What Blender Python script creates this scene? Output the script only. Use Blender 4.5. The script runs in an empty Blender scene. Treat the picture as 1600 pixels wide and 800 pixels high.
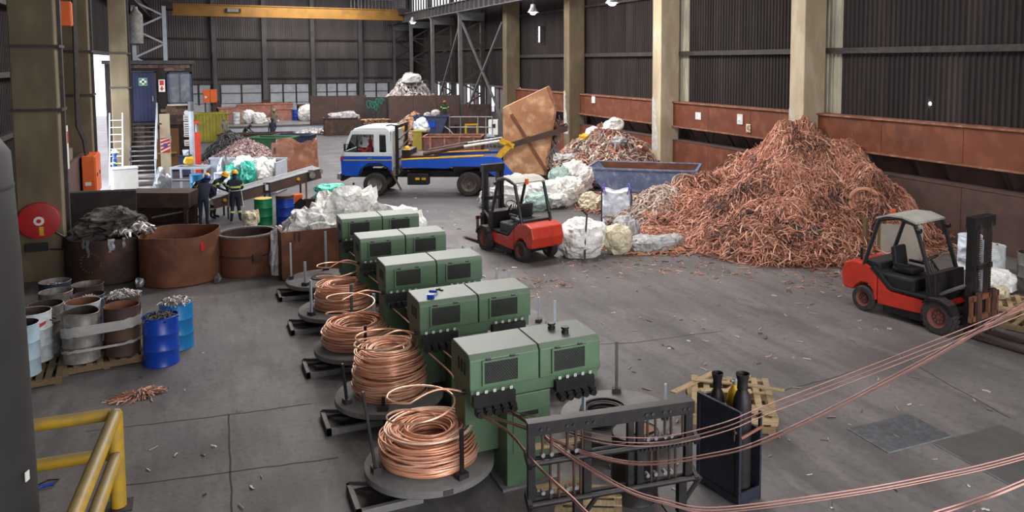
import bpy, bmesh, math, random
import numpy as np
from mathutils import Matrix, Vector, noise
R = math.radians
SC = bpy.context.scene
COL = SC.collection
# ------------------------------------------------------------------ camera
cd = bpy.data.cameras.new('camera'); cam = bpy.data.objects.new('camera', cd); COL.objects.link(cam)
cam.location = (0, 0, 5.4)
cam.rotation_euler = (R(90 - 4.3134), 0, R(-25.760))
cd.sensor_width = 36; cd.lens = 1233 / 1600 * 36
cd.shift_x = -100 / 1600; cd.shift_y = -210 / 1600
cd.clip_start = 0.05; cd.clip_end = 400
SC.camera = cam
# ------------------------------------------------------------------ world (bright overcast sky outside)
W = bpy.data.worlds.new('sky'); SC.world = W; W.use_nodes = True
bg = W.node_tree.nodes['Background']; bg.inputs[0].default_value = (0.80, 0.88, 1.0, 1); bg.inputs[1].default_value = 3.0
# ------------------------------------------------------------------ lights: rows of roof lights, the open side door
def area(name, loc, rot, sx, sy, power, col=(1, 1, 1)):
    l = bpy.data.lights.new(name, 'AREA'); l.shape = 'RECTANGLE'; l.size = sx; l.size_y = sy; l.energy = power; l.color = col
    o = bpy.data.objects.new(name, l); COL.objects.link(o); o.location = loc; o.rotation_euler = [R(a) for a in rot]
    return o
SKYLIGHT_Y = [4, 14, 24, 34, 44, 54, 64, 74]
SKYLIGHT_P = [300, 700, 1700, 2250, 2000, 1700, 1600, 1400]
for y, p in zip(SKYLIGHT_Y, SKYLIGHT_P):
    area('roof_light', (9.5, y, 12.6), (0, 0, 0), 9.0, 3.0, p, (1.0, 0.975, 0.95))
area('door_daylight', (-4.6, 38.2, 2.6), (0, -90, 0), 4.6, 7.5, 750, (0.83, 0.91, 1.0))
area('front_fill', (7.5, -4.5, 5.2), (90, 0, 0), 12, 8.5, 1500, (1.0, 0.97, 0.94))  # added fill light behind the camera, brightens faces turned towards it
sun = bpy.data.lights.new('sun', 'SUN'); sun.energy = 16; sun.angle = R(2); sun.color = (1, 0.97, 0.92)
so = bpy.data.objects.new('sun', sun); COL.objects.link(so); so.rotation_euler = Vector((-0.45, 0.06, 0.88)).to_track_quat('Z', 'Y').to_euler()
vs = SC.view_settings; vs.view_transform = 'Standard'; vs.look = 'None'; vs.exposure = 0.06; vs.gamma = 1.0; vs.use_curve_mapping = False

# ------------------------------------------------------------------ mesh helpers
class MB:
    def __init__(s): s.v = []; s.f = []; s.T = None
    def add(s, vs, fs):
        o = len(s.v)
        s.v += [tuple(s.T @ Vector(p)) for p in vs] if s.T else [tuple(p) for p in vs]
        s.f += [tuple(i + o for i in f) for f in fs]
        return s
    def box(s, x0, x1, y0, y1, z0, z1):
        return s.add([(x0, y0, z0), (x1, y0, z0), (x1, y1, z0), (x0, y1, z0), (x0, y0, z1), (x1, y0, z1), (x1, y1, z1), (x0, y1, z1)],
                     [(3, 2, 1, 0), (4, 5, 6, 7), (0, 1, 5, 4), (1, 2, 6, 5), (2, 3, 7, 6), (3, 0, 4, 7)])
    def obox(s, c, size, rot=(0, 0, 0)):
        from mathutils import Euler
        M = Matrix.Translation(c) @ Euler(rot).to_matrix().to_4x4()
        a, b, d = [k / 2 for k in size]
        vs = [M @ Vector(p) for p in [(-a, -b, -d), (a, -b, -d), (a, b, -d), (-a, b, -d), (-a, -b, d), (a, -b, d), (a, b, d), (-a, b, d)]]
        return s.add(vs, [(3, 2, 1, 0), (4, 5, 6, 7), (0, 1, 5, 4), (1, 2, 6, 5), (2, 3, 7, 6), (3, 0, 4, 7)])
    def bar(s, p0, p1, w, h, up=(0, 0, 1)):
        p0 = Vector(p0); p1 = Vector(p1); t = (p1 - p0).normalized(); u = Vector(up)
        if abs(t.dot(u)) > 0.98: u = Vector((0, 1, 0))
        a = t.cross(u).normalized() * w / 2; b = a.cross(t).normalized() * h / 2
        vs = [p0 - a - b, p0 + a - b, p0 + a + b, p0 - a + b, p1 - a - b, p1 + a - b, p1 + a + b, p1 - a + b]
        return s.add(vs, [(0, 1, 2, 3), (7, 6, 5, 4), (0, 4, 5, 1), (1, 5, 6, 2), (2, 6, 7, 3), (3, 7, 4, 0)])
    def cyl(s, p0, p1, r0, r1=None, n=12, cap=True):
        r1 = r0 if r1 is None else r1
        p0 = Vector(p0); p1 = Vector(p1); t = (p1 - p0).normalized(); u = Vector((0, 0, 1)) if abs(t.z) < .9 else Vector((1, 0, 0))
        a = t.cross(u).normalized(); b = t.cross(a)
        vs = []
        for p, r in ((p0, r0), (p1, r1)):
            for i in range(n):
                q = 2 * math.pi * i / n; vs.append(p + a * r * math.cos(q) + b * r * math.sin(q))
        fs = [(i, (i + 1) % n, n + (i + 1) % n, n + i) for i in range(n)]
        if cap: fs += [tuple(range(n))[::-1], tuple(range(n, 2 * n))]
        return s.add(vs, fs)
    def tube(s, pts, r, n=6, closed=False, caps=True):
        P = [Vector(p) for p in pts]; m = len(P); vs = []; fs = []; pa = None
        for i in range(m):
            if closed: t = P[(i + 1) % m] - P[i - 1]
            else: t = P[min(i + 1, m - 1)] - P[max(i - 1, 0)]
            t.normalize()
            if pa is None: pa = t.cross(Vector((0, 0, 1)) if abs(t.z) < .9 else Vector((1, 0, 0)))
            a = (pa - t * pa.dot(t)).normalized(); pa = a; b = t.cross(a)
            rr = r[i] if hasattr(r, '__len__') else r
            for k in range(n):
                q = 2 * math.pi * k / n; vs.append(P[i] + a * rr * math.cos(q) + b * rr * math.sin(q))
        for i in range(m if closed else m - 1):
            j = (i + 1) % m
            for k in range(n): fs.append((i * n + k, i * n + (k + 1) % n, j * n + (k + 1) % n, j * n + k))
        if caps and not closed: fs += [tuple(range(n))[::-1], tuple(range((m - 1) * n, m * n))]
        return s.add(vs, fs)
    def lathe(s, prof, n=24, wob=None, closed_prof=False):
        vs = []; fs = []; m = len(prof)
        for j, (r, z) in enumerate(prof):
            for i in range(n):
                q = 2 * math.pi * i / n; rr, zz = (r, z) if wob is None else wob(r, z, q, j)
                vs.append((rr * math.cos(q), rr * math.sin(q), zz))
        for j in range(m if closed_prof else m - 1):
            k = (j + 1) % m
            for i in range(n): fs.append((j * n + i, j * n + (i + 1) % n, k * n + (i + 1) % n, k * n + i))
        return s.add(vs, fs)
    def disc(s, c, r, n=24, up=True):
        vs = [(c[0] + r * math.cos(2 * math.pi * i / n), c[1] + r * math.sin(2 * math.pi * i / n), c[2]) for i in range(n)]
        return s.add(vs, [tuple(range(n)) if up else tuple(range(n))[::-1]])
    def prism(s, poly, axis, a, b):
        n = len(poly)
        def P(p, t): return {'x': (t, p[0], p[1]), 'y': (p[0], t, p[1]), 'z': (p[0], p[1], t)}[axis]
        vs = [P(p, a) for p in poly] + [P(p, b) for p in poly]
        fs = [tuple(range(n)), tuple(range(n, 2 * n))[::-1]] + [(i, n + i, n + (i + 1) % n, (i + 1) % n) for i in range(n)]
        return s.add(vs, fs)
    def grid(s, rows, closed=False):
        m = len(rows); n = len(rows[0]); vs = [p for r in rows for p in r]; fs = []
        for j in range(m - 1):
            for i in range(n if closed else n - 1): fs.append((j * n + i, j * n + (i + 1) % n, (j + 1) * n + (i + 1) % n, (j + 1) * n + i))
        return s.add(vs, fs)
    def mesh(s, name, smooth=False, fix=True):
        me = bpy.data.meshes.new(name); me.from_pydata(s.v, [], s.f)
        if fix:
            bm = bmesh.new(); bm.from_mesh(me); bmesh.ops.recalc_face_normals(bm, faces=bm.faces); bm.to_mesh(me); bm.free()
        if smooth:
            me.shade_smooth(); me.set_sharp_from_angle(angle=R(38))
        me.update(); return me
    def build(s, name, mat, parent=None, smooth=False, bevel=0, loc=None, fix=True):
        o = obj(name, s.mesh(name, smooth, fix), mat, parent)
        if loc: o.location = loc
        if bevel:
            b = o.modifiers.new('bevel', 'BEVEL'); b.width = bevel; b.segments = 2; b.limit_method = 'ANGLE'; b.angle_limit = R(40)
        return o
def obj(name, me, mat, parent=None):
    o = bpy.data.objects.new(name, me); COL.objects.link(o)
    if mat is not None:
        if len(me.materials) == 0: me.materials.append(mat)
        else: me.materials[0] = mat
    if parent is not None: o.parent = parent
    return o
def tag(o, label=None, cat=None, group=None, kind=None):
    if label: o['label'] = label
    if cat: o['category'] = cat
    if group: o['group'] = group
    if kind: o['kind'] = kind
    return o
def thing(name, label, cat, loc=(0, 0, 0), rz=0, group=None, kind=None):
    o = bpy.data.objects.new(name, None); COL.objects.link(o); o.location = loc; o.rotation_euler = (0, 0, R(rz))
    o.empty_display_size = .1
    return tag(o, label, cat, group, kind)
def copy_tree(o, parent=None):
    c = o.copy(); COL.objects.link(c); c.parent = parent
    for ch in list(o.children): copy_tree(ch, c)
    return c
def dup(o, label, loc, rz=0, group=None):
    c = copy_tree(o); c.location = loc; c.rotation_euler = (0, 0, R(rz)); c['label'] = label
    if group: c['group'] = group
    return c
def text_mesh(name, body, size, mat, parent, M, depth=.004):
    cu = bpy.data.curves.new(name, 'FONT'); cu.body = body; cu.size = size; cu.extrude = depth; cu.align_x = 'CENTER'; cu.align_y = 'CENTER'; cu.resolution_u = 2
    t = bpy.data.objects.new(name + '_tmp', cu); COL.objects.link(t)
    me = bpy.data.meshes.new_from_object(t.evaluated_get(bpy.context.evaluated_depsgraph_get()))
    bpy.data.objects.remove(t); bpy.data.curves.remove(cu)
    me.transform(M); return obj(name, me, mat, parent)

# ------------------------------------------------------------------ materials
MATS = {}
def lin(c): return tuple(((x / 255) / 12.92 if x / 255 <= .04045 else ((x / 255 + .055) / 1.055) ** 2.4) for x in c)
def pm(name, c1, c2=None, c3=None, scale=3.0, rough=.6, metal=0.0, bump=.0, bscale=None, dust=None, dust_amt=.85, rnd=.0, spec=.5, detail=6, stretch=None, streak=None, trans=0, alpha=1, crease=0):
    """Principled surface: up to three colours (sRGB 0-255) mixed by noise, fine bump, optional settled dust on upward faces."""
    if name in MATS: return MATS[name]
    m = bpy.data.materials.new(name); m.use_nodes = True; nt = m.node_tree; N = nt.nodes; L = nt.links
    b = N['Principled BSDF']; b.inputs['Roughness'].default_value = rough; b.inputs['Metallic'].default_value = metal
    b.inputs['Specular IOR Level'].default_value = spec
    if trans: b.inputs['Transmission Weight'].default_value = trans
    if alpha < 1: b.inputs['Alpha'].default_value = alpha
    tc = N.new('ShaderNodeTexCoord'); oi = N.new('ShaderNodeObjectInfo')
    ad = N.new('ShaderNodeVectorMath'); ad.operation = 'ADD'; L.new(tc.outputs['Object'], ad.inputs[0])
    cm = N.new('ShaderNodeVectorMath'); cm.operation = 'SCALE'; cm.inputs[0].default_value = (17, 31, 13); L.new(oi.outputs['Random'], cm.inputs['Scale']); L.new(cm.outputs[0], ad.inputs[1])
    vec = ad.outputs[0]
    if stretch:
        mp = N.new('ShaderNodeMapping'); mp.inputs['Scale'].default_value = stretch; L.new(vec, mp.inputs[0]); vec = mp.outputs[0]
    c1 = lin(c1); c2 = lin(c2) if c2 else c1
    n1 = N.new('ShaderNodeTexNoise'); n1.inputs['Scale'].default_value = scale; n1.inputs['Detail'].default_value = detail; n1.inputs['Roughness'].default_value = .65; L.new(vec, n1.inputs['Vector'])
    r1 = N.new('ShaderNodeValToRGB'); r1.color_ramp.elements[0].position = .33; r1.color_ramp.elements[1].position = .69
    r1.color_ramp.elements[0].color = (*c1, 1); r1.color_ramp.elements[1].color = (*c2, 1); L.new(n1.outputs['Fac'], r1.inputs[0])
    out = r1.outputs[0]
    if c3:
        n2 = N.new('ShaderNodeTexNoise'); n2.inputs['Scale'].default_value = scale * 2.7; n2.inputs['Detail'].default_value = 8; L.new(vec, n2.inputs['Vector'])
        r2 = N.new('ShaderNodeValToRGB'); r2.color_ramp.elements[0].position = .48; r2.color_ramp.elements[1].position = .78; L.new(n2.outputs['Fac'], r2.inputs[0])
        mx = N.new('ShaderNodeMixRGB'); L.new(r2.outputs[0], mx.inputs[0]); L.new(out, mx.inputs[1]); mx.inputs[2].default_value = (*lin(c3), 1); out = mx.outputs[0]
    if rnd:
        ma = N.new('ShaderNodeMath'); ma.operation = 'MULTIPLY_ADD'; L.new(oi.outputs['Random'], ma.inputs[0]); ma.inputs[1].default_value = 2 * rnd; ma.inputs[2].default_value = 1 - rnd
        hs = N.new('ShaderNodeHueSaturation'); L.new(ma.outputs[0], hs.inputs['Value']); L.new(out, hs.inputs['Color']); out = hs.outputs[0]
    if dust:
        ge = N.new('ShaderNodeNewGeometry'); sx = N.new('ShaderNodeSeparateXYZ'); L.new(ge.outputs['Normal'], sx.inputs[0])
        rr = N.new('ShaderNodeValToRGB'); rr.color_ramp.elements[0].position = .45; rr.color_ramp.elements[1].position = .95; L.new(sx.outputs['Z'], rr.inputs[0])
        mm = N.new('ShaderNodeMath'); mm.operation = 'MULTIPLY'; L.new(rr.outputs[0], mm.inputs[0]); 
        m3 = N.new('ShaderNodeMath'); m3.operation = 'MULTIPLY_ADD'; L.new(n1.outputs['Fac'], m3.inputs[0]); m3.inputs[1].default_value = .6; m3.inputs[2].default_value = dust_amt - .3; L.new(m3.outputs[0], mm.inputs[1])
        mx = N.new('ShaderNodeMixRGB'); L.new(mm.outputs[0], mx.inputs[0]); L.new(out, mx.inputs[1]); mx.inputs[2].default_value = (*lin(dust), 1); out = mx.outputs[0]
    L.new(out, b.inputs['Base Color'])
    if bump:
        nb = N.new('ShaderNodeTexNoise'); nb.inputs['Scale'].default_value = bscale or scale * 6; nb.inputs['Detail'].default_value = 5; L.new(vec, nb.inputs['Vector'])
        bp = N.new('ShaderNodeBump'); bp.inputs['Strength'].default_value = bump; bp.inputs['Distance'].default_value = .02; L.new(nb.outputs['Fac'], bp.inputs['Height']); L.new(bp.outputs[0], b.inputs['Normal'])
    if crease:
        nd = N.new('ShaderNodeTexNoise'); nd.inputs['Scale'].default_value = crease * .5; L.new(vec, nd.inputs['Vector'])
        av = N.new('ShaderNodeVectorMath'); av.operation = 'MULTIPLY_ADD'; L.new(nd.outputs['Color'], av.inputs[0]); av.inputs[1].default_value = (.35, .35, .35); L.new(vec, av.inputs[2])
        hs_ = []
        for sc in (crease, crease * 2.3):
            vo = N.new('ShaderNodeTexVoronoi'); vo.inputs['Scale'].default_value = sc; L.new(av.outputs[0], vo.inputs['Vector']); hs_.append(vo.outputs['Distance'])
        sm_ = N.new('ShaderNodeMath'); sm_.operation = 'MULTIPLY_ADD'; L.new(hs_[1], sm_.inputs[0]); sm_.inputs[1].default_value = .45; L.new(hs_[0], sm_.inputs[2])
        bp = N.new('ShaderNodeBump'); bp.inputs['Strength'].default_value = .75; bp.inputs['Distance'].default_value = .45 / crease; L.new(sm_.outputs[0], bp.inputs['Height']); L.new(bp.outputs[0], b.inputs['Normal'])
    MATS[name] = m; return m
def em(name, c, s):
    m = bpy.data.materials.new(name); m.use_nodes = True; b = m.node_tree.nodes['Principled BSDF']
    b.inputs['Base Color'].default_value = (*c, 1); b.inputs['Emission Color'].default_value = (*c, 1); b.inputs['Emission Strength'].default_value = s; return m
def tinted(name, cols, rough=.45, metal=.0, noise_c=None):
    """Colour picked per strand from a list by the 'tint' attribute stored on the mesh."""
    m = bpy.data.materials.new(name); m.use_nodes = True; nt = m.node_tree; N = nt.nodes; L = nt.links; b = N['Principled BSDF']
    b.inputs['Roughness'].default_value = rough; b.inputs['Metallic'].default_value = metal
    at = N.new('ShaderNodeAttribute'); at.attribute_name = 'tint'; rp = N.new('ShaderNodeValToRGB'); L.new(at.outputs['Fac'], rp.inputs[0])
    e = rp.color_ramp.elements; k = len(cols)
    for i, c in enumerate(cols):
        p = i / max(k - 1, 1)
        if i == 0: el = e[0]; el.position = 0
        elif i == k - 1: el = e[-1]; el.position = 1
        else: el = e.new(p)
        el.color = (*lin(c), 1)
    L.new(rp.outputs[0], b.inputs['Base Color']); return m

def floor_mat():
    m = bpy.data.materials.new('dusty_concrete'); m.use_nodes = True; nt = m.node_tree; N = nt.nodes; L = nt.links; b = N['Principled BSDF']
    tc = N.new('ShaderNodeTexCoord')
    def nz(s, d=6, st=None, r=.6):
        v = tc.outputs['Object']
        if st: mp = N.new('ShaderNodeMapping'); mp.inputs['Scale'].default_value = st[:3]; mp.inputs['Rotation'].default_value = (0, 0, R(st[3])); L.new(v, mp.inputs[0]); v = mp.outputs[0]
        n = N.new('ShaderNodeTexNoise'); n.inputs['Scale'].default_value = s; n.inputs['Detail'].default_value = d; n.inputs['Roughness'].default_value = r; L.new(v, n.inputs['Vector']); return n.outputs['Fac']
    def rampf(f, a, c): r = N.new('ShaderNodeValToRGB'); r.color_ramp.elements[0].position = a; r.color_ramp.elements[1].position = c; L.new(f, r.inputs[0]); return r.outputs[0]
    def mix(f, a, c, k=1.0):
        x = N.new('ShaderNodeMixRGB')
        mu = N.new('ShaderNodeMath'); mu.operation = 'MULTIPLY'; L.new(f, mu.inputs[0]); mu.inputs[1].default_value = k; L.new(mu.outputs[0], x.inputs[0])
        for i, q in ((1, a), (2, c)):
            if isinstance(q, tuple): x.inputs[i].default_value = (*lin(q), 1)
            else: L.new(q, x.inputs[i])
        return x.outputs[0]
    c = mix(rampf(nz(.35, 5), .35, .7), (100, 95, 95), (118, 112, 110))
    c = mix(rampf(nz(1.1, 8, (1, .22, 1, -35)), .48, .68), c, (74, 69, 69), .7)      # tyre-swept dark streaks
    c = mix(rampf(nz(.16, 3), .52, .66), c, (80, 75, 75), .8)                       # broad dirty patches
    c = mix(rampf(nz(2.6, 9, (1, .18, 1, -28)), .50, .62), c, (80, 75, 74), .5)
    c = mix(rampf(nz(1.9, 8, (1, .3, 1, 50)), .56, .66), c, (134, 127, 124), .35)
    c = mix(rampf(nz(9, 8), .50, .72), c, (66, 61, 61), .5)
    c = mix(rampf(nz(30, 3), .66, .72), c, (165, 156, 148), .35)
    sx = N.new('ShaderNodeSeparateXYZ'); L.new(tc.outputs['Object'], sx.inputs[0])                 # darker floor from the truck area back, noisy edge
    ya = N.new('ShaderNodeMath'); ya.operation = 'MULTIPLY_ADD'; L.new(nz(.3, 4), ya.inputs[0]); ya.inputs[1].default_value = 9; L.new(sx.outputs['Y'], ya.inputs[2])
    mr = N.new('ShaderNodeMapRange'); mr.inputs[1].default_value = 26; mr.inputs[2].default_value = 33; L.new(ya.outputs[0], mr.inputs[0])
    c = mix(mr.outputs[0], c, (66, 63, 68), .75)
    L.new(c, b.inputs['Base Color']); b.inputs['Specular IOR Level'].default_value = .35
    r = N.new('ShaderNodeMath'); r.operation = 'MULTIPLY_ADD'; L.new(nz(.8, 5), r.inputs[0]); r.inputs[1].default_value = .5; r.inputs[2].default_value = .38; L.new(r.outputs[0], b.inputs['Roughness'])
    bp = N.new('ShaderNodeBump'); bp.inputs['Strength'].default_value = .25; bp.inputs['Distance'].default_value = .02; L.new(nz(14, 8), bp.inputs['Height']); L.new(bp.outputs[0], b.inputs['Normal'])
    return m

M_rust = pm('rusty_steel', (124, 76, 52), (92, 60, 46), (142, 92, 64), scale=1.1, rough=.75, metal=.15, bump=.25)
M_rust2 = pm('pale_rusty_steel', (150, 98, 74), (112, 70, 54), (176, 132, 108), scale=1.3, rough=.75, bump=.3)
M_rustdk = pm('dark_rusty_steel', (74, 54, 46), (54, 42, 38), (98, 66, 50), scale=1.2, rough=.7, metal=.2, bump=.2)
M_brown = pm('brown_steel_plate', (86, 64, 58), (72, 54, 50), (100, 72, 60), scale=.9, rough=.7, bump=.15)
M_hop = pm('rusted_bin_plate', (126, 66, 42), (98, 56, 42), (140, 84, 58), scale=.8, rough=.6, metal=.15, bump=.15)
M_conc = pm('stained_concrete', (192, 176, 148), (168, 152, 126), (204, 192, 168), scale=.9, rough=.85, bump=.3, stretch=(1, 1, .4))
M_concd = pm('dirty_concrete', (112, 98, 76), (94, 82, 64), (124, 112, 88), scale=.8, rough=.9, bump=.3, stretch=(1, 1, .4))
M_white_paint = pm('flaked_white_paint', (196, 194, 188), (150, 144, 132), (212, 210, 206), scale=5, rough=.8, bump=.4)
M_clad = pm('dark_brown_cladding', (54, 47, 47), (45, 39, 40), (66, 58, 57), scale=.5, rough=.8, rnd=.16, stretch=(1, 1, .12), spec=.2)
M_cladb = pm('grey_cladding', (124, 116, 116), (104, 97, 98), (136, 128, 128), scale=.4, rough=.8, rnd=.10, stretch=(1, 1, .12), spec=.2)
M_fibre = pm('dirty_fibreglass_sheet', (186, 180, 160), (140, 134, 120), (206, 200, 182), scale=1.5, rough=.6, stretch=(1, 1, .15))
M_steel = pm('painted_grey_steel', (112, 109, 110), (92, 89, 90), scale=2, rough=.55, metal=.2)
M_steeldk = pm('dark_structural_steel', (62, 54, 53), (48, 42, 42), (76, 66, 63), scale=1.5, rough=.6, metal=.2)
M_black = pm('black_painted_steel', (36, 33, 34), (26, 24, 25), (52, 46, 44), scale=3, rough=.5, metal=.3, dust=(92, 84, 82), dust_amt=.45)
M_gal = pm('galvanised_steel', (150, 152, 156), (120, 122, 126), (172, 172, 174), scale=4, rough=.4, metal=.55)
M_lgrey = pm('light_grey_paint', (186, 192, 202), (160, 166, 178), scale=2, rough=.5)
M_green = pm('machine_green_paint', (86, 112, 84), (78, 104, 78), (92, 116, 86), scale=2.2, rough=.45, dust=(84, 87, 80), dust_amt=.8, bump=.06)
M_greend = pm('dark_mesh', (30, 32, 28), (22, 23, 21), scale=8, rough=.8)
M_meshw = pm('mesh_wire', (76, 82, 70), (60, 64, 56), scale=6, rough=.6)
M_turn = pm('dusty_turntable_steel', (122, 118, 116), (104, 100, 99), (134, 130, 126), scale=2.5, rough=.65, bump=.15)
M_copper = pm('bright_copper_rod', (240, 186, 156), (226, 164, 130), (248, 208, 182), scale=2, rough=.28, metal=.55)
M_copperd = pm('dull_copper_rod', (158, 118, 108), (134, 96, 86), scale=3, rough=.35, metal=.5)
M_rubber = pm('tyre_rubber', (48, 44, 42), (38, 35, 34), (70, 63, 58), scale=4, rough=.9, bump=.2)
M_red = pm('forklift_red_paint', (202, 58, 38), (184, 46, 32), (160, 52, 38), scale=2.5, rough=.4)
M_blackpl = pm('black_plastic', (34, 34, 37), (26, 26, 28), scale=5, rough=.45, dust=(80, 78, 78), dust_amt=.35)
M_guard = pm('dusty_grey_roof', (176, 172, 164), (150, 146, 140), scale=3, rough=.6)
M_white = pm('truck_white_paint', (222, 226, 226), (206, 210, 212), scale=2, rough=.3)
M_blue = pm('truck_blue_paint', (24, 84, 196), (20, 72, 172), scale=2, rough=.35)
M_yel = pm('yellow_paint', (220, 172, 30), (196, 148, 26), (150, 116, 40), scale=4, rough=.5)
M_glass = pm('tinted_glass', (40, 46, 50), (34, 38, 42), scale=1, rough=.08, spec=.8)
M_orange = pm('orange_enamel', (226, 104, 40), (206, 90, 34), scale=3, rough=.45)
M_wood = pm('pallet_wood', (164, 140, 104), (132, 110, 80), (184, 162, 126), scale=2.5, rough=.8, stretch=(1, 8, 8), bump=.2, rnd=.18)
M_woodx = pm('dark_pallet_wood', (120, 98, 70), (96, 78, 58), (140, 116, 86), scale=2.5, rough=.85, stretch=(1, 8, 8), rnd=.2)
M_bag = pm('white_woven_bag', (246, 244, 240), (232, 230, 226), (206, 200, 190), scale=3, rough=.6, crease=4)
M_bagblue = pm('pale_blue_woven_bag', (232, 238, 248), (214, 224, 240), scale=3, rough=.7, crease=2.5)
M_bagcream = pm('cream_woven_bag', (226, 216, 190), (204, 190, 158), (172, 156, 126), scale=4, rough=.75, crease=6)
M_baggrey = pm('grey_plastic_sheet', (176, 174, 174), (140, 138, 140), (206, 204, 202), scale=3, rough=.5, crease=5)
M_baggreen = pm('pale_green_woven_bag', (168, 190, 182), (146, 170, 162), scale=3, rough=.7, crease=4)
M_teal = pm('turquoise_plastic_sheet', (40, 176, 150), (70, 206, 184), (22, 140, 120), scale=5, rough=.4, crease=5)
M_tarp = pm('dark_grey_tarpaulin', (70, 64, 60), (52, 47, 45), (92, 86, 80), scale=3, rough=.75, crease=3.5)
M_navy = pm('navy_paint', (44, 52, 84), (36, 42, 66), (62, 66, 88), scale=2.5, rough=.55)
M_navydk = pm('dark_navy_paint', (34, 38, 54), (26, 28, 38), (50, 50, 58), scale=3, rough=.5)
M_skipblue = pm('worn_blue_skip_paint', (120, 132, 164), (92, 104, 138), (170, 176, 192), scale=1.6, rough=.65, bump=.2)
M_drumblue = pm('blue_drum_paint', (16, 64, 168), (12, 52, 142), scale=3, rough=.35)
M_drumteal = pm('light_blue_drum_paint', (22, 122, 180), (18, 104, 158), scale=3, rough=.4)
M_drumgrey = pm('worn_grey_drum', (136, 130, 124), (104, 98, 93), (158, 152, 146), scale=3, rough=.55, metal=.35)
M_drumwhite = pm('white_drum_paint', (206, 212, 214), (176, 182, 186), (150, 140, 130), scale=3, rough=.5)
M_drumgreen = pm('green_drum_paint', (16, 128, 78), (12, 108, 66), scale=3, rough=.4)
M_film = pm('stretch_film', (196, 192, 188), (172, 168, 164), scale=6, rough=.25, alpha=.75, bump=.4, stretch=(1, 1, 8))
M_brick = pm('dark_brick', (92, 70, 60), (68, 52, 47), (116, 92, 80), scale=3, rough=.9, rnd=.4)  # brick set to a dark base colour, tone varied per brick
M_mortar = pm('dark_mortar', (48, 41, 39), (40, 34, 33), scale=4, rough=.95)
M_dblue = pm('dark_blue_door_paint', (38, 48, 92), (30, 38, 74), scale=2, rough=.5)
M_skin = pm('skin', (112, 76, 58), (100, 66, 50), scale=4, rough=.6)
M_ovl = pm('navy_overall_cloth', (36, 42, 62), (28, 32, 48), scale=6, rough=.9, bump=.3)
M_ovl2 = pm('dark_trouser_cloth', (58, 54, 52), (44, 42, 42), scale=6, rough=.9, bump=.3)
M_ovl3 = pm('khaki_cloth', (118, 116, 100), (96, 94, 82), scale=6, rough=.9)
M_redcloth = pm('red_cloth', (206, 52, 58), (180, 40, 46), scale=6, rough=.9)
M_hiv = pm('lime_reflective_tape', (206, 222, 120), (188, 206, 104), scale=6, rough=.4)
M_cream = pm('cream_apron_cloth', (206, 198, 180), (180, 172, 154), scale=6, rough=.85)
M_helmet = pm('yellow_helmet_plastic', (236, 176, 30), (224, 160, 24), scale=3, rough=.35)
M_helmetb = pm('blue_helmet_plastic', (34, 72, 160), (28, 62, 140), scale=3, rough=.35)
M_helmeto = pm('orange_brown_helmet_plastic', (170, 104, 52), (150, 90, 44), scale=3, rough=.4)
M_helmetg = pm('green_cap_cloth', (60, 170, 110), (50, 150, 96), scale=3, rough=.5)
M_boot = pm('boot_leather', (34, 30, 28), (26, 24, 22), scale=6, rough=.6)
M_pipe = pm('yellow_guard_rail_paint', (196, 156, 34), (172, 132, 30), (150, 128, 76), scale=2.2, rough=.5, dust=(126, 116, 94), dust_amt=.7)
M_duct = pm('dark_grey_duct', (50, 47, 48), (44, 41, 42), scale=2, rough=.6)
M_signw = pm('sign_white', (226, 226, 220), (212, 212, 206), scale=5, rough=.6)
M_signr = pm('sign_red', (190, 40, 40), (170, 34, 36), scale=5, rough=.6)
M_signg = pm('sign_green', (60, 130, 92), (52, 118, 82), scale=5, rough=.6)
M_win = pm('sooty_window_glass', (92, 94, 100), (74, 76, 84), (110, 112, 116), scale=1.4, rough=.25)
M_wpanel = pm('pale_painted_panel', (206, 212, 218), (186, 192, 200), (168, 172, 178), scale=.7, rough=.6)
M_dirt = pm('scrap_dirt', (70, 60, 56), (52, 45, 42), (92, 76, 66), scale=3, rough=.95, bump=.6)
T_cu = tinted('copper_scrap', [(66, 52, 50), (112, 76, 64), (150, 98, 80), (184, 124, 102), (204, 142, 118), (214, 156, 132), (232, 190, 170), (196, 132, 106)], rough=.5, metal=.15)
T_cu2 = tinted('fine_copper_scrap', [(150, 96, 74), (200, 138, 110), (222, 166, 138), (116, 78, 64)], rough=.5, metal=.15)
T_grn = tinted('dull_green_cable_scrap', [(70, 78, 74), (104, 112, 104), (56, 58, 56), (130, 134, 124)], rough=.6, metal=.1)
T_mix = tinted('mixed_scrap', [(70, 54, 48), (130, 78, 58), (196, 186, 176), (92, 70, 62), (168, 104, 78), (110, 104, 100), (214, 206, 196)], rough=.55, metal=.2)
T_pale = tinted('pale_scrap', [(120, 104, 98), (196, 182, 172), (150, 120, 106), (220, 208, 198), (176, 132, 112)], rough=.6, metal=.1)
T_swarf = tinted('mauve_swarf', [(86, 66, 64), (150, 124, 122), (196, 172, 170), (112, 84, 80), (176, 150, 148)], rough=.5, metal=.3)
T_alu = tinted('aluminium_scrap', [(90, 82, 80), (196, 190, 188), (140, 126, 122), (230, 226, 222), (110, 88, 78)], rough=.4, metal=.4)
T_dark = tinted('dark_cable_scrap', [(44, 42, 44), (70, 66, 66), (58, 56, 62), (92, 86, 84)], rough=.6)
T_bronze = tinted('mixed_metal_scrap', [(96, 62, 50), (170, 120, 98), (60, 48, 44), (210, 180, 160), (130, 80, 62), (190, 150, 60)], rough=.5, metal=.3)
T_coil = tinted('bright_coil_copper', [(214, 140, 106), (242, 184, 152), (230, 164, 130), (250, 214, 190), (222, 152, 118)], rough=.28, metal=.4)

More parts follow.
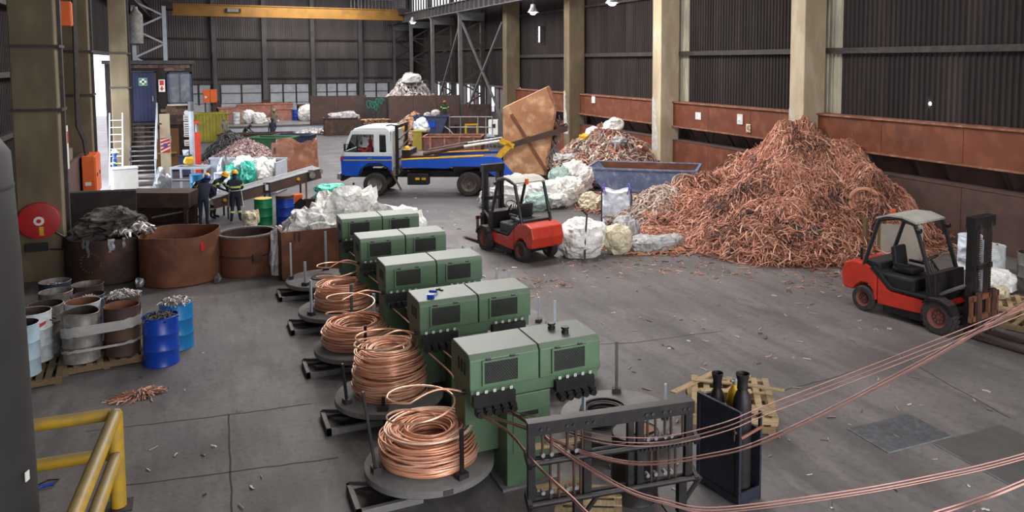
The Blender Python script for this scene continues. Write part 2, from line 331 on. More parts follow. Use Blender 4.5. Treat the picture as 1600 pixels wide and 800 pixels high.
# ------------------------------------------------------------------ loose scrap
def strand_mesh(name, P, width, thick, tint, roll, n_sides=4):
    """P: (n,k,3) polylines -> one mesh of flat bent strips; tint per strip."""
    n, k, _ = P.shape
    T = np.empty_like(P); T[:, 1:-1] = P[:, 2:] - P[:, :-2]; T[:, 0] = P[:, 1] - P[:, 0]; T[:, -1] = P[:, -1] - P[:, -2]
    T /= np.linalg.norm(T, axis=2, keepdims=True) + 1e-9
    up = np.zeros_like(P); up[..., 2] = 1; up[..., 0] = .13
    A = np.cross(T, up); A /= np.linalg.norm(A, axis=2, keepdims=True) + 1e-9
    B = np.cross(A, T)
    c = np.cos(roll)[:, None, None]; s = np.sin(roll)[:, None, None]
    A2 = A * c + B * s; B2 = -A * s + B * c
    w = width[:, None, None] / 2; t = thick[:, None, None] / 2
    ring = np.stack([P + A2 * w + B2 * t, P - A2 * w + B2 * t, P - A2 * w - B2 * t, P + A2 * w - B2 * t], axis=2)
    V = ring.reshape(-1, 3)
    i = np.arange(n)[:, None, None] * (k * 4); j = np.arange(k - 1)[None, :, None] * 4; q = np.arange(4)[None, None, :]; q2 = (q + 1) % 4
    F = np.stack([i + j + q, i + j + q2, i + j + 4 + q2, i + j + 4 + q], axis=-1).reshape(-1, 4)
    me = bpy.data.meshes.new(name); me.vertices.add(len(V)); me.vertices.foreach_set('co', V.astype(np.float32).ravel())
    me.loops.add(F.size); me.loops.foreach_set('vertex_index', F.astype(np.int32).ravel())
    me.polygons.add(len(F)); me.polygons.foreach_set('loop_start', (np.arange(len(F)) * 4).astype(np.int32))
    at = me.attributes.new('tint', 'FLOAT', 'POINT'); at.data.foreach_set('value', np.repeat(tint, k * 4).astype(np.float32))
    me.update(calc_edges=True); me.validate(); return me
def scatter(name, hfun, xy, length, width, thick, mat, parent, seed, k=6, curl=2.0, lift=.06, arch=.08, tint=None, tilt=0):
    rg = np.random.default_rng(seed); n = len(xy)
    th = rg.uniform(0, 2 * math.pi, n); L = rg.uniform(*length, n); cv = rg.normal(0, curl, n); cv2 = rg.normal(0, curl * 1.2, n)
    x = xy[:, 0].copy(); y = xy[:, 1].copy(); P = np.zeros((n, k, 3)); off = rg.uniform(0, lift, n); ar = rg.uniform(-.3, 1, n) * arch; ti = rg.normal(0, tilt, n) if tilt else np.zeros(n)
    for i in range(k):
        t = i / (k - 1); z = hfun(x, y)
        P[:, i, 0] = x; P[:, i, 1] = y; P[:, i, 2] = np.maximum(z + off + ar * math.sin(math.pi * t) + ti * (t - .5) * L + rg.normal(0, .012, n), .012)
        x = x + np.cos(th) * L / (k - 1); y = y + np.sin(th) * L / (k - 1); th = th + (cv + cv2 * (t - .5)) * L / (k - 1)
    tt = rg.uniform(0, 1, n) if tint is None else tint(xy, rg)
    me = strand_mesh(name, P, rg.uniform(*width, n), rg.uniform(*thick, n), tt, rg.uniform(0, math.pi, n))
    return tag(obj(name, me, mat, parent), kind='stuff')
def in_ellipse(n, cx, cy, rx, ry, rot, seed, power=.5):
    rg = np.random.default_rng(seed); a = rg.uniform(0, 2 * math.pi, n); r = rg.uniform(0, 1, n) ** power
    x = r * np.cos(a) * rx; y = r * np.sin(a) * ry; c, s = math.cos(R(rot)), math.sin(R(rot))
    return np.stack([cx + x * c - y * s, cy + x * s + y * c], axis=1)
def vnoise(x, y, sc, seed):
    rg = np.random.default_rng(seed); o = 0; a = 1.0
    for _ in range(4):
        p = rg.uniform(0, 6.28, 4); o = o + a * (np.sin(x * sc + p[0] + 1.3 * np.sin(y * sc * .7 + p[1])) * np.sin(y * sc * 1.1 + p[2] + 1.1 * np.sin(x * sc * .8 + p[3]))); sc *= 2.1; a *= .5
    return o
def cone_h(cx, cy, rx, ry, rot, h, pw=1.3, seed=0, rough=.12):
    c, s = math.cos(R(rot)), math.sin(R(rot))
    def f(x, y):
        dx = x - cx; dy = y - cy; u = (dx * c + dy * s) / rx; v = (-dx * s + dy * c) / ry
        r = np.sqrt(u * u + v * v); b = np.clip(1 - r, 0, None) ** (1 / pw) if pw < 1 else np.clip(1 - r ** pw, 0, None)
        return h * b * (1 + rough * vnoise(x, y, 1.6, seed)) 
    return f
def mound(name, hfun, x0, x1, y0, y1, nx, ny, mat, parent, sink=.02):
    X = np.linspace(x0, x1, nx); Y = np.linspace(y0, y1, ny); gx, gy = np.meshgrid(X, Y); Z = hfun(gx, gy) - sink
    m = MB(); m.grid([[(X[i], Y[j], Z[j, i]) for i in range(nx)] for j in range(ny)])
    m.f = [f for f in m.f if max(m.v[i][2] for i in f) > -sink + .001]
    return m.build(name, mat, parent, smooth=True, fix=False)
def crumple(name, size, mat, parent=None, seed=0, amp=.22, sub=4, flat=True, top=None):
    """A crumpled sack or heap of sheet: creased facets over big soft folds, flattened base."""
    bm = bmesh.new(); bmesh.ops.create_icosphere(bm, subdivisions=max(2, sub - 1), radius=1)
    o = Vector((seed * 3.7, seed * 1.9, seed * 5.3)); rg = random.Random(seed * 7 + 1); ph = rg.uniform(0, 6)
    for v in bm.verts:
        p = v.co.copy(); q = Vector([math.copysign(abs(t) ** .8, t) for t in p])
        n1 = noise.noise(p * 1.1 + o); n2 = 1 - 2 * abs(noise.noise(p * 1.7 + o * 1.3)); th = math.atan2(p.y, p.x)
        fold = math.sin(6 * th + ph + 3 * noise.noise(p * 1.5 + o)) * (1 - abs(p.z)) 
        k = 1 + amp * (1.3 * n1 + .75 * n2 + .35 * fold - .2) + amp * rg.uniform(-.30, .30)
        q = q * k
        if top: q.z += top * max(0, q.z) * n2
        j = amp * .16
        v.co = Vector((q.x * size[0] / 2, q.y * size[1] / 2, q.z * size[2] / 2 + size[2] / 2)) + Vector([rg.uniform(-j, j) * t * .5 for t in size])
        if flat and v.co.z < size[2] * .10: v.co.z = max(0, v.co.z * .1)
    bmesh.ops.subdivide_edges(bm, edges=bm.edges[:], cuts=1, use_grid_fill=True)
    bmesh.ops.smooth_vert(bm, verts=bm.verts[:], factor=.22, use_axis_x=True, use_axis_y=True, use_axis_z=True)
    me = bpy.data.meshes.new(name); bm.to_mesh(me); bm.free(); me.shade_smooth(); me.set_sharp_from_angle(angle=R(24))
    zmin = min(v.co.z for v in me.vertices); me.transform(Matrix.Translation((0, 0, -zmin)))
    return obj(name, me, mat, parent)
# ================================================================== the building
RW = 20.2          # plane of the cladding girts on the pile side
fl = MB().box(-12, 34, -6, 92, -.3, 0).build('floor', floor_mat()); tag(fl, 'grey dusty concrete floor of the scrap hall', 'floor', kind='structure')
rng = random.Random(3)
mj = pm('floor_joint_dirt', (60, 56, 54), (48, 44, 43), scale=6, rough=.95)
for k, pts in enumerate([[(-1.6, 13.2), (0.2, 12.9), (1.5, 12.75)], [(-1.2, 11.3), (.4, 11.0), (1.6, 10.8)], [(8.6, 9.9), (9.9, 9.95), (11.6, 10.25)], [(11.6, 10.25), (11.3, 9.2), (11.0, 7.6)], [(.3, 12.9), (.25, 10.9), (.2, 8)], [(5.6, 13.5), (7.5, 12.9), (9.4, 12.7)]]):
    j = MB(); fine = []
    for a, b in zip(pts[:-1], pts[1:]):
        for t in range(8): u = t / 8; fine.append((a[0] + (b[0] - a[0]) * u + rng.uniform(-.012, .012), a[1] + (b[1] - a[1]) * u + rng.uniform(-.012, .012)))
    fine.append(pts[-1])
    j.grid([[(x, y - .012, .002), (x, y + .012, .002)] if abs(pts[0][1] - pts[-1][1]) < abs(pts[0][0] - pts[-1][0]) else [(x - .012, y, .002), (x + .012, y, .002)] for x, y in fine])
    j.build('floor_joint', mj, fl)
# corrugated sheet: trapezoid ribs, one metre wide
def sheet_mesh(name, w, h, rib=.2, d=.045):
    prof = []; n = int(round(w / rib))
    for i in range(n):
        x = i * rib; prof += [(x, 0), (x + rib * .32, 0), (x + rib * .45, d), (x + rib * .87, d)]
    prof.append((w, 0)); m = MB(); m.grid([[(p[0], p[1], z) for p in prof] for z in (0, h)]); return m.mesh(name, fix=False)
def clad(wall, name, mat, x, y, z, w, h, ax, n, rib=.2, special=()):
    """n sheets side by side. ax 'y': the sheets run along +y facing -x; 'x': along +x facing -y; 'Y': along y facing +x."""
    me = sheet_mesh(name, w, h, rib)
    me2 = me.copy()
    for i in range(n):
        sp = i in special
        o = obj(name, me2 if sp else me, M_fibre if sp else mat, wall)
        if ax == 'y': o.location = (x, y + i * w, z); o.rotation_euler = (0, 0, R(90))
        elif ax == 'x': o.location = (x + i * w, y, z)
        else: o.location = (x, y + i * w, z); o.rotation_euler = (0, 0, R(90)); o.scale = (1, -1, 1)
# ---- wall on the pile side
wr = thing('wall_right', 'dark corrugated wall above the rusty bin plates', 'wall', kind='structure')
ccy = [2.2, 12.2, 22.2, 31.8, 41.8, 52.0]         # concrete column rows
for a, b in zip(ccy[:-1], ccy[1:]):
    n = 10; w = (b - a) / n
    sp = (0,) if a < 35 else ()
    # the pale fibreglass strip stands just beyond each column
    clad(wr, 'cladding_sheet', M_clad, 20.75, a, 3.5, w, 2.3, 'y', n, w / 5, special=(n - 1,) if b in (22.2, 31.8) else ())
    clad(wr, 'cladding_sheet', M_clad, 20.75, a, 5.8, w, 3.2, 'y', n, w / 5, special=(n - 1,) if b in (22.2, 31.8) else ())
    clad(wr, 'cladding_sheet', M_clad, 20.75, a, 9.0, w, 4.2, 'y', n, w / 5)
    MB().box(20.55, 20.72, a + .4, b - .3, 5.74, 5.86).box(20.52, 20.55, a + .4, b - .3, 5.70, 5.90).build('girt', M_steeldk, wr)
    MB().box(20.55, 20.72, a + .4, b - .3, 8.55, 8.67).build('girt', M_steeldk, wr)
    # rusty bin plates: upper strip of two or three plates, a lip, struts in the gap, lower plates
    k = 3; s = (b - a - .8) / k
    for i in range(k):
        y0 = a + .55 + i * s
        MB().box(20.24, 20.30, y0, y0 + s - .015, 2.42, 3.50).build('bin_plate', M_hop, wr, bevel=.006)
        MB().prism([(20.30, 1.72), (20.24, 1.72), (20.24, 0), (20.30, 0)], 'y', y0, y0 + s - .015).build('lower_plate', M_hop if a > 20 else M_brown, wr, bevel=.006)
        for d in (.25, .62):
            MB().bar((20.36, y0 + s * d, 2.5), (20.9, y0 + s * d, 1.66), .08, .1).build('strut', M_steeldk, wr)
    MB().box(20.16, 20.74, a + .5, b - .25, 3.50, 3.56).build('bin_top_lip', M_rust2, wr)
    MB().box(20.16, 20.26, a + .5, b - .25, 2.36, 2.42).build('bin_bottom_lip', M_rust2, wr)
    MB().box(20.22, 21.0, a + .5, b - .25, 1.72, 1.76).build('ledge', M_brown, wr)
    MB().box(21.0, 21.05, a + .3, b + .3, 0, 3.56).build('back_plate', M_brown, wr)
for y in ccy:
    c = thing('column', {22.2: 'tall concrete column rising behind the peak of the big copper pile', 31.8: 'concrete column with whitewashed base behind the blue skip', 41.8: 'dark concrete column behind the mixed scrap pile', 52.0: 'dark concrete column at the start of the braced steel bays', 12.2: 'concrete column next to the forklift bay', 2.2: 'concrete column in the foreground bay'}[y], 'column', (0, 0, 0), kind='structure')
    MB().box(19.55, 20.55, y - .38, y + .38, 0, 13).build('shaft', M_conc if y < 40 else M_concd, c, bevel=.03)
    if 15 < y < 45:
        p = MB(); rows = []
        for j in range(15):
            z = 1.2 + j * .18; r = random.Random(int(y * 10) + j); e = .62 * (1 - j / 18) + r.uniform(-.12, .12)
            rows.append([(19.545, y + .375, z), (19.545, y + .375 - max(.1, e), z)])
        p.grid(rows).build('whitewash_patch', M_white_paint, c)
# ---- far wall bays with laced steel columns
clad(wr, 'cladding_sheet', M_clad, 20.75, 52.0, 3.6, 1.0, 4.2, 'y', 31)
clad(wr, 'cladding_sheet', M_clad, 20.75, 52.0, 7.8, 1.0, 2.6, 'y', 31)
for y in (52, 59, 66.5, 74): MB().box(20.5, 20.72, y + .1, y + 7, 3.5, 3.62).build('girt', M_steel, wr); MB().box(20.5, 20.72, y + .1, y + 7, 6.4, 6.5).build('girt', M_steeldk, wr)
for i in range(31):
    if i % 3 != 2: MB().box(20.66, 20.7, 52.1 + i, 52.98 + i, 1.6, 3.5).build('panel', M_wpanel if 6 <= i < 24 and i % 3 else M_cladb, wr)
    MB().box(20.6, 20.72, 52.0 + i, 52.08 + i, 1.5, 3.5).build('mullion', M_steeldk, wr)
MB().box(20.6, 20.75, 52, 83, 0, 1.6).build('dwarf_wall', M_steel, wr)
for i, y in enumerate((58.8, 66.6, 74.0, 81.2)):
    c = thing('laced_column', ['laced steel column nearest the cross braces', 'laced steel column behind the brown scrap bay', 'laced steel column beside the aluminium heap', 'laced steel column in the far corner'][i], 'column', kind='structure')
    MB().box(18.35, 18.6, y - .16, y + .16, 0, 9.2).build('inner_flange', M_steel, c)
    MB().box(20.1, 20.4, y - .16, y + .16, 0, 12).build('outer_flange', M_steeldk, c)
    z = 0
    for k in range(5):
        MB().bar((18.5, y, z), (20.2, y, z + .95), .1, .12).build('lacing_bar', M_steeldk, c); MB().bar((20.2, y, z + .95), (18.5, y, z + 1.9), .1, .12).build('lacing_bar', M_steeldk, c)
        MB().box(18.5, 20.2, y - .05, y + .05, z + 1.85, z + 1.95).build('batten', M_steeldk, c); z += 1.9
    MB().prism([(18.2, 9.2), (20.4, 9.2), (20.4, 8.6), (18.6, 8.6)], 'y', y - .2, y + .2).build('cap', M_steel, c)
cb = thing('cross_brace', 'crossed steel braces between laced column and concrete column', 'brace', kind='structure')
for p, q in (((18.6, 58.6, 1.0), (19.6, 52.5, 8.2)), ((18.6, 58.6, 8.4), (19.6, 52.5, 1.2)), ((18.6, 66.5, 1.0), (18.6, 58.9, 8.6))):
    MB().bar(p, q, .14, .14).build('brace_bar', M_steel, cb)
rb = thing('crane_runway_beam', 'long crane runway beam along the far braced bays', 'beam', kind='structure')
MB().box(18.25, 18.85, 40, 83, 9.98, 10.05).box(18.25, 18.85, 40, 83, 9.2, 9.27).box(18.52, 18.58, 40, 83, 9.2, 10).build('web', M_steel, rb)
for i in range(40): MB().box(18.27, 18.83, 41 + i * 1.05, 41.05 + i * 1.05, 9.27, 9.98).build('stiffener', M_steel, rb)
# clerestory glazing above the runway
wn = thing('window_1', 'bright clerestory strip of tall panes above the crane runway', 'window', kind='structure')
M_skyglass = em('daylit_glass', (.86, .92, 1.0), 2.6)
for i in range(26):
    y = 57.5 + i * .98
    MB().box(20.55, 20.6, y, y + .72, 10.5, 12.3).build('pane', M_skyglass, wn)
    MB().box(20.45, 20.65, y + .72, y + .98, 10.4, 12.4).build('mullion', M_steeldk, wn)
# ---- back wall
wb = thing('wall_back', 'grey corrugated far wall with pale glazed panels at its foot', 'wall', kind='structure')
clad(wb, 'cladding_sheet', M_cladb, -4.8, 83.05, 3.3, 1.0, 2.4, 'x', 26); clad(wb, 'cladding_sheet', M_cladb, -4.8, 83.05, 5.7, 1.0, 2.0, 'x', 26); clad(wb, 'cladding_sheet', M_cladb, -4.8, 83.05, 7.7, 1.0, 4.9, 'x', 26)
for z in (3.75, 5.65, 7.55): MB().box(-4.6, 21, 82.8, 83.0, z, z + .13).build('girt', M_steeldk, wb)
for x in (1.74, 6.18, 10.68, 15.34):
    MB().box(x - .2, x + .2, 82.4, 82.8, 1.7, 13).build('wall_post', M_steel, wb); MB().box(x - .32, x + .32, 82.3, 82.85, 0, 1.75).build('post_base', M_brown, wb)
for x0, x1, n in ((-3, 1.4, 4), (2.2, 5.9, 2), (6.6, 10.3, 3), (11.0, 15.0, 4), (15.7, 18.2, 2)):
    s = (x1 - x0) / n
    for i in range(n):
        a = x0 + i * s
        MB().box(a + .06, a + s - .06, 82.9, 82.95, 2.45, 3.2).build('pane', M_wpanel, wb); MB().box(a + .06, a + s - .06, 82.9, 82.95, 1.45, 2.36).build('pane', M_wpanel, wb)
        MB().box(a + s - .07, a + s + .07, 82.82, 82.95, 1.3, 3.3).build('mullion', M_steeldk, wb)
    MB().box(x0, x1, 82.85, 82.95, 2.36, 2.45).build('transom', M_steel, wb); MB().box(x0, x1, 82.85, 83.1, 0, 1.4).build('dwarf_wall', M_wpanel, wb)
MB().box(-4.8, 21.5, 83.2, 83.4, 0, 3.6).build('outer_skin', M_cladb, wb)
# ---- wall on the barrel side
wl = thing('wall_left', 'dark corrugated side wall behind the drums', 'wall', kind='structure')
clad(wl, 'cladding_sheet', M_clad, -4.7, -4, 3.4, 1.0, 5.4, 'Y', 37); clad(wl, 'cladding_sheet', M_clad, -4.7, -4, 8.8, 1.0, 4.4, 'Y', 87)
clad(wl, 'cladding_sheet', M_clad, -4.7, -4, 0, 1.0, 3.4, 'Y', 31)
clad(wl, 'cladding_sheet', M_clad, -4.7, 28.5, 0, 1.0, 3.4, 'Y', 5)
clad(wl, 'cladding_sheet', M_clad, -4.7, 33, 6.0, 1.0, 2.8, 'Y', 11); clad(wl, 'cladding_sheet', M_clad, -4.7, 44, 6.0, 1.0, 2.8, 'Y', 13); clad(wl, 'cladding_sheet', M_clad, -4.7, 57, 0, 1.0, 8.8, 'Y', 26)
for z in (3.4, 5.0, 6.9): MB().box(-4.6, -4.4, -4, 33, z, z + .14).build('girt', M_steeldk, wl)
MB().box(-4.45, -3.75, 28.6, 30.9, 0, 2.55).build('low_wall', M_concd, wl)
MB().box(-3.72, -3.62, 26.9, 33.0, 0, 2.2).build('wall_plate', M_brown, wl)
for i, y in enumerate((2.9, 12.9, 22.9, 32.9, 41.2)):
    c = thing('column', ['stained concrete column of the first bay', 'stained concrete column of the second bay', 'stained concrete column carrying the red hose reel', 'dark column with conduits beside the bright doorway', 'grey concrete column between the doorway and the office'][i], 'column', kind='structure')
    cx = [0, 0, 0, -.32, .42][i]
    MB().box((-3.98 if i < 4 else -3.85) + cx, (-3.05 if i < 4 else -3.15) + cx, y, y + .75, 0, 13).build('shaft', M_concd, c, bevel=.03)
    if i >= 2:
        MB().box(-3.05 + cx - .1 * (i == 4), -2.97 + cx - .1 * (i == 4), y + .5, y + .68, 0, 13).build('edge_channel', M_steeldk, c)
        for z in (4.2, 5.75): MB().box(-4.04 + cx + .14 * (i == 4), -2.95 + cx - .1 * (i == 4), y - .05, y + .8, z, z + .07).build('strap', M_steeldk, c)
d1 = thing('door_1', 'bright open sliding doorway in the barrel side wall', 'door', kind='structure')
MB().box(-4.7, -4.6, 33.7, 34.6, 0, 5.0).build('door_leaf', M_cladb, d1)
MB().box(-4.8, -4.55, 33.4, 57, 5.8, 6.0).build('lintel', M_steeldk, d1)
# ---- roof with roof-light openings outside the view
ce = thing('ceiling', 'dark sheeted roof with rows of translucent roof lights', 'ceiling', kind='structure')
MB().box(-6, 4.5, -6, 92, 13.0, 13.1).build('roof_sheet', M_clad, ce); MB().box(14.5, 22, -6, 92, 13.0, 13.1).build('roof_sheet', M_clad, ce)
ys = [-6] + [v for y in SKYLIGHT_Y for v in (y - 1.6, y + 1.6)] + [92]
for a, b in zip(ys[::2], ys[1::2]): MB().box(4.5, 14.5, a, b, 13.0, 13.1).build('roof_sheet', M_clad, ce)
for y in SKYLIGHT_Y: MB().box(4.5, 14.5, y - 1.6, y + 1.6, 13.12, 13.16).build('roof_light_pane', M_fibre, ce)
wf = thing('wall_front', 'unseen end wall with an opening added for the front fill', 'wall', kind='structure')  # out of view; its wide opening is added to go with the fill light
MB().box(-6, -2.2, -6.2, -6, 0, 13).build('cladding', M_clad, wf); MB().box(13.2, 22, -6.2, -6, 0, 13).build('cladding', M_clad, wf); MB().box(-2.2, 13.2, -6.2, -6, 9.6, 13).build('cladding', M_clad, wf)
# ---- overhead crane
cr = thing('overhead_crane', 'yellow overhead crane girder spanning the far end', 'crane', (0, 77, 0))
MB().box(-1.5, 18.4, -.35, .35, 9.45, 10.4).box(-1.6, 18.5, -.42, .42, 9.4, 9.47).box(-1.6, 18.5, -.42, .42, 10.38, 10.45).build('girder', pm('crane_yellow_paint', (156, 110, 38), (134, 94, 34), (112, 82, 34), scale=.5, rough=.55), cr)
MB().box(2.6, 3.9, -.45, -.42, 9.78, 10.12).build('name_plate', M_black, cr); MB().box(2.8, 3.7, -.47, -.45, 9.82, 10.1).build('name_plate_face', M_drumgrey, cr)
for x in (-2.0, 18.2): MB().box(x - .3, x + .5, -1.6, 1.6, 9.9, 10.5).build('end_carriage', M_steeldk, cr)
for i in range(14): MB().box(13.6 + i * .33, 13.65 + i * .33, .5, .55, 10.4, 11.4).build('walkway_post', M_steel, cr)
MB().box(13.5, 18.3, .48, .57, 11.35, 11.42).build('walkway_rail', M_steel, cr)
# laced column on the office side
c = thing('laced_column', 'pale laced steel column rising above the brick office roof', 'column', kind='structure')
for x in (-3.6, -1.75): MB().box(x - .12, x + .12, 60.9, 61.1, 0, 9.2).build('flange', M_lgrey, c)
for k in range(5): z = k * 1.9; MB().bar((-3.6, 61, z), (-1.75, 61, z + .95), .1, .12).build('lacing_bar', M_lgrey, c); MB().bar((-1.75, 61, z + .95), (-3.6, 61, z + 1.9), .1, .12).build('lacing_bar', M_lgrey, c)
rb2 = thing('crane_runway_beam', 'crane runway beam above the brick office', 'beam', kind='structure')
MB().box(-3.7, -3.2, 43.8, 83, 9.2, 9.3).box(-3.7, -3.2, 43.8, 83, 9.98, 10.05).box(-3.48, -3.42, 43.8, 83, 9.3, 9.98).build('web', M_steeldk, rb2)
# ---- lamps
M_lamp = em('lamp_glow', (1, .93, .82), 60)
def highbay(label, loc, en):
    t = thing('high_bay_lamp', label, 'lamp', loc, group='high bay lamps on the pile side')
    MB().lathe([(.05, .45), (.12, .42), (.14, .25), (.3, 0), (.31, 0), (.15, .27), (.13, .44)], 16).build('reflector', M_gal, t, smooth=True)
    MB().lathe([(.001, -.14), (.14, -.1), (.2, 0), (.12, .14), (.001, .18)], 12).build('bulb', M_lamp, t, smooth=True)
    MB().cyl((0, 0, .44), (0, 0, 13.0 - loc[2]), .02, n=6).build('hanger', M_steeldk, t)
    l = bpy.data.lights.new('lamp_light', 'POINT'); l.energy = en; l.color = (1, .86, .66); l.shadow_soft_size = .15
    o = bpy.data.objects.new('lamp_light', l); COL.objects.link(o); o.parent = t; o.location = (0, 0, -.12)
highbay('glowing high bay lamp above the mixed scrap pile', (17, 40.7, 8.15), 220)
highbay('glowing high bay lamp nearest the camera above the blue skip', (17, 31.5, 8.05), 220)
highbay('small glowing lamp in the far braced bays', (17, 67.4, 8.8), 120)
t = thing('tube_light', 'short bright tube light on the dark far cladding', 'lamp', (20.3, 47.6, 7.2))
MB().cyl((0, 0, -.5), (0, 0, .5), .04, n=8).build('tube', em('tube_glow', (.8, .88, 1), 7), t); MB().box(.04, .4, -.06, .06, -.6, .6).build('fitting', M_steeldk, t)
# ================================================================== straightening machines, turntables, coils
def make_machine(label, y, extras=None):
    t = thing('wire_straightener', label, 'machine', (2.92, y, 0), group='green straightening machines in a row')
    hood = []
    for a, b in ((0, .92), (.935, 1.80)):
        m = MB(); m.prism([(0, 1.36), (0, 1.74), (.06, 1.80), (.72, 1.80), (.78, 1.76), (.78, 1.36)], 'x', a, b)
        hood.append(m.build('hood', M_green, t, bevel=.012))
    MB().box(.02, 1.78, .03, .75, 1.20, 1.36).build('bed', M_green, t, bevel=.008)
    MB().box(.48, 1.08, .0, .70, 0.0, 1.20).build('pedestal', M_green, t, bevel=.01)
    MB().box(.56, 1.0, -.012, .0, .45, 1.0).build('pedestal_door', M_green, t, bevel=.004)
    MB().box(.66, .9, -.03, -.012, .92, .97).build('door_vent', M_greend, t)
    MB().box(.03, .48, .30, .74, .40, 1.20).build('lower_cabinet', M_green, t, bevel=.01)
    MB().box(.40, 1.16, -.06, .78, 0, .035).build('foot_plate', M_turn, t)
    for k, (x0, x1) in enumerate(((.18, .62), (1.12, 1.56))):
        h = hood[k]
        w = MB().box(x0, x1, -.012, .003, 1.43, 1.70).build('mesh_window', M_greend, h)
        fr = MB().box(x0 - .025, x1 + .025, -.03, -.0, 1.70, 1.725).box(x0 - .025, x1 + .025, -.03, 0, 1.405, 1.43).box(x0 - .025, x0, -.03, 0, 1.43, 1.70).box(x1, x1 + .025, -.03, 0, 1.43, 1.70).build('window_frame', M_green, h)
        wm = MB(); n = 13; ww = x1 - x0; hh = .27
        for i in range(-8, n + 8):
            for sgn in (1, -1):
                xa = x0 + i * ww / n; xb = xa + sgn * hh * .8; za, zb = 1.43, 1.70
                if sgn < 0: pass
                lo = max(min(xa, xb), x0); hi = min(max(xa, xb), x1)
                if hi - lo < .02: continue
                f = lambda x: za + (x - xa) / (xb - xa) * (zb - za)
                wm.bar((lo, -.02, f(lo)), (hi, -.02, f(hi)), .004, .004)
        wm.build('wire_mesh', M_meshw, h)
        for xx in (x0 + .06, x1 - .06): MB().box(xx - .03, xx + .03, -.035, -.0, 1.725, 1.745).build('hinge', M_black, h)
    # guide roller banks
    for k, x0 in enumerate((.05, 1.16)):
        b = MB().box(x0 - .02, x0 + .53, -.06, .05, 1.16, 1.30).build('roller_bank', M_black, t)
        for i in range(5):
            x = x0 + .04 + i * .11
            MB().cyl((x, -.15, 1.10), (x, -.0, 1.10), .042, n=12).cyl((x, -.10, 1.10), (x, -.06, 1.10), .055, n=12).build('roller', M_black, b, smooth=True)
            MB().box(x - .04, x + .04, -.13, -.02, 1.14, 1.165).build('roller_bracket', M_black, b)
            MB().box(x - .018, x + .018, -.036, -.030, 1.315, 1.352).build('number_plate', M_signw, b)
            text_mesh('number', str(i + 1 + 5 * k), .034, M_black, b, Matrix.Translation((x, -.038, 1.333)) @ Matrix.Rotation(R(90), 4, 'X'), .001)
    MB().cyl((-.03, .25, 1.26), (.03, .25, 1.26), .03, n=10).build('entry_guide', M_black, t)
    for i in range(3): MB().box(-.006, .004, .18 + i * .12, .22 + i * .12, 1.5, 1.66).build('side_louvre', M_greend, hood[0])
    return t
NAMES = ['green straightening machine nearest the black rack, two round knobs on its hood', 'green straightening machine with a blue clamp on its hood', 'middle green straightening machine of the row', 'green straightening machine second from the white sheet heap', 'farthest green straightening machine in front of the white sheet heap']
MY = [9.05, 11.45, 13.8, 16.15, 18.4]
m0 = make_machine(NAMES[0], MY[0]); mach = [m0]
for i in range(1, 5): mach.append(dup(m0, NAMES[i], (2.92, MY[i], 0)))
for x, y in ((1.32, .50), (1.42, .28)): MB().cyl((x, y, 1.8), (x, y, 1.84), .05, n=14).cyl((x, y, 1.84), (x, y, 1.86), .03, n=12).cyl((x, y, 1.86), (x, y, 1.885), .055, n=14).build('hood_knob', M_black, m0, smooth=True)
cl = thing('bar_clamp', 'small blue and white bar clamp lying on a green hood', 'clamp', (3.22, MY[1] + .28, 1.80), 55)
MB().box(-.16, .16, -.018, .018, 0, .03).build('bar', M_lgrey, cl); MB().box(-.17, -.11, -.05, .05, 0, .06).build('jaw', M_drumblue, cl); MB().cyl((.08, -.02, .04), (.08, .1, .04), .02, n=8).build('handle', M_drumblue, cl)
tl = thing('steel_offcut', 'short dark steel offcut on the clamp machine hood', 'offcut', (3.4, MY[1] + .52, 1.80), 100)
MB().box(-.06, .06, -.015, .015, 0, .02).box(.03, .06, -.015, .06, 0, .02).build('bracket', M_black, tl)

def make_turntable(name_label, x, y, posts, rz=0, frame=True):
    t = thing('coil_turntable', name_label, 'turntable', (x, y, 0), 0, 'round coil turntables')
    n = 48; MB().lathe([(.001, .34), (.80, .34), (.82, .325), (.82, .25), (.80, .235), (.001, .235)], n).build('disc', M_turn, t, smooth=True)
    MB().lathe([(.16, .345), (.26, .345), (.26, .365), (.16, .365)], 24, closed_prof=True).build('centre_ring', M_black, t, smooth=True)
    MB().cyl((0, 0, 0), (0, 0, .24), .28, .34, 20).build('hub', M_steeldk, t, smooth=True)
    if frame:
        f = MB()
        for a in ((-1.0, -.2, -.42, -.36), (-1.0, -.2, .24, .30), (-1.0, -.94, -.42, .30)): f.box(a[0], a[1], a[2], a[3], 0, .09)
        f.build('floor_frame', M_turn, t); MB().box(-.94, -.2, -.36, .24, 0, .02).build('frame_plate', M_steeldk, t)
        MB().bar((-.97, .27, .1), (-.5, .0, .1), .03, .05).build('pedal', M_steeldk, t)
    for k, (a, h, lean, mt) in enumerate(posts):
        q = R(a); c, s = math.cos(q), math.sin(q); r = .70
        p = MB(); p.bar((r * c, r * s, .34), ((r + lean) * c, (r + lean) * s, .34 + h), .05, .03, up=(c, s, 0)); po = p.build('post', mt, t)
        MB().obox((r * c, r * s, .375), (.10, .14, .07), (0, 0, q)).build('post_foot', M_steeldk, po)
    for k in range(3):
        q = R(30 + 120 * k); MB().obox((.8 * math.cos(q), .8 * math.sin(q), .29), (.06, .12, .06), (0, 0, q)).build('edge_lug', M_steeldk, t)
    return t
DX = 2.56; DY = [9.62, 11.92, 14.22, 16.6, 19.05]
make_turntable('coil turntable nearest the yellow rail under a wide copper coil', DX, DY[0], [(-72, .62, 0, M_black), (185, 1.05, .14, M_black), (40, .75, 0, M_lgrey)])
make_turntable('coil turntable carrying the tallest copper coil', DX, DY[1], [(-110, .2, 0, M_black), (195, .62, .06, M_black), (35, .7, 0, M_lgrey)])
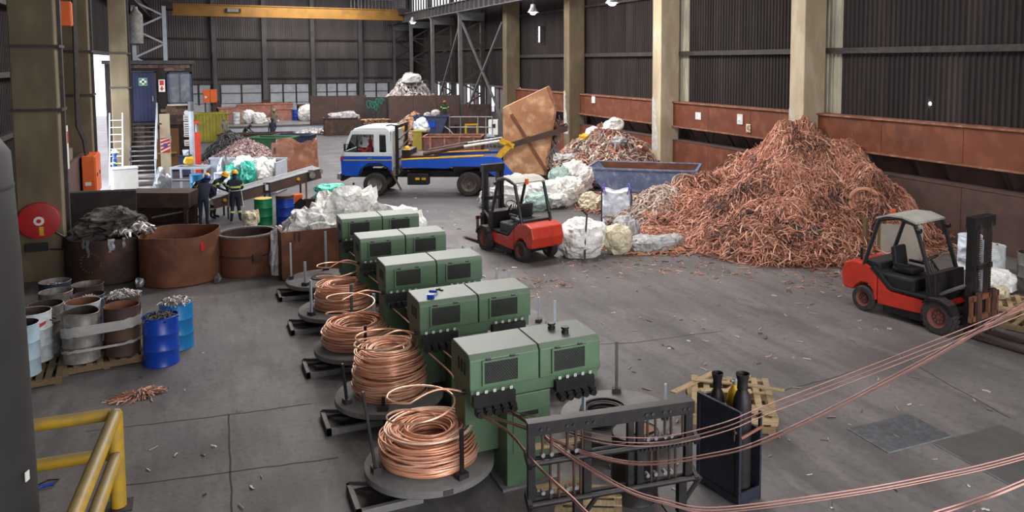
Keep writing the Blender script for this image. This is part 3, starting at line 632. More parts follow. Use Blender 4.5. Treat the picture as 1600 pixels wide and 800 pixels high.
make_turntable('coil turntable in the middle of the row under a low coil', DX, DY[2], [(-95, .55, .02, M_black), (60, .7, 0, M_lgrey)])
make_turntable('coil turntable under the farthest copper coil', DX, DY[3], [(-150, .72, 0, M_lgrey), (-80, .62, 0, M_steel), (0, .6, 0, M_lgrey)])
make_turntable('empty coil turntable with upright posts in front of the rusty box', DX, DY[4], [(165, .85, 0, M_lgrey), (75, .95, 0, M_lgrey), (-20, .6, 0, M_lgrey), (230, .55, 0, M_lgrey)])
RX = 5.35
for i, lb in enumerate(['coil turntable behind the black rack', 'empty turntable beyond the nearest machine, a post at its rim', 'turntable with a pale post beyond the clamp machine', 'turntable with a pale post beyond the middle machine', 'farthest turntable on the truck side of the machines']):
    make_turntable(lb, RX, DY[i] + .1, [(200, .62, 0, M_lgrey), (62, .80, 0, M_lgrey if i else M_steel), (-40, .5, 0, M_lgrey)], frame=False)
dc = thing('dark_coil', 'small dark wire coil lying behind the black rack', 'coil', (5.05, 9.55, .345))
me = MB()
for i in range(16): r = .30 + .05 * math.sin(i * 2.3); me.tube([(r * math.cos(2 * math.pi * k / 32), r * math.sin(2 * math.pi * k / 32), .02 + i * .012) for k in range(32)], .012, 5, closed=True)
me.build('windings', M_black, dc, smooth=True)

def ring_mesh(name, rings, r, seg=56, side=6, tint=None):
    """rings: (cx,cy,cz,rx,ry,tiltx,tilty,phase) closed hoops of rod"""
    P = []
    a = np.linspace(0, 2 * np.pi, seg, endpoint=False); V = []; F = []
    b = np.linspace(0, 2 * np.pi, side, endpoint=False)
    tv = []
    for n, (cx, cy, cz, rr, e, tx, ty, ph, tn) in enumerate(rings):
        rad = rr * (1 + e * np.cos(2 * a + ph)); x = rad * np.cos(a); y = rad * np.sin(a); z = cz + tx * x + ty * y + .006 * np.sin(3 * a + ph)
        c = np.stack([x + cx, y + cy, z], 1); out = np.stack([np.cos(a), np.sin(a), 0 * a], 1); up = np.array([0, 0, 1.0])
        ring = c[:, None, :] + r * (np.cos(b)[None, :, None] * out[:, None, :] + np.sin(b)[None, :, None] * up)
        o = n * seg * side; V.append(ring.reshape(-1, 3))
        i = np.arange(seg)[:, None] * side; i2 = ((np.arange(seg) + 1) % seg)[:, None] * side; k = np.arange(side)[None, :]; k2 = (k + 1) % side
        F.append((np.stack([i + k, i2 + k, i2 + k2, i + k2], -1) + o).reshape(-1, 4)); tv.append(np.full(seg * side, tn))
    V = np.concatenate(V); F = np.concatenate(F)
    me = bpy.data.meshes.new(name); me.vertices.add(len(V)); me.vertices.foreach_set('co', V.astype(np.float32).ravel())
    me.loops.add(F.size); me.loops.foreach_set('vertex_index', F.astype(np.int32).ravel())
    me.polygons.add(len(F)); me.polygons.foreach_set('loop_start', (np.arange(len(F)) * 4).astype(np.int32))
    at = me.attributes.new('tint', 'FLOAT', 'POINT'); at.data.foreach_set('value', np.concatenate(tv).astype(np.float32))
    me.update(calc_edges=True); me.shade_smooth(); return me
def make_coil(label, x, y, ro, ri, h, seed, machine, turns=115):
    t = thing('copper_coil', label, 'coil', (x, y, .345), 0, 'bright copper rod coils')
    rg = random.Random(seed); rings = []; rod = .0115
    nl = int(h / (rod * 1.95))
    for j in range(nl):
        u = j / (nl - 1); bulge = math.sin(math.pi * min(1, .15 + u * .85)) ** .5; top = max(0, (u - .75) / .25)
        o = ro * (.90 + .10 * bulge) - top * (ro - ri) * .45
        for k in range(3 if u < .72 else 5):
            f = (0 if k == 0 else rg.random()) if u < .72 else k / 4
            rr = o - f * (o - ri) + rg.uniform(-.028, .018)
            rings.append((rg.uniform(-.022, .022), rg.uniform(-.022, .022), .015 + j * rod * 1.95 + (0 if u < .72 else -.03 * abs(f - .3)), rr, rg.uniform(-.03, .03), rg.uniform(-.035, .035) * min(1, u * 4), rg.uniform(-.035, .035) * min(1, u * 4), rg.uniform(0, 6.28), rg.random()))
    for k in range(14):
        rr = rg.uniform(ri, ro * .95); rings.append((rg.uniform(-.03, .03), rg.uniform(-.03, .03), h + rg.uniform(-.02, .035), rr, rg.uniform(-.03, .03), rg.uniform(-.05, .05), rg.uniform(-.05, .05), rg.uniform(0, 6), rg.random()))
    for k in range(int(nl * .8)):
        u = rg.random(); rings.append((rg.uniform(-.03, .03), rg.uniform(-.03, .03), .03 + u * h * .8, ro * (.93 + .06 * math.sin(math.pi * (.15 + .8 * u))) + rg.uniform(-.005, .02), rg.uniform(-.03, .03), rg.uniform(-.06, .06), rg.uniform(-.06, .06), rg.uniform(0, 6), rg.random()))
    zmin = .012
    rings = [(a, b, max(c, zmin + abs(tx) * rr + abs(ty) * rr + .006), rr, e, tx, ty, p, q) for a, b, c, rr, e, tx, ty, p, q in rings]
    obj('windings', ring_mesh('windings', rings, rod), T_coil, t)
    # the pay-off loop climbing to the machine
    ex, ey, ez = 2.92 - x, MY[machine] + .25 - y, 1.26 - .345
    pts = []; N = 70; R0 = .43
    for i in range(N + 1):
        u = i / N; a = R(40) + u * R(560); r = R0 * (.85 + .15 * math.sin(math.pi * u)); z = h + (ez + .03 - h) * (1 - (1 - u) ** 1.5)
        pts.append((r * math.cos(a) - .12, r * math.sin(a) - .10 * math.sin(math.pi * u), z + .05 * math.sin(a * .5)))
    lx, ly, lz = pts[-1]
    for i in range(1, 11):
        u = i / 10; s = u * u * (3 - 2 * u); pts.append((lx + (ex - lx) * u, ly + (ey - ly) * s, lz + (ez - lz) * s + .10 * math.sin(math.pi * u)))
    MB().tube(pts, .013, 7).build('lead_loop', M_copper, t, smooth=True)
    return t
make_coil('wide copper coil with two rising loops nearest the viewer', DX - .02, DY[0] - .0, .60, .27, .40, 1, 0)
make_coil('tallest copper coil stacked high on the second turntable', DX, DY[1] - .0, .53, .25, .66, 2, 1)
make_coil('low copper coil in the middle of the row', DX - .08, DY[2] + .05, .58, .27, .36, 3, 2)
make_coil('farthest copper coil beside the empty turntable', DX + .08, DY[3] + .05, .56, .26, .44, 4, 3)

# rods leaving the machines
def rods(label, pts_list, group, r=.011, mat=M_copperd, name='copper_rod'):
    t = thing(name, label, 'rod', (0, 0, 0), 0, group)
    for pts in pts_list:
        P = [Vector(p) for p in pts]; out = []
        for i in range(len(P) - 1):
            a = P[max(i - 1, 0)]; b = P[i]; c = P[i + 1]; d = P[min(i + 2, len(P) - 1)]
            for k in range(8):
                u = k / 8; out.append(.5 * ((2 * b) + (c - a) * u + (2 * a - 5 * b + 4 * c - d) * u * u + (3 * b - a - 3 * c + d) * u ** 3))
        out.append(P[-1]); MB().tube([tuple(p) for p in out], r, 6).build('strand', mat, t, smooth=True)
    return t
for i in range(1, 5):
    y = MY[i]
    rods(['', 'copper rods stretched from the clamp machine to the nearest machine', 'copper rods stretched from the middle machine to the clamp machine', 'copper rod leaving the second farthest machine', 'copper rod leaving the farthest machine'][i], [[(2.92 + .09 + k, y - .12, 1.07), (2.92 + .20 + k, y - .9, 1.02), (2.92 + .05 + k, MY[i - 1] + .74, 1.16)] for k in ((0, .22) if i < 3 else (.05,))], 'copper rods between machines', .012, M_copper)
# ================================================================== foreground rack, sagging strands, gas cabinet, pallets, rails
rk = thing('guide_rack', 'black steel wire guide rack with bolted top beam in front of the machines', 'rack', (3.26, 7.92, 0), -8.5)
LR = 1.93
MB().box(-.05, LR + .05, -.06, .06, 1.37, 1.40).box(-.05, LR + .05, -.075, -.055, 1.25, 1.40).build('top_beam', M_black, rk)
for z in (.93, .45):
    MB().cyl((-.04, -.07, z), (LR + .12, -.07, z), .032, n=10).build('front_rail', M_black, rk, smooth=True); MB().cyl((-.04, .07, z - .02), (LR + .02, .07, z - .02), .028, n=10).build('rear_rail', M_black, rk, smooth=True)
    for x in (-.03, LR + .08): MB().bar((x, -.09, z - .02), (x, .10, z + .06), .05, .10).build('end_plate', M_black, rk)
for x, w in ((0, .08), (.66, .09), (1.19, .07), (1.31, .08), (LR, .09)): MB().box(x - w / 2, x + w / 2, -.04, .04, .42, 1.38).build('post', M_black, rk)
for x in (.13, .23, .42, .52, .60, 1.40, 1.50, 1.62, 1.70, 1.85):
    MB().cyl((x, -.02, .93), (x, -.02, 1.37), .017, n=8).build('guide_bar', M_rustdk, rk)
for x in (.22, .32, .50, .58, 1.45, 1.53, 1.68, 1.76): MB().cyl((x, -.02, .45), (x, -.02, .93), .017, n=8).build('guide_bar', M_rustdk, rk)
for x in (.10, .18, .40, .48, .64, .72, 1.36, 1.44, 1.58, 1.66, 1.84, 1.9):
    MB().cyl((x, -.095, 1.32), (x, -.075, 1.32), .018, n=6).build('bolt', M_steeldk, rk)
for x in (.13, .23, .42, .52, 1.40, 1.50, 1.62, 1.70):
    for z in (1.0, .56): MB().cyl((x, -.055, z), (x, .02, z), .024, n=10).build('clamp_nut', M_gal, rk)
for k in range(14): MB().cyl((1.25 + k * .05, -.12, .905), (1.25 + k * .05, -.03, .905), .022, n=8).build('rail_roller', M_black, rk)
for x in (.55, 1.85): MB().box(x - .05, x + .05, -.05, .05, 0, .43).build('leg', M_black, rk); MB().box(x - .16, x + .16, -.22, .22, 0, .02).build('leg_foot', M_black, rk)
for x in (.55, 1.85): MB().bar((x, 0, .1), (x + .26, 0, .42), .04, .04).build('knee_brace', M_black, rk)
MB().box(.08, .62, .10, .20, 1.0, 1.03).build('shelf_board', M_wood, rk); MB().box(.1, .64, .10, .2, .50, .53).build('shelf_board', M_wood, rk)

# sagging strands that run out of the hall past the viewer
def offs(pts, d): return [(x + d[0] * i / (len(pts) - 1), y + d[1], z + d[2] * (1 if i else .3)) for i, (x, y, z) in enumerate(pts)]
A = [(3.07, 8.93, 1.08), (3.4, 8.35, 1.08), (3.62, 8.0, 1.03), (3.88, 7.7, .96), (4.31, 7.3, .94), (4.89, 6.9, 1.08), (5.43, 6.5, 1.34), (6.53, 5.8, 2.1), (7.52, 5.1, 2.95), (9.03, 4.2, 4.19)]
GS = 'copper strands running past the viewer'
rods('bundle of copper strands sagging through the rack and past the gas cabinet', [offs(A, d) for d in ((0, 0, 0), (.03, .02, .022), (.05, -.02, .012), (.06, .02, -.016))], GS, .007, M_copperd, 'copper_strands')
B = [(3.34, 8.93, 1.08), (3.59, 8.3, 1.14), (3.79, 7.85, 1.17), (4.12, 7.55, 1.14), (4.64, 7.3, 1.14), (5.21, 7.0, 1.31), (5.67, 6.8, 1.51), (6.97, 6.2, 2.07), (8.26, 5.6, 2.65), (10.58, 4.9, 3.5)]
rods('loose copper strands crossing the top of the gas cabinet', [offs(B, d) for d in ((0, 0, 0), (.05, .03, .04), (.04, -.03, -.03))], GS, .006, M_copperd, 'copper_strands')
Cc = [(3.02, 8.93, 1.08), (3.18, 8.4, 1.06), (3.25, 7.8, .96), (3.45, 7.3, .78), (3.59, 6.9, .69), (4.09, 6.3, .63), (5.19, 5.7, .63), (6.53, 5.2, .93), (7.19, 4.8, 1.28), (9.27, 4.2, 2.0)]
rods('lowest copper strands drooping below the rack towards the viewer', [offs(Cc, d) for d in ((0, 0, 0), (.03, .02, .02), (.04, -.02, .012))], GS, .008, M_copperd, 'copper_strands')
Dd = [(3.38, 8.93, 1.08), (3.5, 8.3, 1.08), (3.56, 7.9, 1.04), (4.03, 7.25, .78), (4.4, 6.9, .69), (4.85, 6.6, .65), (5.88, 6.0, .86), (6.82, 5.6, 1.02), (7.77, 5.2, 1.24), (9.94, 4.5, 1.75)]
rods('copper strands hanging in the lower corner beyond the rack', [offs(Dd, d) for d in ((0, 0, 0), (.03, .02, .018), (.02, -.02, -.014))], GS, .0075, M_copperd, 'copper_strands')

# gas bottle cabinet
gc = thing('gas_cabinet', 'navy steel gas bottle cabinet with panelled side beside the rack', 'cabinet', (5.78, 7.42, 0), 9)
MB().box(0, .03, 0, .74, .05, 1.2).build('side_panel', M_navydk, gc, bevel=.006)
for a in ((-.015, 0, .0, .74, 1.14, 1.2), (-.015, 0, 0, .74, .05, .12), (-.015, 0, 0, .05, .12, 1.14), (-.015, 0, .69, .74, .12, 1.14)): MB().box(*a).build('panel_rim', M_navydk, gc)
MB().cyl((-.05, .06, .93), (.0, .06, .93), .02, n=8).box(-.05, -.04, .05, .07, .83, .98).build('latch', M_brown, gc)
MB().box(0.03, .38, .71, .74, .05, 1.15).build('back_panel', M_navydk, gc); MB().box(.35, .38, .0, .04, 0, 1.12).build('front_post', M_navydk, gc); MB().box(.35, .38, .04, .71, .05, .9).build('far_side_panel', M_navydk, gc)
MB().box(.0, .38, 0, .74, .02, .06).build('floor_plate', M_navydk, gc); MB().box(.03, .36, .0, .02, .05, .18).build('kick_plate', M_navydk, gc)
MB().cyl((.0, -.01, .88), (.38, -.01, .93), .018, n=8).build('retaining_bar', M_rust2, gc)
def gas_bottle(label, loc, h, r, mat, cage=True):
    t = thing('gas_cylinder', label, 'gas bottle', loc, 0, 'gas bottles in the navy cabinet')
    MB().lathe([(.001, 0), (r, 0.01), (r, h - .25), (r * .93, h - .16), (r * .7, h - .08), (r * .38, h - .03), (r * .3, h), (.001, h)], 20).build('body', mat, t, smooth=True)
    MB().cyl((0, 0, h), (0, 0, h + .08), .02, n=8).cyl((-.05, 0, h + .05), (.05, 0, h + .05), .016, n=8).build('valve', M_gal, t)
    if cage:
        c = MB().lathe([(r * .55, h - .03), (r * .48, h + .06), (r * .72, h + .16), (r * .78, h + .16), (r * .55, h + .06), (r * .60, h - .03)], 18, closed_prof=True).build('valve_guard', M_black, t, smooth=True)
    return t
gas_bottle('tall black gas bottle with flared valve guard in the cabinet front', (5.955, 7.62, .06), 1.36, .115, M_black)
gas_bottle('black gas bottle at the back corner of the cabinet', (5.87, 8.02, .06), 1.24, .10, M_black)
gas_bottle('yellow topped gas bottle behind the tall black one', (6.04, 7.90, .06), 1.26, .095, M_yel, False)

# pallets
def make_pallet(label, loc, rz, wood=None, l=1.2, w=1.0, group='wooden pallets', n=7):
    wood = wood or M_wood; t = thing('wooden_pallet', label, 'pallet', loc, rz, group)
    bw = .095; me = MB().box(-bw / 2, bw / 2, -w / 2, w / 2, 0, .02).mesh('deck_board'); gap = (l - bw) / (n - 1)
    for i in range(n):
        o = obj('deck_board', me if i else me, wood, t); o.location = (-l / 2 + bw / 2 + i * gap, 0, .12); o.rotation_euler = (0, 0, R(((i * 37) % 5 - 2) * .4))
    ms = MB().box(-l / 2, l / 2, -.045, .045, .02, .12).mesh('bearer')
    for y in (-w / 2 + .05, 0, w / 2 - .05): o = obj('bearer', ms, wood, t); o.location = (0, y, 0)
    mb = MB().box(-bw / 2, bw / 2, -w / 2, w / 2, 0, .02).mesh('base_board')
    for x in (-l / 2 + .06, 0, l / 2 - .06): o = obj('base_board', mb, wood, t); o.location = (x, 0, 0)
    return t
make_pallet('bottom pallet of the stack beside the gas cabinet', (7.18, 9.5, 0), -32, M_woodx, 1.25, 1.1)
make_pallet('second pallet of the stack beside the gas cabinet', (7.16, 9.46, .142), -29, M_wood, 1.25, 1.1)
make_pallet('top pallet of the stack under the loose boards', (7.2, 9.48, .284), -33, M_wood, 1.2, 1.05)
for i, (x, y, a, l, lb) in enumerate([(6.85, 9.95, 20, 1.1, 'longest loose board sticking out over the pallet stack'), (7.15, 9.75, -40, .8, 'loose board lying crosswise on the pallet stack'), (7.4, 9.55, 30, .7, 'short loose board in the middle of the pallet stack'), (7.0, 9.35, -28, .75, 'loose board on the rack side of the pallet stack'), (7.55, 9.15, -50, .6, 'loose board at the end of the pallet stack')]):
    b = thing('loose_board', lb, 'board', (x, y, .428 + .022 * i), a, 'loose boards on the pallet stack'); MB().box(-l / 2, l / 2, -.05, .05, 0, .02).build('plank', M_wood, b)
    for sx in (-.42, .42): MB().cyl((sx * l, 0, .02), (sx * l, 0, .024), .008, n=6).build('nail_head', M_steeldk, b)
make_pallet('pallet lying under the black rack', (4.05, 8.05, 0), 62, M_wood, .95, .8, n=6)
# drums
def ribbed(r, h): return [(r, 0.0), (r + .008, .01), (r, .03), (r, h * .33 - .02), (r + .012, h * .33), (r, h * .33 + .02), (r, h * .66 - .02), (r + .012, h * .66), (r, h * .66 + .02), (r, h - .02), (r + .012, h - .008), (r + .004, h)]
def make_drum(label, loc, mat, inner=None, fill=None, closed=False, dent=0, h=.88, r=.285, seed=0, rz=0, group='steel drums', fillmat=None, fill_z=.78, name='steel_drum'):
    t = thing(name, label, 'drum', loc, rz, group)
    rg = random.Random(seed); ph = [rg.uniform(0, 6.28) for _ in range(3)]
    def wob(rr, z, q, j):
        d = dent * (math.sin(2 * q + ph[0]) * .6 + .4 * math.sin(3 * q + ph[1])) * (z / h) ** 2
        return rr + d, z + (dent * .5 * math.sin(2 * q + ph[2]) if z > h * .9 else 0)
    out = ribbed(r, h)
    if closed: MB().lathe(out + [(r - .01, h - .012), (.001, h - .012)], 28, wob).build('shell', mat, t, smooth=True); MB().lathe([(.001, 0), (r, 0)], 28).build('base', mat, t); MB().cyl((r * .6, 0, h - .012), (r * .6, 0, h + .006), .03, n=10).build('bung', M_steeldk, t)
    else:
        MB().lathe(out + [(r - .006, h - .002)], 28, wob).build('shell', mat, t, smooth=True)
        MB().lathe([(r - .006, h - .002), (r - .012, h - .03), (r - .012, .05), (.001, .05)], 28, wob).build('lining', inner or M_rustdk, t, smooth=True)
        if fill is not None:
            f = lambda x, y: fill_z + .06 * np.cos(np.clip(np.hypot(x, y) / r, 0, 1) * 1.57) + 0 * x
            MB().lathe([(.001, fill_z + .04), (r * .6, fill_z + .02), (r - .014, fill_z - .04)], 20).build('fill_bed', M_dirt, t, smooth=True)
            xy = in_ellipse(fill, 0, 0, r * .82, r * .82, 0, seed + 5); scatter('scrap_fill', f, xy, (.05, .14), (.012, .035), (.003, .008), fillmat or T_alu, t, seed, k=4, curl=4, lift=.05, arch=.03)
    return t
make_drum('dark blue drum of scrap standing apart on the open floor', (-.70, 15.72, 0), M_drumblue, M_drumblue, 160, r=.29, seed=3, fill_z=.80, fillmat=T_dark)
make_drum('light blue drum heaped with metal offcuts behind the dark blue one', (-.46, 16.48, 0), M_drumteal, None, 320, r=.285, seed=4, fill_z=.84, fillmat=T_alu)
make_pallet('pallet under the film wrapped drums', (-1.66, 16.5, 0), 8, M_woodx, 1.35, 1.4, n=8)
PD = .142
make_drum('dented grey drum wrapped in film at the pallet corner', (-1.96, 16.1, PD), M_drumgrey, M_rustdk, None, dent=.03, seed=11)
make_drum('rust brown open drum wrapped in film beside the blue drum', (-1.33, 16.18, PD), M_rustdk, M_rust, None, dent=.008, seed=12)
make_drum('dark drum heaped with silvery shreds on the pallet', (-1.36, 16.85, PD), M_rustdk, None, 420, seed=13, fill_z=.84, fillmat=T_alu)
make_drum('white drum with a rusty orange rim on the pallet', (-1.99, 16.75, PD), M_drumwhite, M_rust, 120, seed=14, fill_z=.6, fillmat=T_dark)
make_drum('blue rimmed drum with dark filling behind the white drum', (-2.02, 17.75, 0), M_navy, M_rustdk, 160, seed=15, fill_z=.72, fillmat=T_alu)
make_drum('grey drum beside the concrete column foot', (-2.62, 18.3, 0), M_drumgrey, M_drumgrey, 120, seed=16, fill_z=.66, fillmat=T_alu)
make_drum('grey drum with a red paint mark next to the leaning lid', (-2.66, 17.4, 0), M_drumgrey, M_rustdk, None, seed=17, dent=.01)
make_drum('grey and white drum of dark scrap beside the tank', (-2.72, 16.45, PD), M_drumwhite, M_rustdk, 140, seed=18, fill_z=.66, fillmat=T_dark)
make_drum('pale blue drum half hidden by the dark tank', (-2.80, 15.75, PD), pm('pale_blue_drum', (176, 196, 206), (150, 172, 184), scale=3, rough=.5), M_rustdk, None, seed=19)
make_drum('dark drum with a raised lid ring behind the blue rimmed drum', (-2.12, 18.62, 0), M_rustdk, M_drumgrey, None, seed=20)
make_drum('blue drum behind the grey drum at the column foot', (-2.75, 19.15, 0), M_navy, M_drumgrey, 120, seed=21, fill_z=.7)
make_pallet('pallet under the drums beside the tank', (-2.70, 16.1, 0), 4, M_woodx, .95, 1.5, n=7)
ld = thing('drum_lid', 'round wire rimmed lid leaning against the grey drum', 'lid', (-2.28, 16.75, .0), 20)
MB().lathe([(.001, 0), (.24, 0), (.26, .02), (.25, .03), (.001, .012)], 24).build('plate', M_drumgrey, ld, smooth=True).rotation_euler = (R(78), 0, 0)
for c in ld.children: c.location = (0, 0, .27)
for nm, a in (('grey drum with a red paint mark next to the leaning lid', -75), ('grey and white drum of dark scrap beside the tank', -60)):
    dr = [o for o in bpy.data.objects if o.get('label') == nm][0]; q = MB().prism([(-.09, -.02), (-.02, -.05), (.09, .0), (.10, .05), (.0, .02), (-.08, .05)], 'y', -.297, -.286).build('paint_mark', M_signr, dr); q.location = (0, 0, .68); q.rotation_euler = (0, 0, R(a + 90))
# stretch film bands round the pallet load
def hull_band(label, z0, z1, cent, r, seed):
    t = thing('stretch_film_band', label, 'film', (0, 0, 0), 0, 'stretch film bands round the drums')
    pts = []; N = 72
    for i in range(N):
        q = 2 * math.pi * i / N; d = Vector((math.cos(q), math.sin(q))); b = max(((Vector(c)).dot(d), k) for k, c in enumerate(cent)); c = cent[b[1]]; pts.append((c[0] + r * d.x, c[1] + r * d.y))
    rg = random.Random(seed); rows = []
    for j in range(6):
        rows.append([(x + .004 * math.sin(i * 1.7 + j), y + .004 * math.cos(i * 2.1 + j), z0 + (z1 - z0) * j / 5 + .04 * math.sin(2 * math.pi * i / N + 2.2) + .008 * math.sin(i * .9 + j)) for i, (x, y) in enumerate(pts)])
    MB().grid(rows, closed=True).build('wrap', M_film, t, smooth=True)
C4 = [(-1.96, 16.1), (-1.33, 16.18), (-1.36, 16.85), (-1.99, 16.75)]
hull_band('wide upper band of clear film round the four pallet drums', .62, .80, C4, .305, 1); hull_band('thin lower band of clear film round the four pallet drums', .34, .39, C4, .305, 2)
# yellow pipe guard rail
gr = thing('guard_rail', 'yellow tubular guard rail in the lower corner', 'railing', (0, 0, 0))
MB().cyl((-1.0, 10.72, 0), (-1.0, 10.72, 1.17), .085, n=16).build('post', M_pipe, gr, smooth=True); MB().box(-1.15, -.85, 10.57, 10.87, 0, .02).build('post_base', M_steeldk, gr)
for k, z in enumerate((1.15, .66)):
    MB().tube([(-3.4, 10.95, z), (-1.06, 10.78, z)], .075, 16).build('rail', M_pipe, gr, smooth=True)
    MB().tube([(-1.0, 10.72 - .03, z), (-1.16, 8.4, z), (-1.26, 6.9, z)], .075, 16).build('rail', M_pipe, gr, smooth=True)
MB().lathe([(.085, 1.15), (.085, 1.17), (.06, 1.215), (.001, 1.235)], 16).build('post_cap', M_pipe, gr, smooth=True, loc=(-1.0, 10.72, 0))
# dark tank at the picture edge
tk = thing('storage_tank', 'tall dark grey cylindrical tank at the picture edge', 'tank', (-2.46, 9.0, 0))
MB().lathe([(.95, 0), (.95, .02), (.93, 1.5), (.90, 3.5), (.86, 4.55), (.72, 4.78), (.4, 4.9), (.001, 4.94)], 40).build('shell', M_duct, tk, smooth=True)
for z in (.35, 2.4, 4.2): MB().lathe([(.955 - z * .02, z), (.962 - z * .02, z + .03), (.955 - z * .02, z + .06)], 40).build('weld_band', M_duct, tk, smooth=True)
MB().obox((.92, -.32, 1.52), (.01, .06, .09), (0, 0, R(-18))).build('sticker', M_signw, tk)
MB().obox((1.0, -.35, .55), (.16, .10, .9), (0, .12, R(-18))).build('bracket', M_black, tk)
# steel floor plates, scraps on the floor
p = thing('floor_plate', 'bright worn steel plate set in the floor near the strands', 'plate', (9.1, 7.99, 0), -2); M_plate = pm('worn_floor_plate', (122, 124, 130), (100, 100, 104), (142, 144, 150), scale=5, rough=.38, metal=.6)
MB().box(-.6, .6, -.38, .38, 0, .012).build('plate', M_plate, p); MB().box(-.62, -.6, -.4, .4, 0, .014).box(-.6, .6, -.4, -.385, 0, .014).build('plate_frame', M_gal, p)
p = thing('floor_plate', 'dull steel trench plate beside the bright floor plate', 'plate', (9.95, 6.9, 0), -2)
MB().box(-.7, .7, -.65, .62, 0, .008).build('plate', pm('dull_floor_plate', (96, 93, 92), (82, 79, 79), scale=3, rough=.55, metal=.3), p); MB().box(-.72, -.7, -.65, .62, 0, .012).build('plate_edge', M_gal, p)
sp = thing('copper_shred_heap', 'small heap of copper shreds on the bare floor near the yellow rail', 'scrap'); f0 = cone_h(-1.0, 14.3, .33, .18, 20, .05, 1.2, 2)
scatter('shreds', f0, in_ellipse(220, -1.0, 14.3, .32, .17, 20, 9), (.05, .16), (.006, .02), (.003, .006), T_cu, sp, 9, k=4, lift=.02, arch=.02); mound('bed', f0, -1.4, -.6, 14.0, 14.6, 14, 10, M_dirt, sp)
hs = thing('blue_hose_tool', 'small blue hand tool with a black cable on the floor', 'tool', (-1.9, 11.6, 0), 20)
MB().tube([(-.15, 0, .02), (0, .03, .03), (.12, 0, .03)], .02, 6).build('grip', M_drumblue, hs); MB().tube([(.12, 0, .03), (.2, .12, .01), (.1, .2, .01), (-.05, .15, .01)], .008, 5).build('cable', M_black, hs)
cdb = thing('cardboard_scrap', 'torn cardboard sheet on the floor under the yellow rail', 'cardboard', (-1.62, 10.25, 0), 30); MB().prism([(-.2, -.2), (.18, -.24), (.22, .1), (.05, .25), (-.15, .18)], 'z', 0, .006).build('sheet', M_cream, cdb)
# drum under the rack with a copper plate
make_drum('black drum standing behind the rack with a copper sheet on top', (4.78, 8.22, 0), M_black, None, None, closed=True, r=.29, h=.84, seed=31)
cp = thing('copper_plate', 'flat pinkish copper sheet lying on the black drum', 'sheet', (4.86, 8.2, .845), 15); MB().box(-.14, .14, -.13, .13, 0, .004).build('sheet', M_rust2, cp)
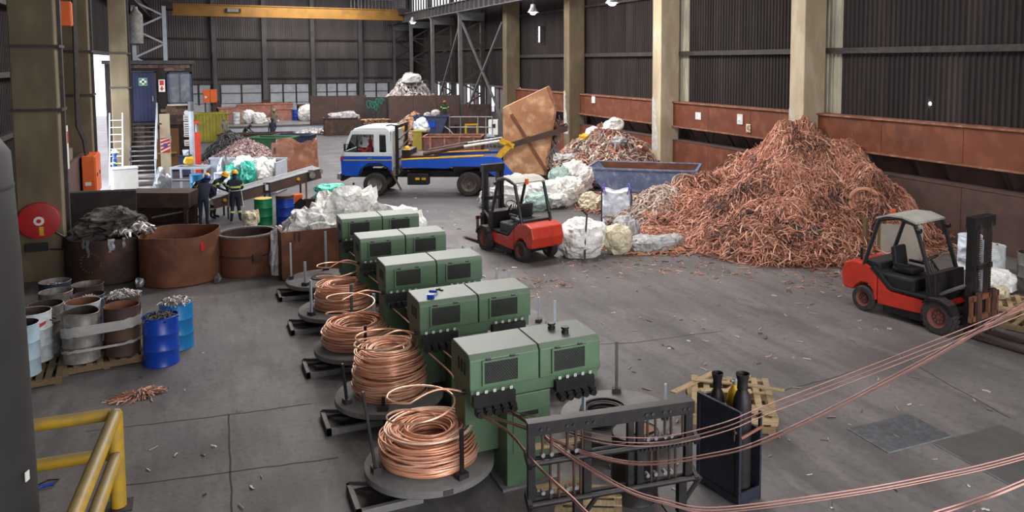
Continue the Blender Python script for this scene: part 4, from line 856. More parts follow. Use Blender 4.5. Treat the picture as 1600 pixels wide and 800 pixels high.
# ================================================================== people
def person(label, loc, rz, J=None, shirt=None, trouser=None, helmet=None, bands=True, apron=False, hands=True, group=None, height=1.74, gloves=None):
    """Facing -y. J overrides joint positions (metres, feet at z=0)."""
    shirt = shirt or M_ovl; trouser = trouser or M_ovl
    j = dict(pelvis=(0, 0, .95), waist=(0, 0, 1.08), chest=(0, .01, 1.32), neck=(0, .0, 1.47), head=(0, -.01, 1.58), crown=(0, 0, 1.69),
             shl=(-.18, .01, 1.41), ell=(-.23, .02, 1.13), wrl=(-.21, -.12, .90), shr=(.18, .01, 1.41), elr=(.23, .02, 1.13), wrr=(.21, -.12, .90),
             hil=(-.09, 0, .90), knl=(-.10, -.02, .50), anl=(-.11, .02, .09), tol=(-.12, -.16, .04), hir=(.09, 0, .90), knr=(.10, -.02, .50), anr=(.11, .02, .09), tor=(.12, -.16, .04))
    j.update(J or {})
    rad = dict(pelvis=(.145, .115), waist=(.135, .105), chest=(.165, .115), neck=(.055, .06), head=(.082, .098), crown=(.068, .08), shl=(.072, .07), ell=(.047, .047), wrl=(.033, .033), shr=(.072, .07), elr=(.047, .047), wrr=(.033, .033),
               hil=(.095, .10), knl=(.064, .066), anl=(.045, .05), tol=(.04, .035), hir=(.095, .10), knr=(.064, .066), anr=(.045, .05), tor=(.04, .035))
    E = [('pelvis', 'waist', 1), ('waist', 'chest', 0), ('chest', 'neck', 0), ('neck', 'head', 2), ('head', 'crown', 2), ('chest', 'shl', 0), ('shl', 'ell', 0), ('ell', 'wrl', 0), ('chest', 'shr', 0), ('shr', 'elr', 0), ('elr', 'wrr', 0),
         ('pelvis', 'hil', 1), ('hil', 'knl', 1), ('knl', 'anl', 1), ('anl', 'tol', 3), ('pelvis', 'hir', 1), ('hir', 'knr', 1), ('knr', 'anr', 1), ('anr', 'tor', 3)]
    keys = list(j); idx = {k: i for i, k in enumerate(keys)}
    V = [Vector(j[k]) for k in keys]; me = bpy.data.meshes.new('rig'); me.from_pydata(V, [(idx[a], idx[b]) for a, b, _ in E], [])
    ob = bpy.data.objects.new('rig', me); COL.objects.link(ob); sm = ob.modifiers.new('s', 'SKIN'); sm.use_smooth_shade = True
    for k, d in zip(keys, me.skin_vertices[0].data): d.radius = rad[k]; d.use_root = (k == 'pelvis')
    ss = ob.modifiers.new('u', 'SUBSURF'); ss.levels = 2
    dg = bpy.context.evaluated_depsgraph_get(); bmesh_me = bpy.data.meshes.new_from_object(ob.evaluated_get(dg)); bpy.data.objects.remove(ob)
    bmm = bmesh.new(); bmm.from_mesh(bmesh_me)
    def near(p):
        best = None
        for a, b, c in E:
            A = V[idx[a]]; B = V[idx[b]]; d = B - A; u = max(0, min(1, (p - A).dot(d) / max(d.length_squared, 1e-9))); q = (p - (A + d * u)).length / (1.4 if c == 0 and b in ('chest', 'neck') else 1)
            if best is None or q < best[0]: best = (q, c)
        return best[1]
    for f in bmm.faces: f.material_index = near(f.calc_center_median()); f.smooth = True
    # hands: palm, four unequal fingers and a thumb, slightly curled; nose and ears
    extra = MB(); handv = []
    if hands:
        for s, e, w in ((-1, 'ell', 'wrl'), (1, 'elr', 'wrr')):
            A = V[idx[e]]; B = V[idx[w]]; d = (B - A).normalized(); side = d.cross(Vector((0, 0, 1))); side = side.normalized() if side.length > .1 else Vector((1, 0, 0)); nrm = side.cross(d).normalized()
            extra.tube([B - d * .01, B + d * .04, B + d * .085], [.03, .042, .036], 8)
            for q, (o, l) in enumerate(((-.03, .07), (-.01, .085), (.011, .08), (.031, .062))):
                b0 = B + d * .075 + side * o; extra.tube([b0, b0 + d * l * .5 - nrm * .01, b0 + d * l * .85 - nrm * .03], [.0095, .009, .007], 6)
            b0 = B + d * .03 - side * .03 * s; extra.tube([b0, b0 + d * .03 - side * s * .03, b0 + d * .065 - side * s * .035 - nrm * .015], [.012, .011, .008], 6)
    H = V[idx['head']]; Cw = V[idx['crown']]; hd = (Cw - H).normalized(); fwd = Vector((0, -1, 0)); fwd = (fwd - hd * fwd.dot(hd)).normalized(); sd = hd.cross(fwd)
    c0 = H + hd * .03
    extra.tube([c0 + fwd * .085 + hd * .03, c0 + fwd * .112 - hd * .01, c0 + fwd * .09 - hd * .018], [.008, .014, .008], 6)
    for s in (-1, 1): extra.tube([c0 + sd * s * .083 + hd * .025, c0 + sd * s * .095, c0 + sd * s * .085 - hd * .03], [.010, .016, .008], 6)
    extra.tube([c0 + fwd * .084 - hd * .05 - sd * .025, c0 + fwd * .093 - hd * .05, c0 + fwd * .084 - hd * .05 + sd * .025], .008, 5)
    o0 = len(bmm.verts); nv = [bmm.verts.new(v) for v in extra.v]
    for f in extra.f:
        try: g = bmm.faces.new([nv[i] for i in f]); g.material_index = 2; g.smooth = True
        except ValueError: pass
    bmm.to_mesh(bmesh_me); bmm.free(); bmesh_me.materials.clear()
    for m in (shirt, trouser, M_skin, M_boot): bmesh_me.materials.append(m)
    bmesh_me.name = 'body'; t = thing('person', label, 'person', loc, rz, group); t.scale = [height / 1.76] * 3
    b = bpy.data.objects.new('body', bmesh_me); COL.objects.link(b); b.parent = t
    M = Matrix.Translation(c0 + hd * .045) @ Matrix((sd, -fwd, hd)).transposed().to_4x4()
    for s in (-1, 1): 
        e = MB(); e.T = M; e.lathe([(.001, -.011), (.011, 0), (.001, .011)], 6); ev = e.build('eye', M_black, b, smooth=True); ev.location = fwd * .093 + sd * s * .033 - hd * .03
    if helmet:
        h = MB(); h.T = M; h.lathe([(.118, .02), (.12, .035), (.114, .075), (.092, .115), (.05, .142), (.001, .15)], 18).lathe([(.114, .018), (.138, .012), (.138, .018), (.116, .03)], 18).prism([(-.10, -.10), (.10, -.10), (.06, -.175), (-.06, -.175)], 'z', .012, .020); h.build('helmet', helmet, t, smooth=True)
    if bands:
        for a, b2, r0, u in (('waist', 'chest', (.185, .14), .62), ('knl', 'anl', (.075, .078), .35), ('knr', 'anr', (.075, .078), .35), ('ell', 'shl', (.068, .068), .5), ('elr', 'shr', (.068, .068), .5)):
            A = V[idx[a]]; B = V[idx[b2]]; d = (B - A).normalized(); x = Vector((1, 0, 0)); x = (x - d * x.dot(d)).normalized(); y = d.cross(x); P = A + (B - A) * u; m = MB(); w = .03
            rows = [[P + d * zz + x * (r0[0] + g) * math.cos(q) + y * (r0[1] + g) * math.sin(q) for q in [2 * math.pi * i / 20 for i in range(20)]] for zz, g in ((-w, -.012), (-w, 0), (w, 0), (w, -.012))]
            m.grid(rows, closed=True).build('reflective_band', M_hiv, t, smooth=True)
    if apron:
        rows = []
        for i in range(7):
            z = 1.12 - i * .10; rows.append([(.20 * math.cos(q) * (1 + .05 * i), .16 * math.sin(q) * (1 + .04 * i) + .01 * math.sin(i + q * 5), z) for q in [R(a) for a in range(-200, 21, 20)]])
        MB().grid(rows).build('apron', M_cream, t, smooth=True)
        MB().tube([(.185 * math.cos(R(a)), .15 * math.sin(R(a)), 1.10) for a in range(0, 360, 20)], .012, 6, closed=True).build('apron_tie', M_cream, t, smooth=True)
    return t
bend = dict(waist=(0, -.03, 1.07), chest=(0, -.20, 1.24), neck=(0, -.33, 1.34), head=(0, -.42, 1.40), crown=(0, -.47, 1.51), shl=(-.18, -.22, 1.32), shr=(.18, -.22, 1.32), ell=(-.22, -.34, 1.08), elr=(.22, -.34, 1.08), wrl=(-.14, -.56, .98), wrr=(.14, -.56, .98))
reach = dict(elr=(.26, -.12, 1.18), wrr=(.24, -.36, 1.10), ell=(-.24, -.10, 1.16), wrl=(-.16, -.34, 1.06), head=(0, -.04, 1.58), crown=(0, -.06, 1.69))
person('worker in navy overalls with cream apron and yellow helmet, back turned', (1.1, 28.75, 0), 178, dict(reach, anl=(-.15, .02, .09), tol=(-.17, -.15, .04), anr=(.14, .05, .09), tor=(.16, -.12, .04)), helmet=M_helmet, apron=True, group='workers at the conveyor')
person('worker in plain dark jacket and blue helmet beside the dark steel bench', (.12, 28.45, 0), 160, dict(bend, crown=(0, -.42, 1.54), head=(0, -.38, 1.42)), shirt=M_ovl, trouser=M_ovl2, helmet=M_helmetb, bands=False, group='workers at the conveyor', height=1.78)
person('worker in navy overalls and yellow helmet bending over the conveyor', (.42, 29.75, 0), 62, bend, helmet=M_helmet, group='workers at the conveyor', height=1.80)
person('worker in navy overalls and yellow helmet half hidden behind the blue helmeted one', (-.15, 29.9, 0), 62, bend, helmet=M_helmet, group='workers at the conveyor', height=1.76)
person('distant worker in khaki beside the yellow skip', (1.67, 57.3, 0), 30, None, M_ovl3, M_ovl3, None, False, group='distant workers in the sorting bays')
person('distant dark clothed worker crouching over the sorting bench', (2.74, 54.6, 0), 60, dict(bend), M_ovl2, M_ovl2, None, False, group='distant workers in the sorting bays', height=1.68)
person('distant worker in dark overalls before the scrap heap on the ledge', (4.48, 55.1, 0), 200, None, M_ovl, M_ovl, M_ovl2, False, group='distant workers in the sorting bays')
person('distant worker in a green cap among the pale red bins', (5.4, 64.6, 0), 0, None, M_ovl3, M_ovl2, M_helmetg, False, group='distant workers in the sorting bays')
person('worker in dark green overalls and orange brown helmet on the hopper platform', (16.7, 57.1, .78), 170, dict(wrl=(-.34, -.14, 1.30), ell=(-.32, .0, 1.18), wrr=(.34, -.14, 1.30), elr=(.32, 0, 1.18)), shirt=pm('dark_green_cloth', (30, 62, 52), (24, 50, 42), scale=6, rough=.9), trouser=M_ovl2, helmet=M_helmeto, bands=True)
person('worker in blue and white overalls standing by the bright doorway', (-3.1, 37.6, 0), 90, None, M_drumblue, M_drumblue, M_signw, True)

# ================================================================== round bins and boxes near the workers
def make_bin(label, x, y, r, h, mat, inner, wav=0, seed=0, rim=False, belt=False, rz=0):
    t = thing('round_steel_bin', label, 'bin', (x, y, 0), rz, 'round rusty steel bins')
    rg = random.Random(seed); p = [rg.uniform(0, 6.28) for _ in range(4)]
    def wob(rr, z, q, j):
        d = wav * (.5 * math.sin(2 * q + p[0]) + .35 * math.sin(3 * q + p[1])) * (z / h) * .4
        return rr + d, z + (wav * (.55 * math.sin(q + p[2]) + .5 * math.sin(3 * q + p[3])) if z > h * .6 else 0)
    MB().lathe([(r * .97, 0), (r, .03), (r, h * .35), (r, h * .7), (r, h), (r - .02, h)], 44, wob).build('shell', mat, t, smooth=True)
    MB().lathe([(r - .02, h), (r - .022, h * .7), (r - .025, .06), (.001, .06)], 44, wob).build('lining', inner, t, smooth=True)
    if rim: MB().lathe([(r - .03, h - .02), (r + .03, h - .02), (r + .03, h + .02), (r - .03, h + .02)], 44, closed_prof=True).build('rim', M_turn, t, smooth=True)
    if belt:
        MB().lathe([(r, h * .48), (r + .035, h * .49), (r + .035, h * .52), (r, h * .53)], 44).build('belt_ring', M_rustdk, t, smooth=True)
        for a in (-75, 20, 140): q = R(a); MB().obox(((r + .04) * math.cos(q), (r + .04) * math.sin(q), h * .48), (.08, .22, .18), (0, 0, q)).build('lifting_lug', M_rustdk, t)
    return t
b1 = make_bin('dark rusty bin with a bolted round hatch beside the column', -2.08, 22.75, .94, 1.10, M_rustdk, M_rustdk, 0, 1)
hq = R(-110)
for k in range(18): a = 2 * math.pi * k / 18; MB().obox(((.955) * math.cos(hq + .24 * math.cos(a)), .955 * math.sin(hq + .24 * math.cos(a)), .58 + .23 * math.sin(a)), (.03, .03, .03), (0, 0, hq)).build('hatch_bolt', M_rust, b1)
tp = crumple('tarpaulin', (1.4, 1.25, .62), M_tarp, None, 7, .30, 5); tp.location = (-2.12, 22.85, 1.0); tag(tp, 'crumpled dark grey tarpaulin heaped in the dark rusty bin', 'tarpaulin')
fo = thing('foil_scrap', 'silvery foil strips hanging over the dark bin edge', 'scrap', (0, 0, 0)); 
def foil_h(x, y): return 1.10 + .12 * np.exp(-((x + 1.45) ** 2 + (y - 22.4) ** 2) / .15)
scatter('strips', foil_h, in_ellipse(90, -1.5, 22.35, .42, .3, 20, 41), (.12, .34), (.03, .08), (.003, .006), T_alu, fo, 42, k=5, curl=3, lift=.10, arch=.12)
for k, (a, l) in enumerate(((-112, .42), (-84, .33), (-80, .28), (-66, .25), (-20, .45), (-118, .2))):
    q = R(a); r = .965; MB().grid([[(r * math.cos(q + e) - 2.08 + .01 * math.sin(i * 2), r * math.sin(q + e) + 22.75, 1.13 - l * i / 5 + .01) for e in (-.035 - .01 * math.sin(i + k), .035 + .012 * math.cos(i * 2))] for i in range(6)]).build('hanging_strip', M_gal, fo)
make_bin('orange rusty bin with a torn wavy rim in the middle of the three', -.46, 21.75, .92, 1.20, M_rust, M_rust, .07, 5, rz=200)
MB().prism([(-.05, -.1), (.05, -.1), (.06, .1), (-.05, .11)], 'y', 0, .006).build('paint_mark', M_signr, bpy.data.objects['round_steel_bin.001']).matrix_local = Matrix.Rotation(R(-200), 4, 'Z') @ Matrix.Translation((.50, -.80, .93)) @ Matrix.Rotation(R(32), 4, 'Z')
make_bin('brown riveted bin with a flat rim and raised belt', 1.08, 21.72, .68, 1.04, M_rust, M_rustdk, 0, 3, rim=True, belt=True)
for i, (x, y, s, lb) in enumerate(((-1.35, 21.25, .2, 'crushed foil ball at the foot of the dark bin'), (.35, 20.95, .16, 'crushed foil ball between the orange and the brown bin'))): o = crumple('foil_ball', (s, s, s * 1.3), M_gal, None, 50 + i, .35, 3); o.location = (x, y, 0); tag(o, lb, 'scrap')
bx = thing('rusty_box', 'rusty open steel box under the white sheets', 'box', (2.68, 20.85, 0), 3)
for a, n in (((-.92, .92, -.45, -.43, .04, 1.22), 'front_side'), ((-.92, .92, .43, .45, .04, 1.22), 'back_side'), ((-.92, -.90, -.43, .43, .04, 1.22), 'end_side'), ((.90, .92, -.43, .43, .04, 1.22), 'end_side'), ((-.9, .9, -.43, .43, .04, .07), 'base')): MB().box(*a).build(n, M_rust, bx)
for x in (-.6, -.5): MB().box(x - .02, x + .02, -.47, -.45, .95, 1.2).build('hook_bar', M_rustdk, bx)
for x in (-.8, .8): MB().box(x - .08, x + .08, -.4, .4, 0, .05).build('skid', M_rustdk, bx)
def sheet_heap(label, loc, size, seed, mat, amp=.3, rz=0, sub=5, name='plastic_sheet', group=None, cat='sheet', top=.25):
    o = crumple(name, size, mat, None, seed, amp, sub, top=top); o.location = loc; o.rotation_euler = (0, 0, R(rz)); return tag(o, label, cat, group)
G1 = 'white plastic sheets heaped on the rusty box'
sheet_heap('tallest peak of white sheet on the rusty box', (3.55, 21.55, 0), (1.7, 1.3, 1.85), 12, M_bag, .32, 20, group=G1)
sheet_heap('white sheet fold spilling over the box corner', (2.65, 20.95, .60), (1.3, .8, .85), 15, M_bag, .36, 0, group=G1)
sheet_heap('low white sheet behind the farthest green machine', (4.75, 21.35, 0), (1.5, 1.3, 1.35), 21, M_bag, .30, -20, group=G1)
sheet_heap('small white sheet scrap beyond the machine end', (5.05, 18.9, 0), (.5, .6, .9), 23, M_bag, .30, 10, sub=4)
sheet_heap('white sheet pressed between the brown bin and the rusty box', (1.78, 21.2, 0), (.35, .6, 1.05), 25, M_bag, .3, 0, sub=4)
# dark steel bench skip
sk = thing('steel_bench', 'dark brown steel bench skip with a hollow front near the doorway', 'bench', (-1.1, 29.35, 0), -26)
MB().prism([(-.35, .62), (-.35, 1.12), (.4, 1.16), (.4, .70)], 'x', -1.05, 1.05).build('trough', M_rustdk, sk, bevel=.01)
for x in (-.95, .9): MB().box(x - .05, x + .05, -.32, -.22, 0, .65).build('leg', M_rustdk, sk); MB().box(x - .05, x + .05, .25, .35, 0, .7).build('leg', M_rustdk, sk)
MB().box(-1.0, 1.0, .30, .33, 0, .6).build('back_sheet', M_rustdk, sk); MB().bar((-.2, -.3, .3), (.9, -.1, .5), .05, .05).build('loose_bar', M_drumgrey, sk)
pl = thing('steel_plate', 'dark steel plate standing behind the tarpaulin bin', 'plate', (-2.6, 27.2, 0), -8); MB().box(-.95, .9, -.02, .02, 0, 1.55).build('sheet', M_steeldk, pl); MB().box(-.95, .9, -.03, .03, 1.53, 1.58).build('top_edge', M_steel, pl)
for x in (-.8, .75): MB().bar((x, .02, 1.2), (x, .7, 0), .05, .05).build('prop', M_steeldk, pl)
# conveyor
cv = thing('belt_conveyor', 'inclined grey belt conveyor with a motor at its top end', 'conveyor', (0, 0, 0))
a = Vector((.35, 29.75, .72)); b = Vector((3.95, 30.3, 1.48)); d = (b - a).normalized(); sdv = Vector((-d.y, d.x, 0)).normalized() * .38; up = sdv.cross(d).normalized() * -1
if up.z < 0: up = -up
for s, n in ((-1, 'side_frame'), (1, 'side_frame')): MB().bar(a + sdv * s - up * .16, b + sdv * s - up * .16, .04, .34, up=up).build(n, M_brown, cv)
MB().bar(a + up * .02, b + up * .02, .70, .03, up=up).build('belt', pm('grey_belt', (150, 146, 144), (128, 124, 122), scale=3, rough=.8), cv)
for s in (-1, 1): MB().bar(a + sdv * s + up * .04, b + sdv * s + up * .04, .10, .03, up=up).build('edge_strip', M_lgrey, cv)
for p in (a, b): MB().cyl(p - sdv * 1.02 - up * .08, p + sdv * 1.02 - up * .08, .11, n=14).build('drum_roller', M_drumgrey, cv, smooth=True)
mt = MB().cyl(b - d * .35 - sdv * 1.55 - up * .1, b - d * .35 - sdv * 1.1 - up * .1, .11, n=14).build('motor', M_drumgrey, cv, smooth=True); MB().obox(b - d * .35 - sdv * 1.3 + up * .05, (.16, .16, .10)).build('terminal_box', M_steel, mt)
for u in (.1, .78): p = a + (b - a) * u - sdv * 1.06 - up * .12; MB().cyl(p, p - sdv * .1, .06, n=12).build('bearing', M_yel, cv)
p = a + (b - a) * .48 - sdv * 1.06 - up * .1; MB().obox(p, (.22, .06, .34)).build('control_box', M_black, cv); MB().obox(p - sdv * .1, (.1, .03, .2)).build('control_label', M_signw, cv)
for u in (.12, .5, .85):
    for s in (-1, 1): p = a + (b - a) * u + sdv * s - up * .25; MB().bar(p, (p.x, p.y, 0), .06, .06).build('leg', M_rust if u > .6 else M_steeldk, cv)
make_drum('green drum with a yellow lid under the conveyor', (1.92, 27.95, 0), M_drumgreen, None, None, closed=True, seed=41); MB().cyl((0, 0, .87), (0, 0, .885), .27, n=24).build('lid', M_yel, bpy.data.objects[[o.name for o in bpy.data.objects if o.get('label') == 'green drum with a yellow lid under the conveyor'][0]])
make_drum('blue drum with a brown lid under the conveyor top', (2.58, 27.75, 0), M_drumblue, None, None, closed=True, seed=42); MB().lathe([(.292, .86), (.292, .96), (.27, .98), (.001, .985)], 24).build('lid', M_rustdk, bpy.data.objects[[o.name for o in bpy.data.objects if o.get('label') == 'blue drum with a brown lid under the conveyor top'][0]], smooth=True)
o = sheet_heap('crumpled white bag between the apron worker and the green drum', (1.5, 27.6, 0), (.5, .45, .5), 31, M_bagcream, .3, 0, 4, 'crumpled_bag', cat='bag')
tb = thing('scrap_tub', 'brown steel tub holding turquoise bags by the truck front', 'tub', (4.15, 28.05, 0), -24)
for q, n in (((-.75, .75, -.5, -.47, 0, .72), 'front_side'), ((-.75, .75, .47, .5, 0, .72), 'back_side'), ((-.75, -.72, -.47, .47, 0, .72), 'end_side'), ((.72, .75, -.47, .47, 0, .72), 'end_side'), ((-.72, .72, -.47, .47, 0, .03), 'base'), ((-.8, .8, -.54, -.47, .72, .78), 'front_rim')): MB().box(*q).build(n, M_brown, tb)
MB().box(.74, .80, -.1, -.04, 0, 1.25).build('post', M_steeldk, tb)
GT = 'turquoise bags in the brown tub'
sheet_heap('lower turquoise bag in the brown tub', (4.05, 28.05, .04), (1.15, .8, .95), 33, M_teal, .14, -20, 4, 'turquoise_bag', GT, 'bag'); sheet_heap('upper turquoise bag in the brown tub', (4.1, 28.1, .80), (1.0, .75, .38), 34, M_teal, .16, 10, 4, 'turquoise_bag', GT, 'bag')
dp = thing('steel_plate', 'dark steel plate leaning against the brown tub', 'plate', (3.15, 28.2, 0), -24); MB().prism([(-.35, 0), (.3, 0), (.3, .55), (-.1, .75), (-.35, .5)], 'y', 0, .02).build('sheet', M_black, dp).rotation_euler = (R(-18), 0, 0)
oc = thing('orange_box', 'small orange machine box beneath the conveyor head', 'box', (3.1, 29.2, 0), 0); MB().box(-.2, .2, -.15, .15, .45, .75).build('case', M_orange, oc, bevel=.03)
for x in (-.15, .15): MB().box(x - .03, x + .03, -.1, .1, 0, .45).build('leg', M_steeldk, oc)
# pale steel bin with bags, table, posts
sb = thing('steel_bin', 'pale grey open steel bin full of bags behind the conveyor', 'bin', (1.65, 35.4, 0), -26)
MB().box(-1.6, 1.6, .62, .66, .05, 1.3).build('back_side', M_lgrey, sb); MB().box(-1.65, 1.65, .58, .7, 1.28, 1.36).build('top_rail', M_lgrey, sb); MB().box(1.58, 1.64, -.6, .66, .05, 1.3).build('end_side', M_lgrey, sb)
MB().box(-1.6, 1.6, -.6, .66, 0, .06).build('base', M_lgrey, sb); MB().box(-1.6, 1.6, -.62, -.58, .05, .55).build('front_side', M_lgrey, sb)
for x in (-1.2, -.4, .4, 1.2): MB().bar((x, .60, 1.25), (x + .4, .58, .5), .06, .06).build('rib', M_steel, sb)
GB = 'bags in the pale steel bin'
for i, (x, y, z, s, m, lb) in enumerate([(1.4, 35.2, .06, (1.0, .9, 1.1), M_teal, 'turquoise and white bag at the front of the pale bin'), (2.45, 34.75, .06, (1.0, .9, 1.25), M_bag, 'bulging white bag at the end of the pale bin'), (1.7, 35.5, .7, (1.2, .7, .7), M_bag, 'white bag on top in the pale bin'), (1.85, 34.75, .45, (1.1, .6, .8), M_teal, 'turquoise sheet draped between the white bags'), (1.0, 35.6, .06, (.6, .5, 1.3), M_gal, 'silvery foil bundle in the pale bin')]): sheet_heap(lb, (x, y, z), s, 60 + i, m, .24, 30 * i, 4, 'scrap_bag', GB, 'bag')
make_drum('white and blue drum behind the apron worker', (.85, 34.3, 0), M_bagblue, None, None, closed=True, r=.29, h=1.0, seed=43)
make_drum('bright blue drum standing in front of the pale steel table', (-.02, 34.9, 0), M_drumteal, None, None, closed=True, r=.29, h=.92, seed=44)
tbx = thing('steel_table', 'pale steel frame table beside the bright blue drum', 'table', (-.2, 37.0, 0), -26)
for q in ((-.75, .75, -.45, -.38), (-.75, .75, .38, .45), (-.75, -.68, -.38, .38), (.68, .75, -.38, .38)): MB().box(q[0], q[1], q[2], q[3], .92, 1.0).build('top_frame', M_lgrey, tbx)
MB().box(-.68, .68, -.38, .38, .93, .95).build('top_sheet', M_drumgrey, tbx)
for x in (-.71, .71):
    for y in (-.41, .41): MB().box(x - .04, x + .04, y - .04, y + .04, 0, .92).build('leg', M_lgrey, tbx)
MB().box(-.7, .7, -.43, -.39, .45, .50).build('stretcher', M_lgrey, tbx); MB().box(-.68, .68, -.38, .38, .40, .43).build('shelf', M_brown, tbx)
wp = thing('standing_pipe', 'tall white pipe standing by the brick office corner', 'pipe', (-.22, 42.2, 0)); MB().cyl((0, 0, 0), (0, 0, 3.05), .12, n=14).build('shaft', M_lgrey, wp, smooth=True); MB().cyl((0, 0, 3.05), (0, 0, 3.5), .13, n=14).build('top_collar', M_steel, wp, smooth=True); MB().cyl((0, 0, 0), (0, 0, .05), .2, n=14).build('base', M_steel, wp)
rp = thing('red_jack_post', 'red lifting post next to the white pipe', 'post', (.02, 39.4, 0)); MB().box(-.12, .12, -.12, .12, 0, 2.25).build('shaft', M_red, rp); MB().cyl((0, 0, 2.25), (0, 0, 2.65), .08, n=10).build('ram', M_drumgrey, rp); MB().obox((0, 0, 2.68), (.26, .22, .12)).build('head', M_red, rp); MB().box(-.25, .25, -.25, .25, 0, .04).build('base', M_red, rp)
wb2 = thing('wheelie_bin', 'dark blue wheeled bin by the office wall', 'bin', (-.55, 41.5, 0), 0); MB().prism([(-.22, 0.08), (.22, 0.08), (.28, .95), (-.28, .95)], 'y', -.28, .28).build('body', M_navy, wb2, bevel=.02); MB().box(-.31, .31, -.31, .31, .95, 1.0).build('lid', M_navydk, wb2)
for x in (-.2, .2): MB().cyl((x - .03, .25, .08), (x + .03, .25, .08), .08, n=12).build('wheel', M_rubber, wb2)
bk = thing('bucket', 'pale bucket standing on the wheeled bin lid', 'bucket', (-.50, 41.5, 1.0)); MB().lathe([(.001, 0), (.11, 0), (.14, .25), (.13, .25), (.10, .02)], 16).build('pail', M_bagblue, bk, smooth=True); MB().tube([(.14 * math.cos(R(q)), 0, .24 + .1 * math.sin(R(q))) for q in range(0, 181, 20)], .006, 5).build('handle', M_steeldk, bk)
sheet_heap('yellow cloth bundle on the steel table end', (-.35, 37.5, 1.0), (.4, .35, .35), 71, M_yel, .25, 0, 3, 'cloth_bundle', None, 'cloth')
sheet_heap('silver bag crumpled at the foot of the stairs', (-1.35, 36.3, 0), (.55, .5, .9), 72, M_gal, .3, 0, 4, 'silver_bag', None, 'bag')
# ================================================================== brick office with stairs
of = thing('wall_office', 'dark brick office block with a blue door up a steel stair', 'building', kind='structure')
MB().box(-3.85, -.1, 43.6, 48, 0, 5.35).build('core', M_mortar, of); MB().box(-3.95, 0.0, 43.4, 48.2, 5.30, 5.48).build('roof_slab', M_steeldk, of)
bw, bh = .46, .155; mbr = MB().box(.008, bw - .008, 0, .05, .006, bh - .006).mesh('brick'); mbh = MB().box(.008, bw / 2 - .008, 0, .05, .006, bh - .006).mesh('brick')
def blocked(x0, x1, z0, z1):
    for a in ((-2.85, -1.70, 2.40, 5.0), (-1.25, -.12, 3.30, 4.92), (-1.95, -.75, 0, 2.2)):
        if x1 > a[0] and x0 < a[1] and z1 > a[2] and z0 < a[3]: return True
rows = int(5.3 / bh); nb = 0
for r in range(rows):
    x = -2.95 + (0 if r % 2 else -bw / 2)
    while x < -.12:
        if r * bh > 1.2 and not blocked(x, x + bw, r * bh, (r + 1) * bh) and nb < 300 and x + bw <= -.08:
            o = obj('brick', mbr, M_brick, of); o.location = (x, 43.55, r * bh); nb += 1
        x += bw
d2 = thing('door_2', 'dark blue boarded office door at the top of the stair', 'door', (0, 0, 0), kind='structure')
for i in range(6): MB().box(-2.74 + i * .162, -2.585 + i * .162, 43.44, 43.50, 2.52, 4.88).build('board', pm('dark_office_door', (28, 34, 72), (22, 27, 56), scale=2, rough=.6), d2)
for q in ((-2.84, -2.76, 2.5, 4.96), (-1.78, -1.70, 2.5, 4.96), (-2.84, -1.70, 4.90, 4.98)): MB().box(q[0], q[1], 43.42, 43.56, q[2], q[3]).build('door_frame', M_navydk, d2)
MB().cyl((-1.86, 43.38, 3.6), (-1.86, 43.44, 3.6), .03, n=8).box(-1.88, -1.84, 43.36, 43.40, 3.5, 3.75).build('door_handle', M_gal, d2)
sg = thing('first_aid_sign', 'green first aid sign with a white cross on the blue door', 'sign', (-2.25, 43.42, 4.45)); MB().box(-.17, .17, 0, .02, -.17, .17).build('board', M_signg, sg); MB().box(-.05, .05, -.006, 0, -.14, .14).box(-.14, .14, -.006, 0, -.05, .05).build('cross', M_signw, sg)
MB().box(-.18, .18, .004, .018, -.18, .18).build('border', M_signw, sg)
sg = thing('fire_sign', 'white and red fire equipment sign between door and office window', 'sign', (-1.46, 43.5, 4.25)); MB().box(-.14, .14, 0, .02, -.30, .30).build('board', M_signw, sg); MB().box(-.09, .09, -.006, 0, .02, .26).build('red_panel', M_signr, sg); MB().prism([(0, -.26), (-.1, -.12), (-.04, -.12), (-.04, -.03), (.04, -.03), (.04, -.12), (.1, -.12)], 'y', -.006, 0).build('arrow', M_signr, sg)
w2 = thing('window_2', 'dark office window with navy frame in the brick wall', 'window', kind='structure')
for x0, x1 in ((-1.14, -.70), (-.66, -.22)): MB().box(x0, x1, 43.50, 43.52, 3.42, 4.82).build('pane', M_win, w2)
for q in ((-1.22, -1.14, 3.34, 4.90), (-.70, -.66, 3.42, 4.82), (-.22, -.14, 3.34, 4.90), (-1.22, -.14, 4.82, 4.90), (-1.22, -.14, 3.34, 3.42)): MB().box(q[0], q[1], 43.46, 43.56, q[2], q[3]).build('frame', M_navy, w2)
MB().box(-1.26, -.1, 43.42, 43.6, 3.26, 3.34).build('sill', M_conc, w2)
st = thing('steel_stair', 'open steel stair with pale handrails up to the blue office door', 'stairs', (0, 0, 0))
for i in range(12): MB().box(-2.72, -1.72, 38.9 + i * .32, 39.2 + i * .32, .19 * (i + 1), .19 * (i + 1) + .035).build('tread', M_steel, st)
for x in (-2.74, -1.70): MB().bar((x, 38.75, .05), (x, 42.9, 2.42), .04, .22).build('stringer', M_navydk, st)
MB().box(-2.9, -1.5, 42.7, 43.45, 2.40, 2.48).build('landing', M_steeldk, st)
for x in (-1.68,):
    for y, z in ((39.0, .2), (40.4, 1.0), (41.8, 1.8), (42.8, 2.45)): MB().cyl((x, y, z), (x, y, z + 1.0), .03, n=8).build('baluster', M_lgrey, st)
    for dz in (.5, 1.0): MB().tube([(x, 38.9, .15 + dz), (x, 42.8, 2.42 + dz)], .03, 8).build('handrail', M_lgrey, st, smooth=True)
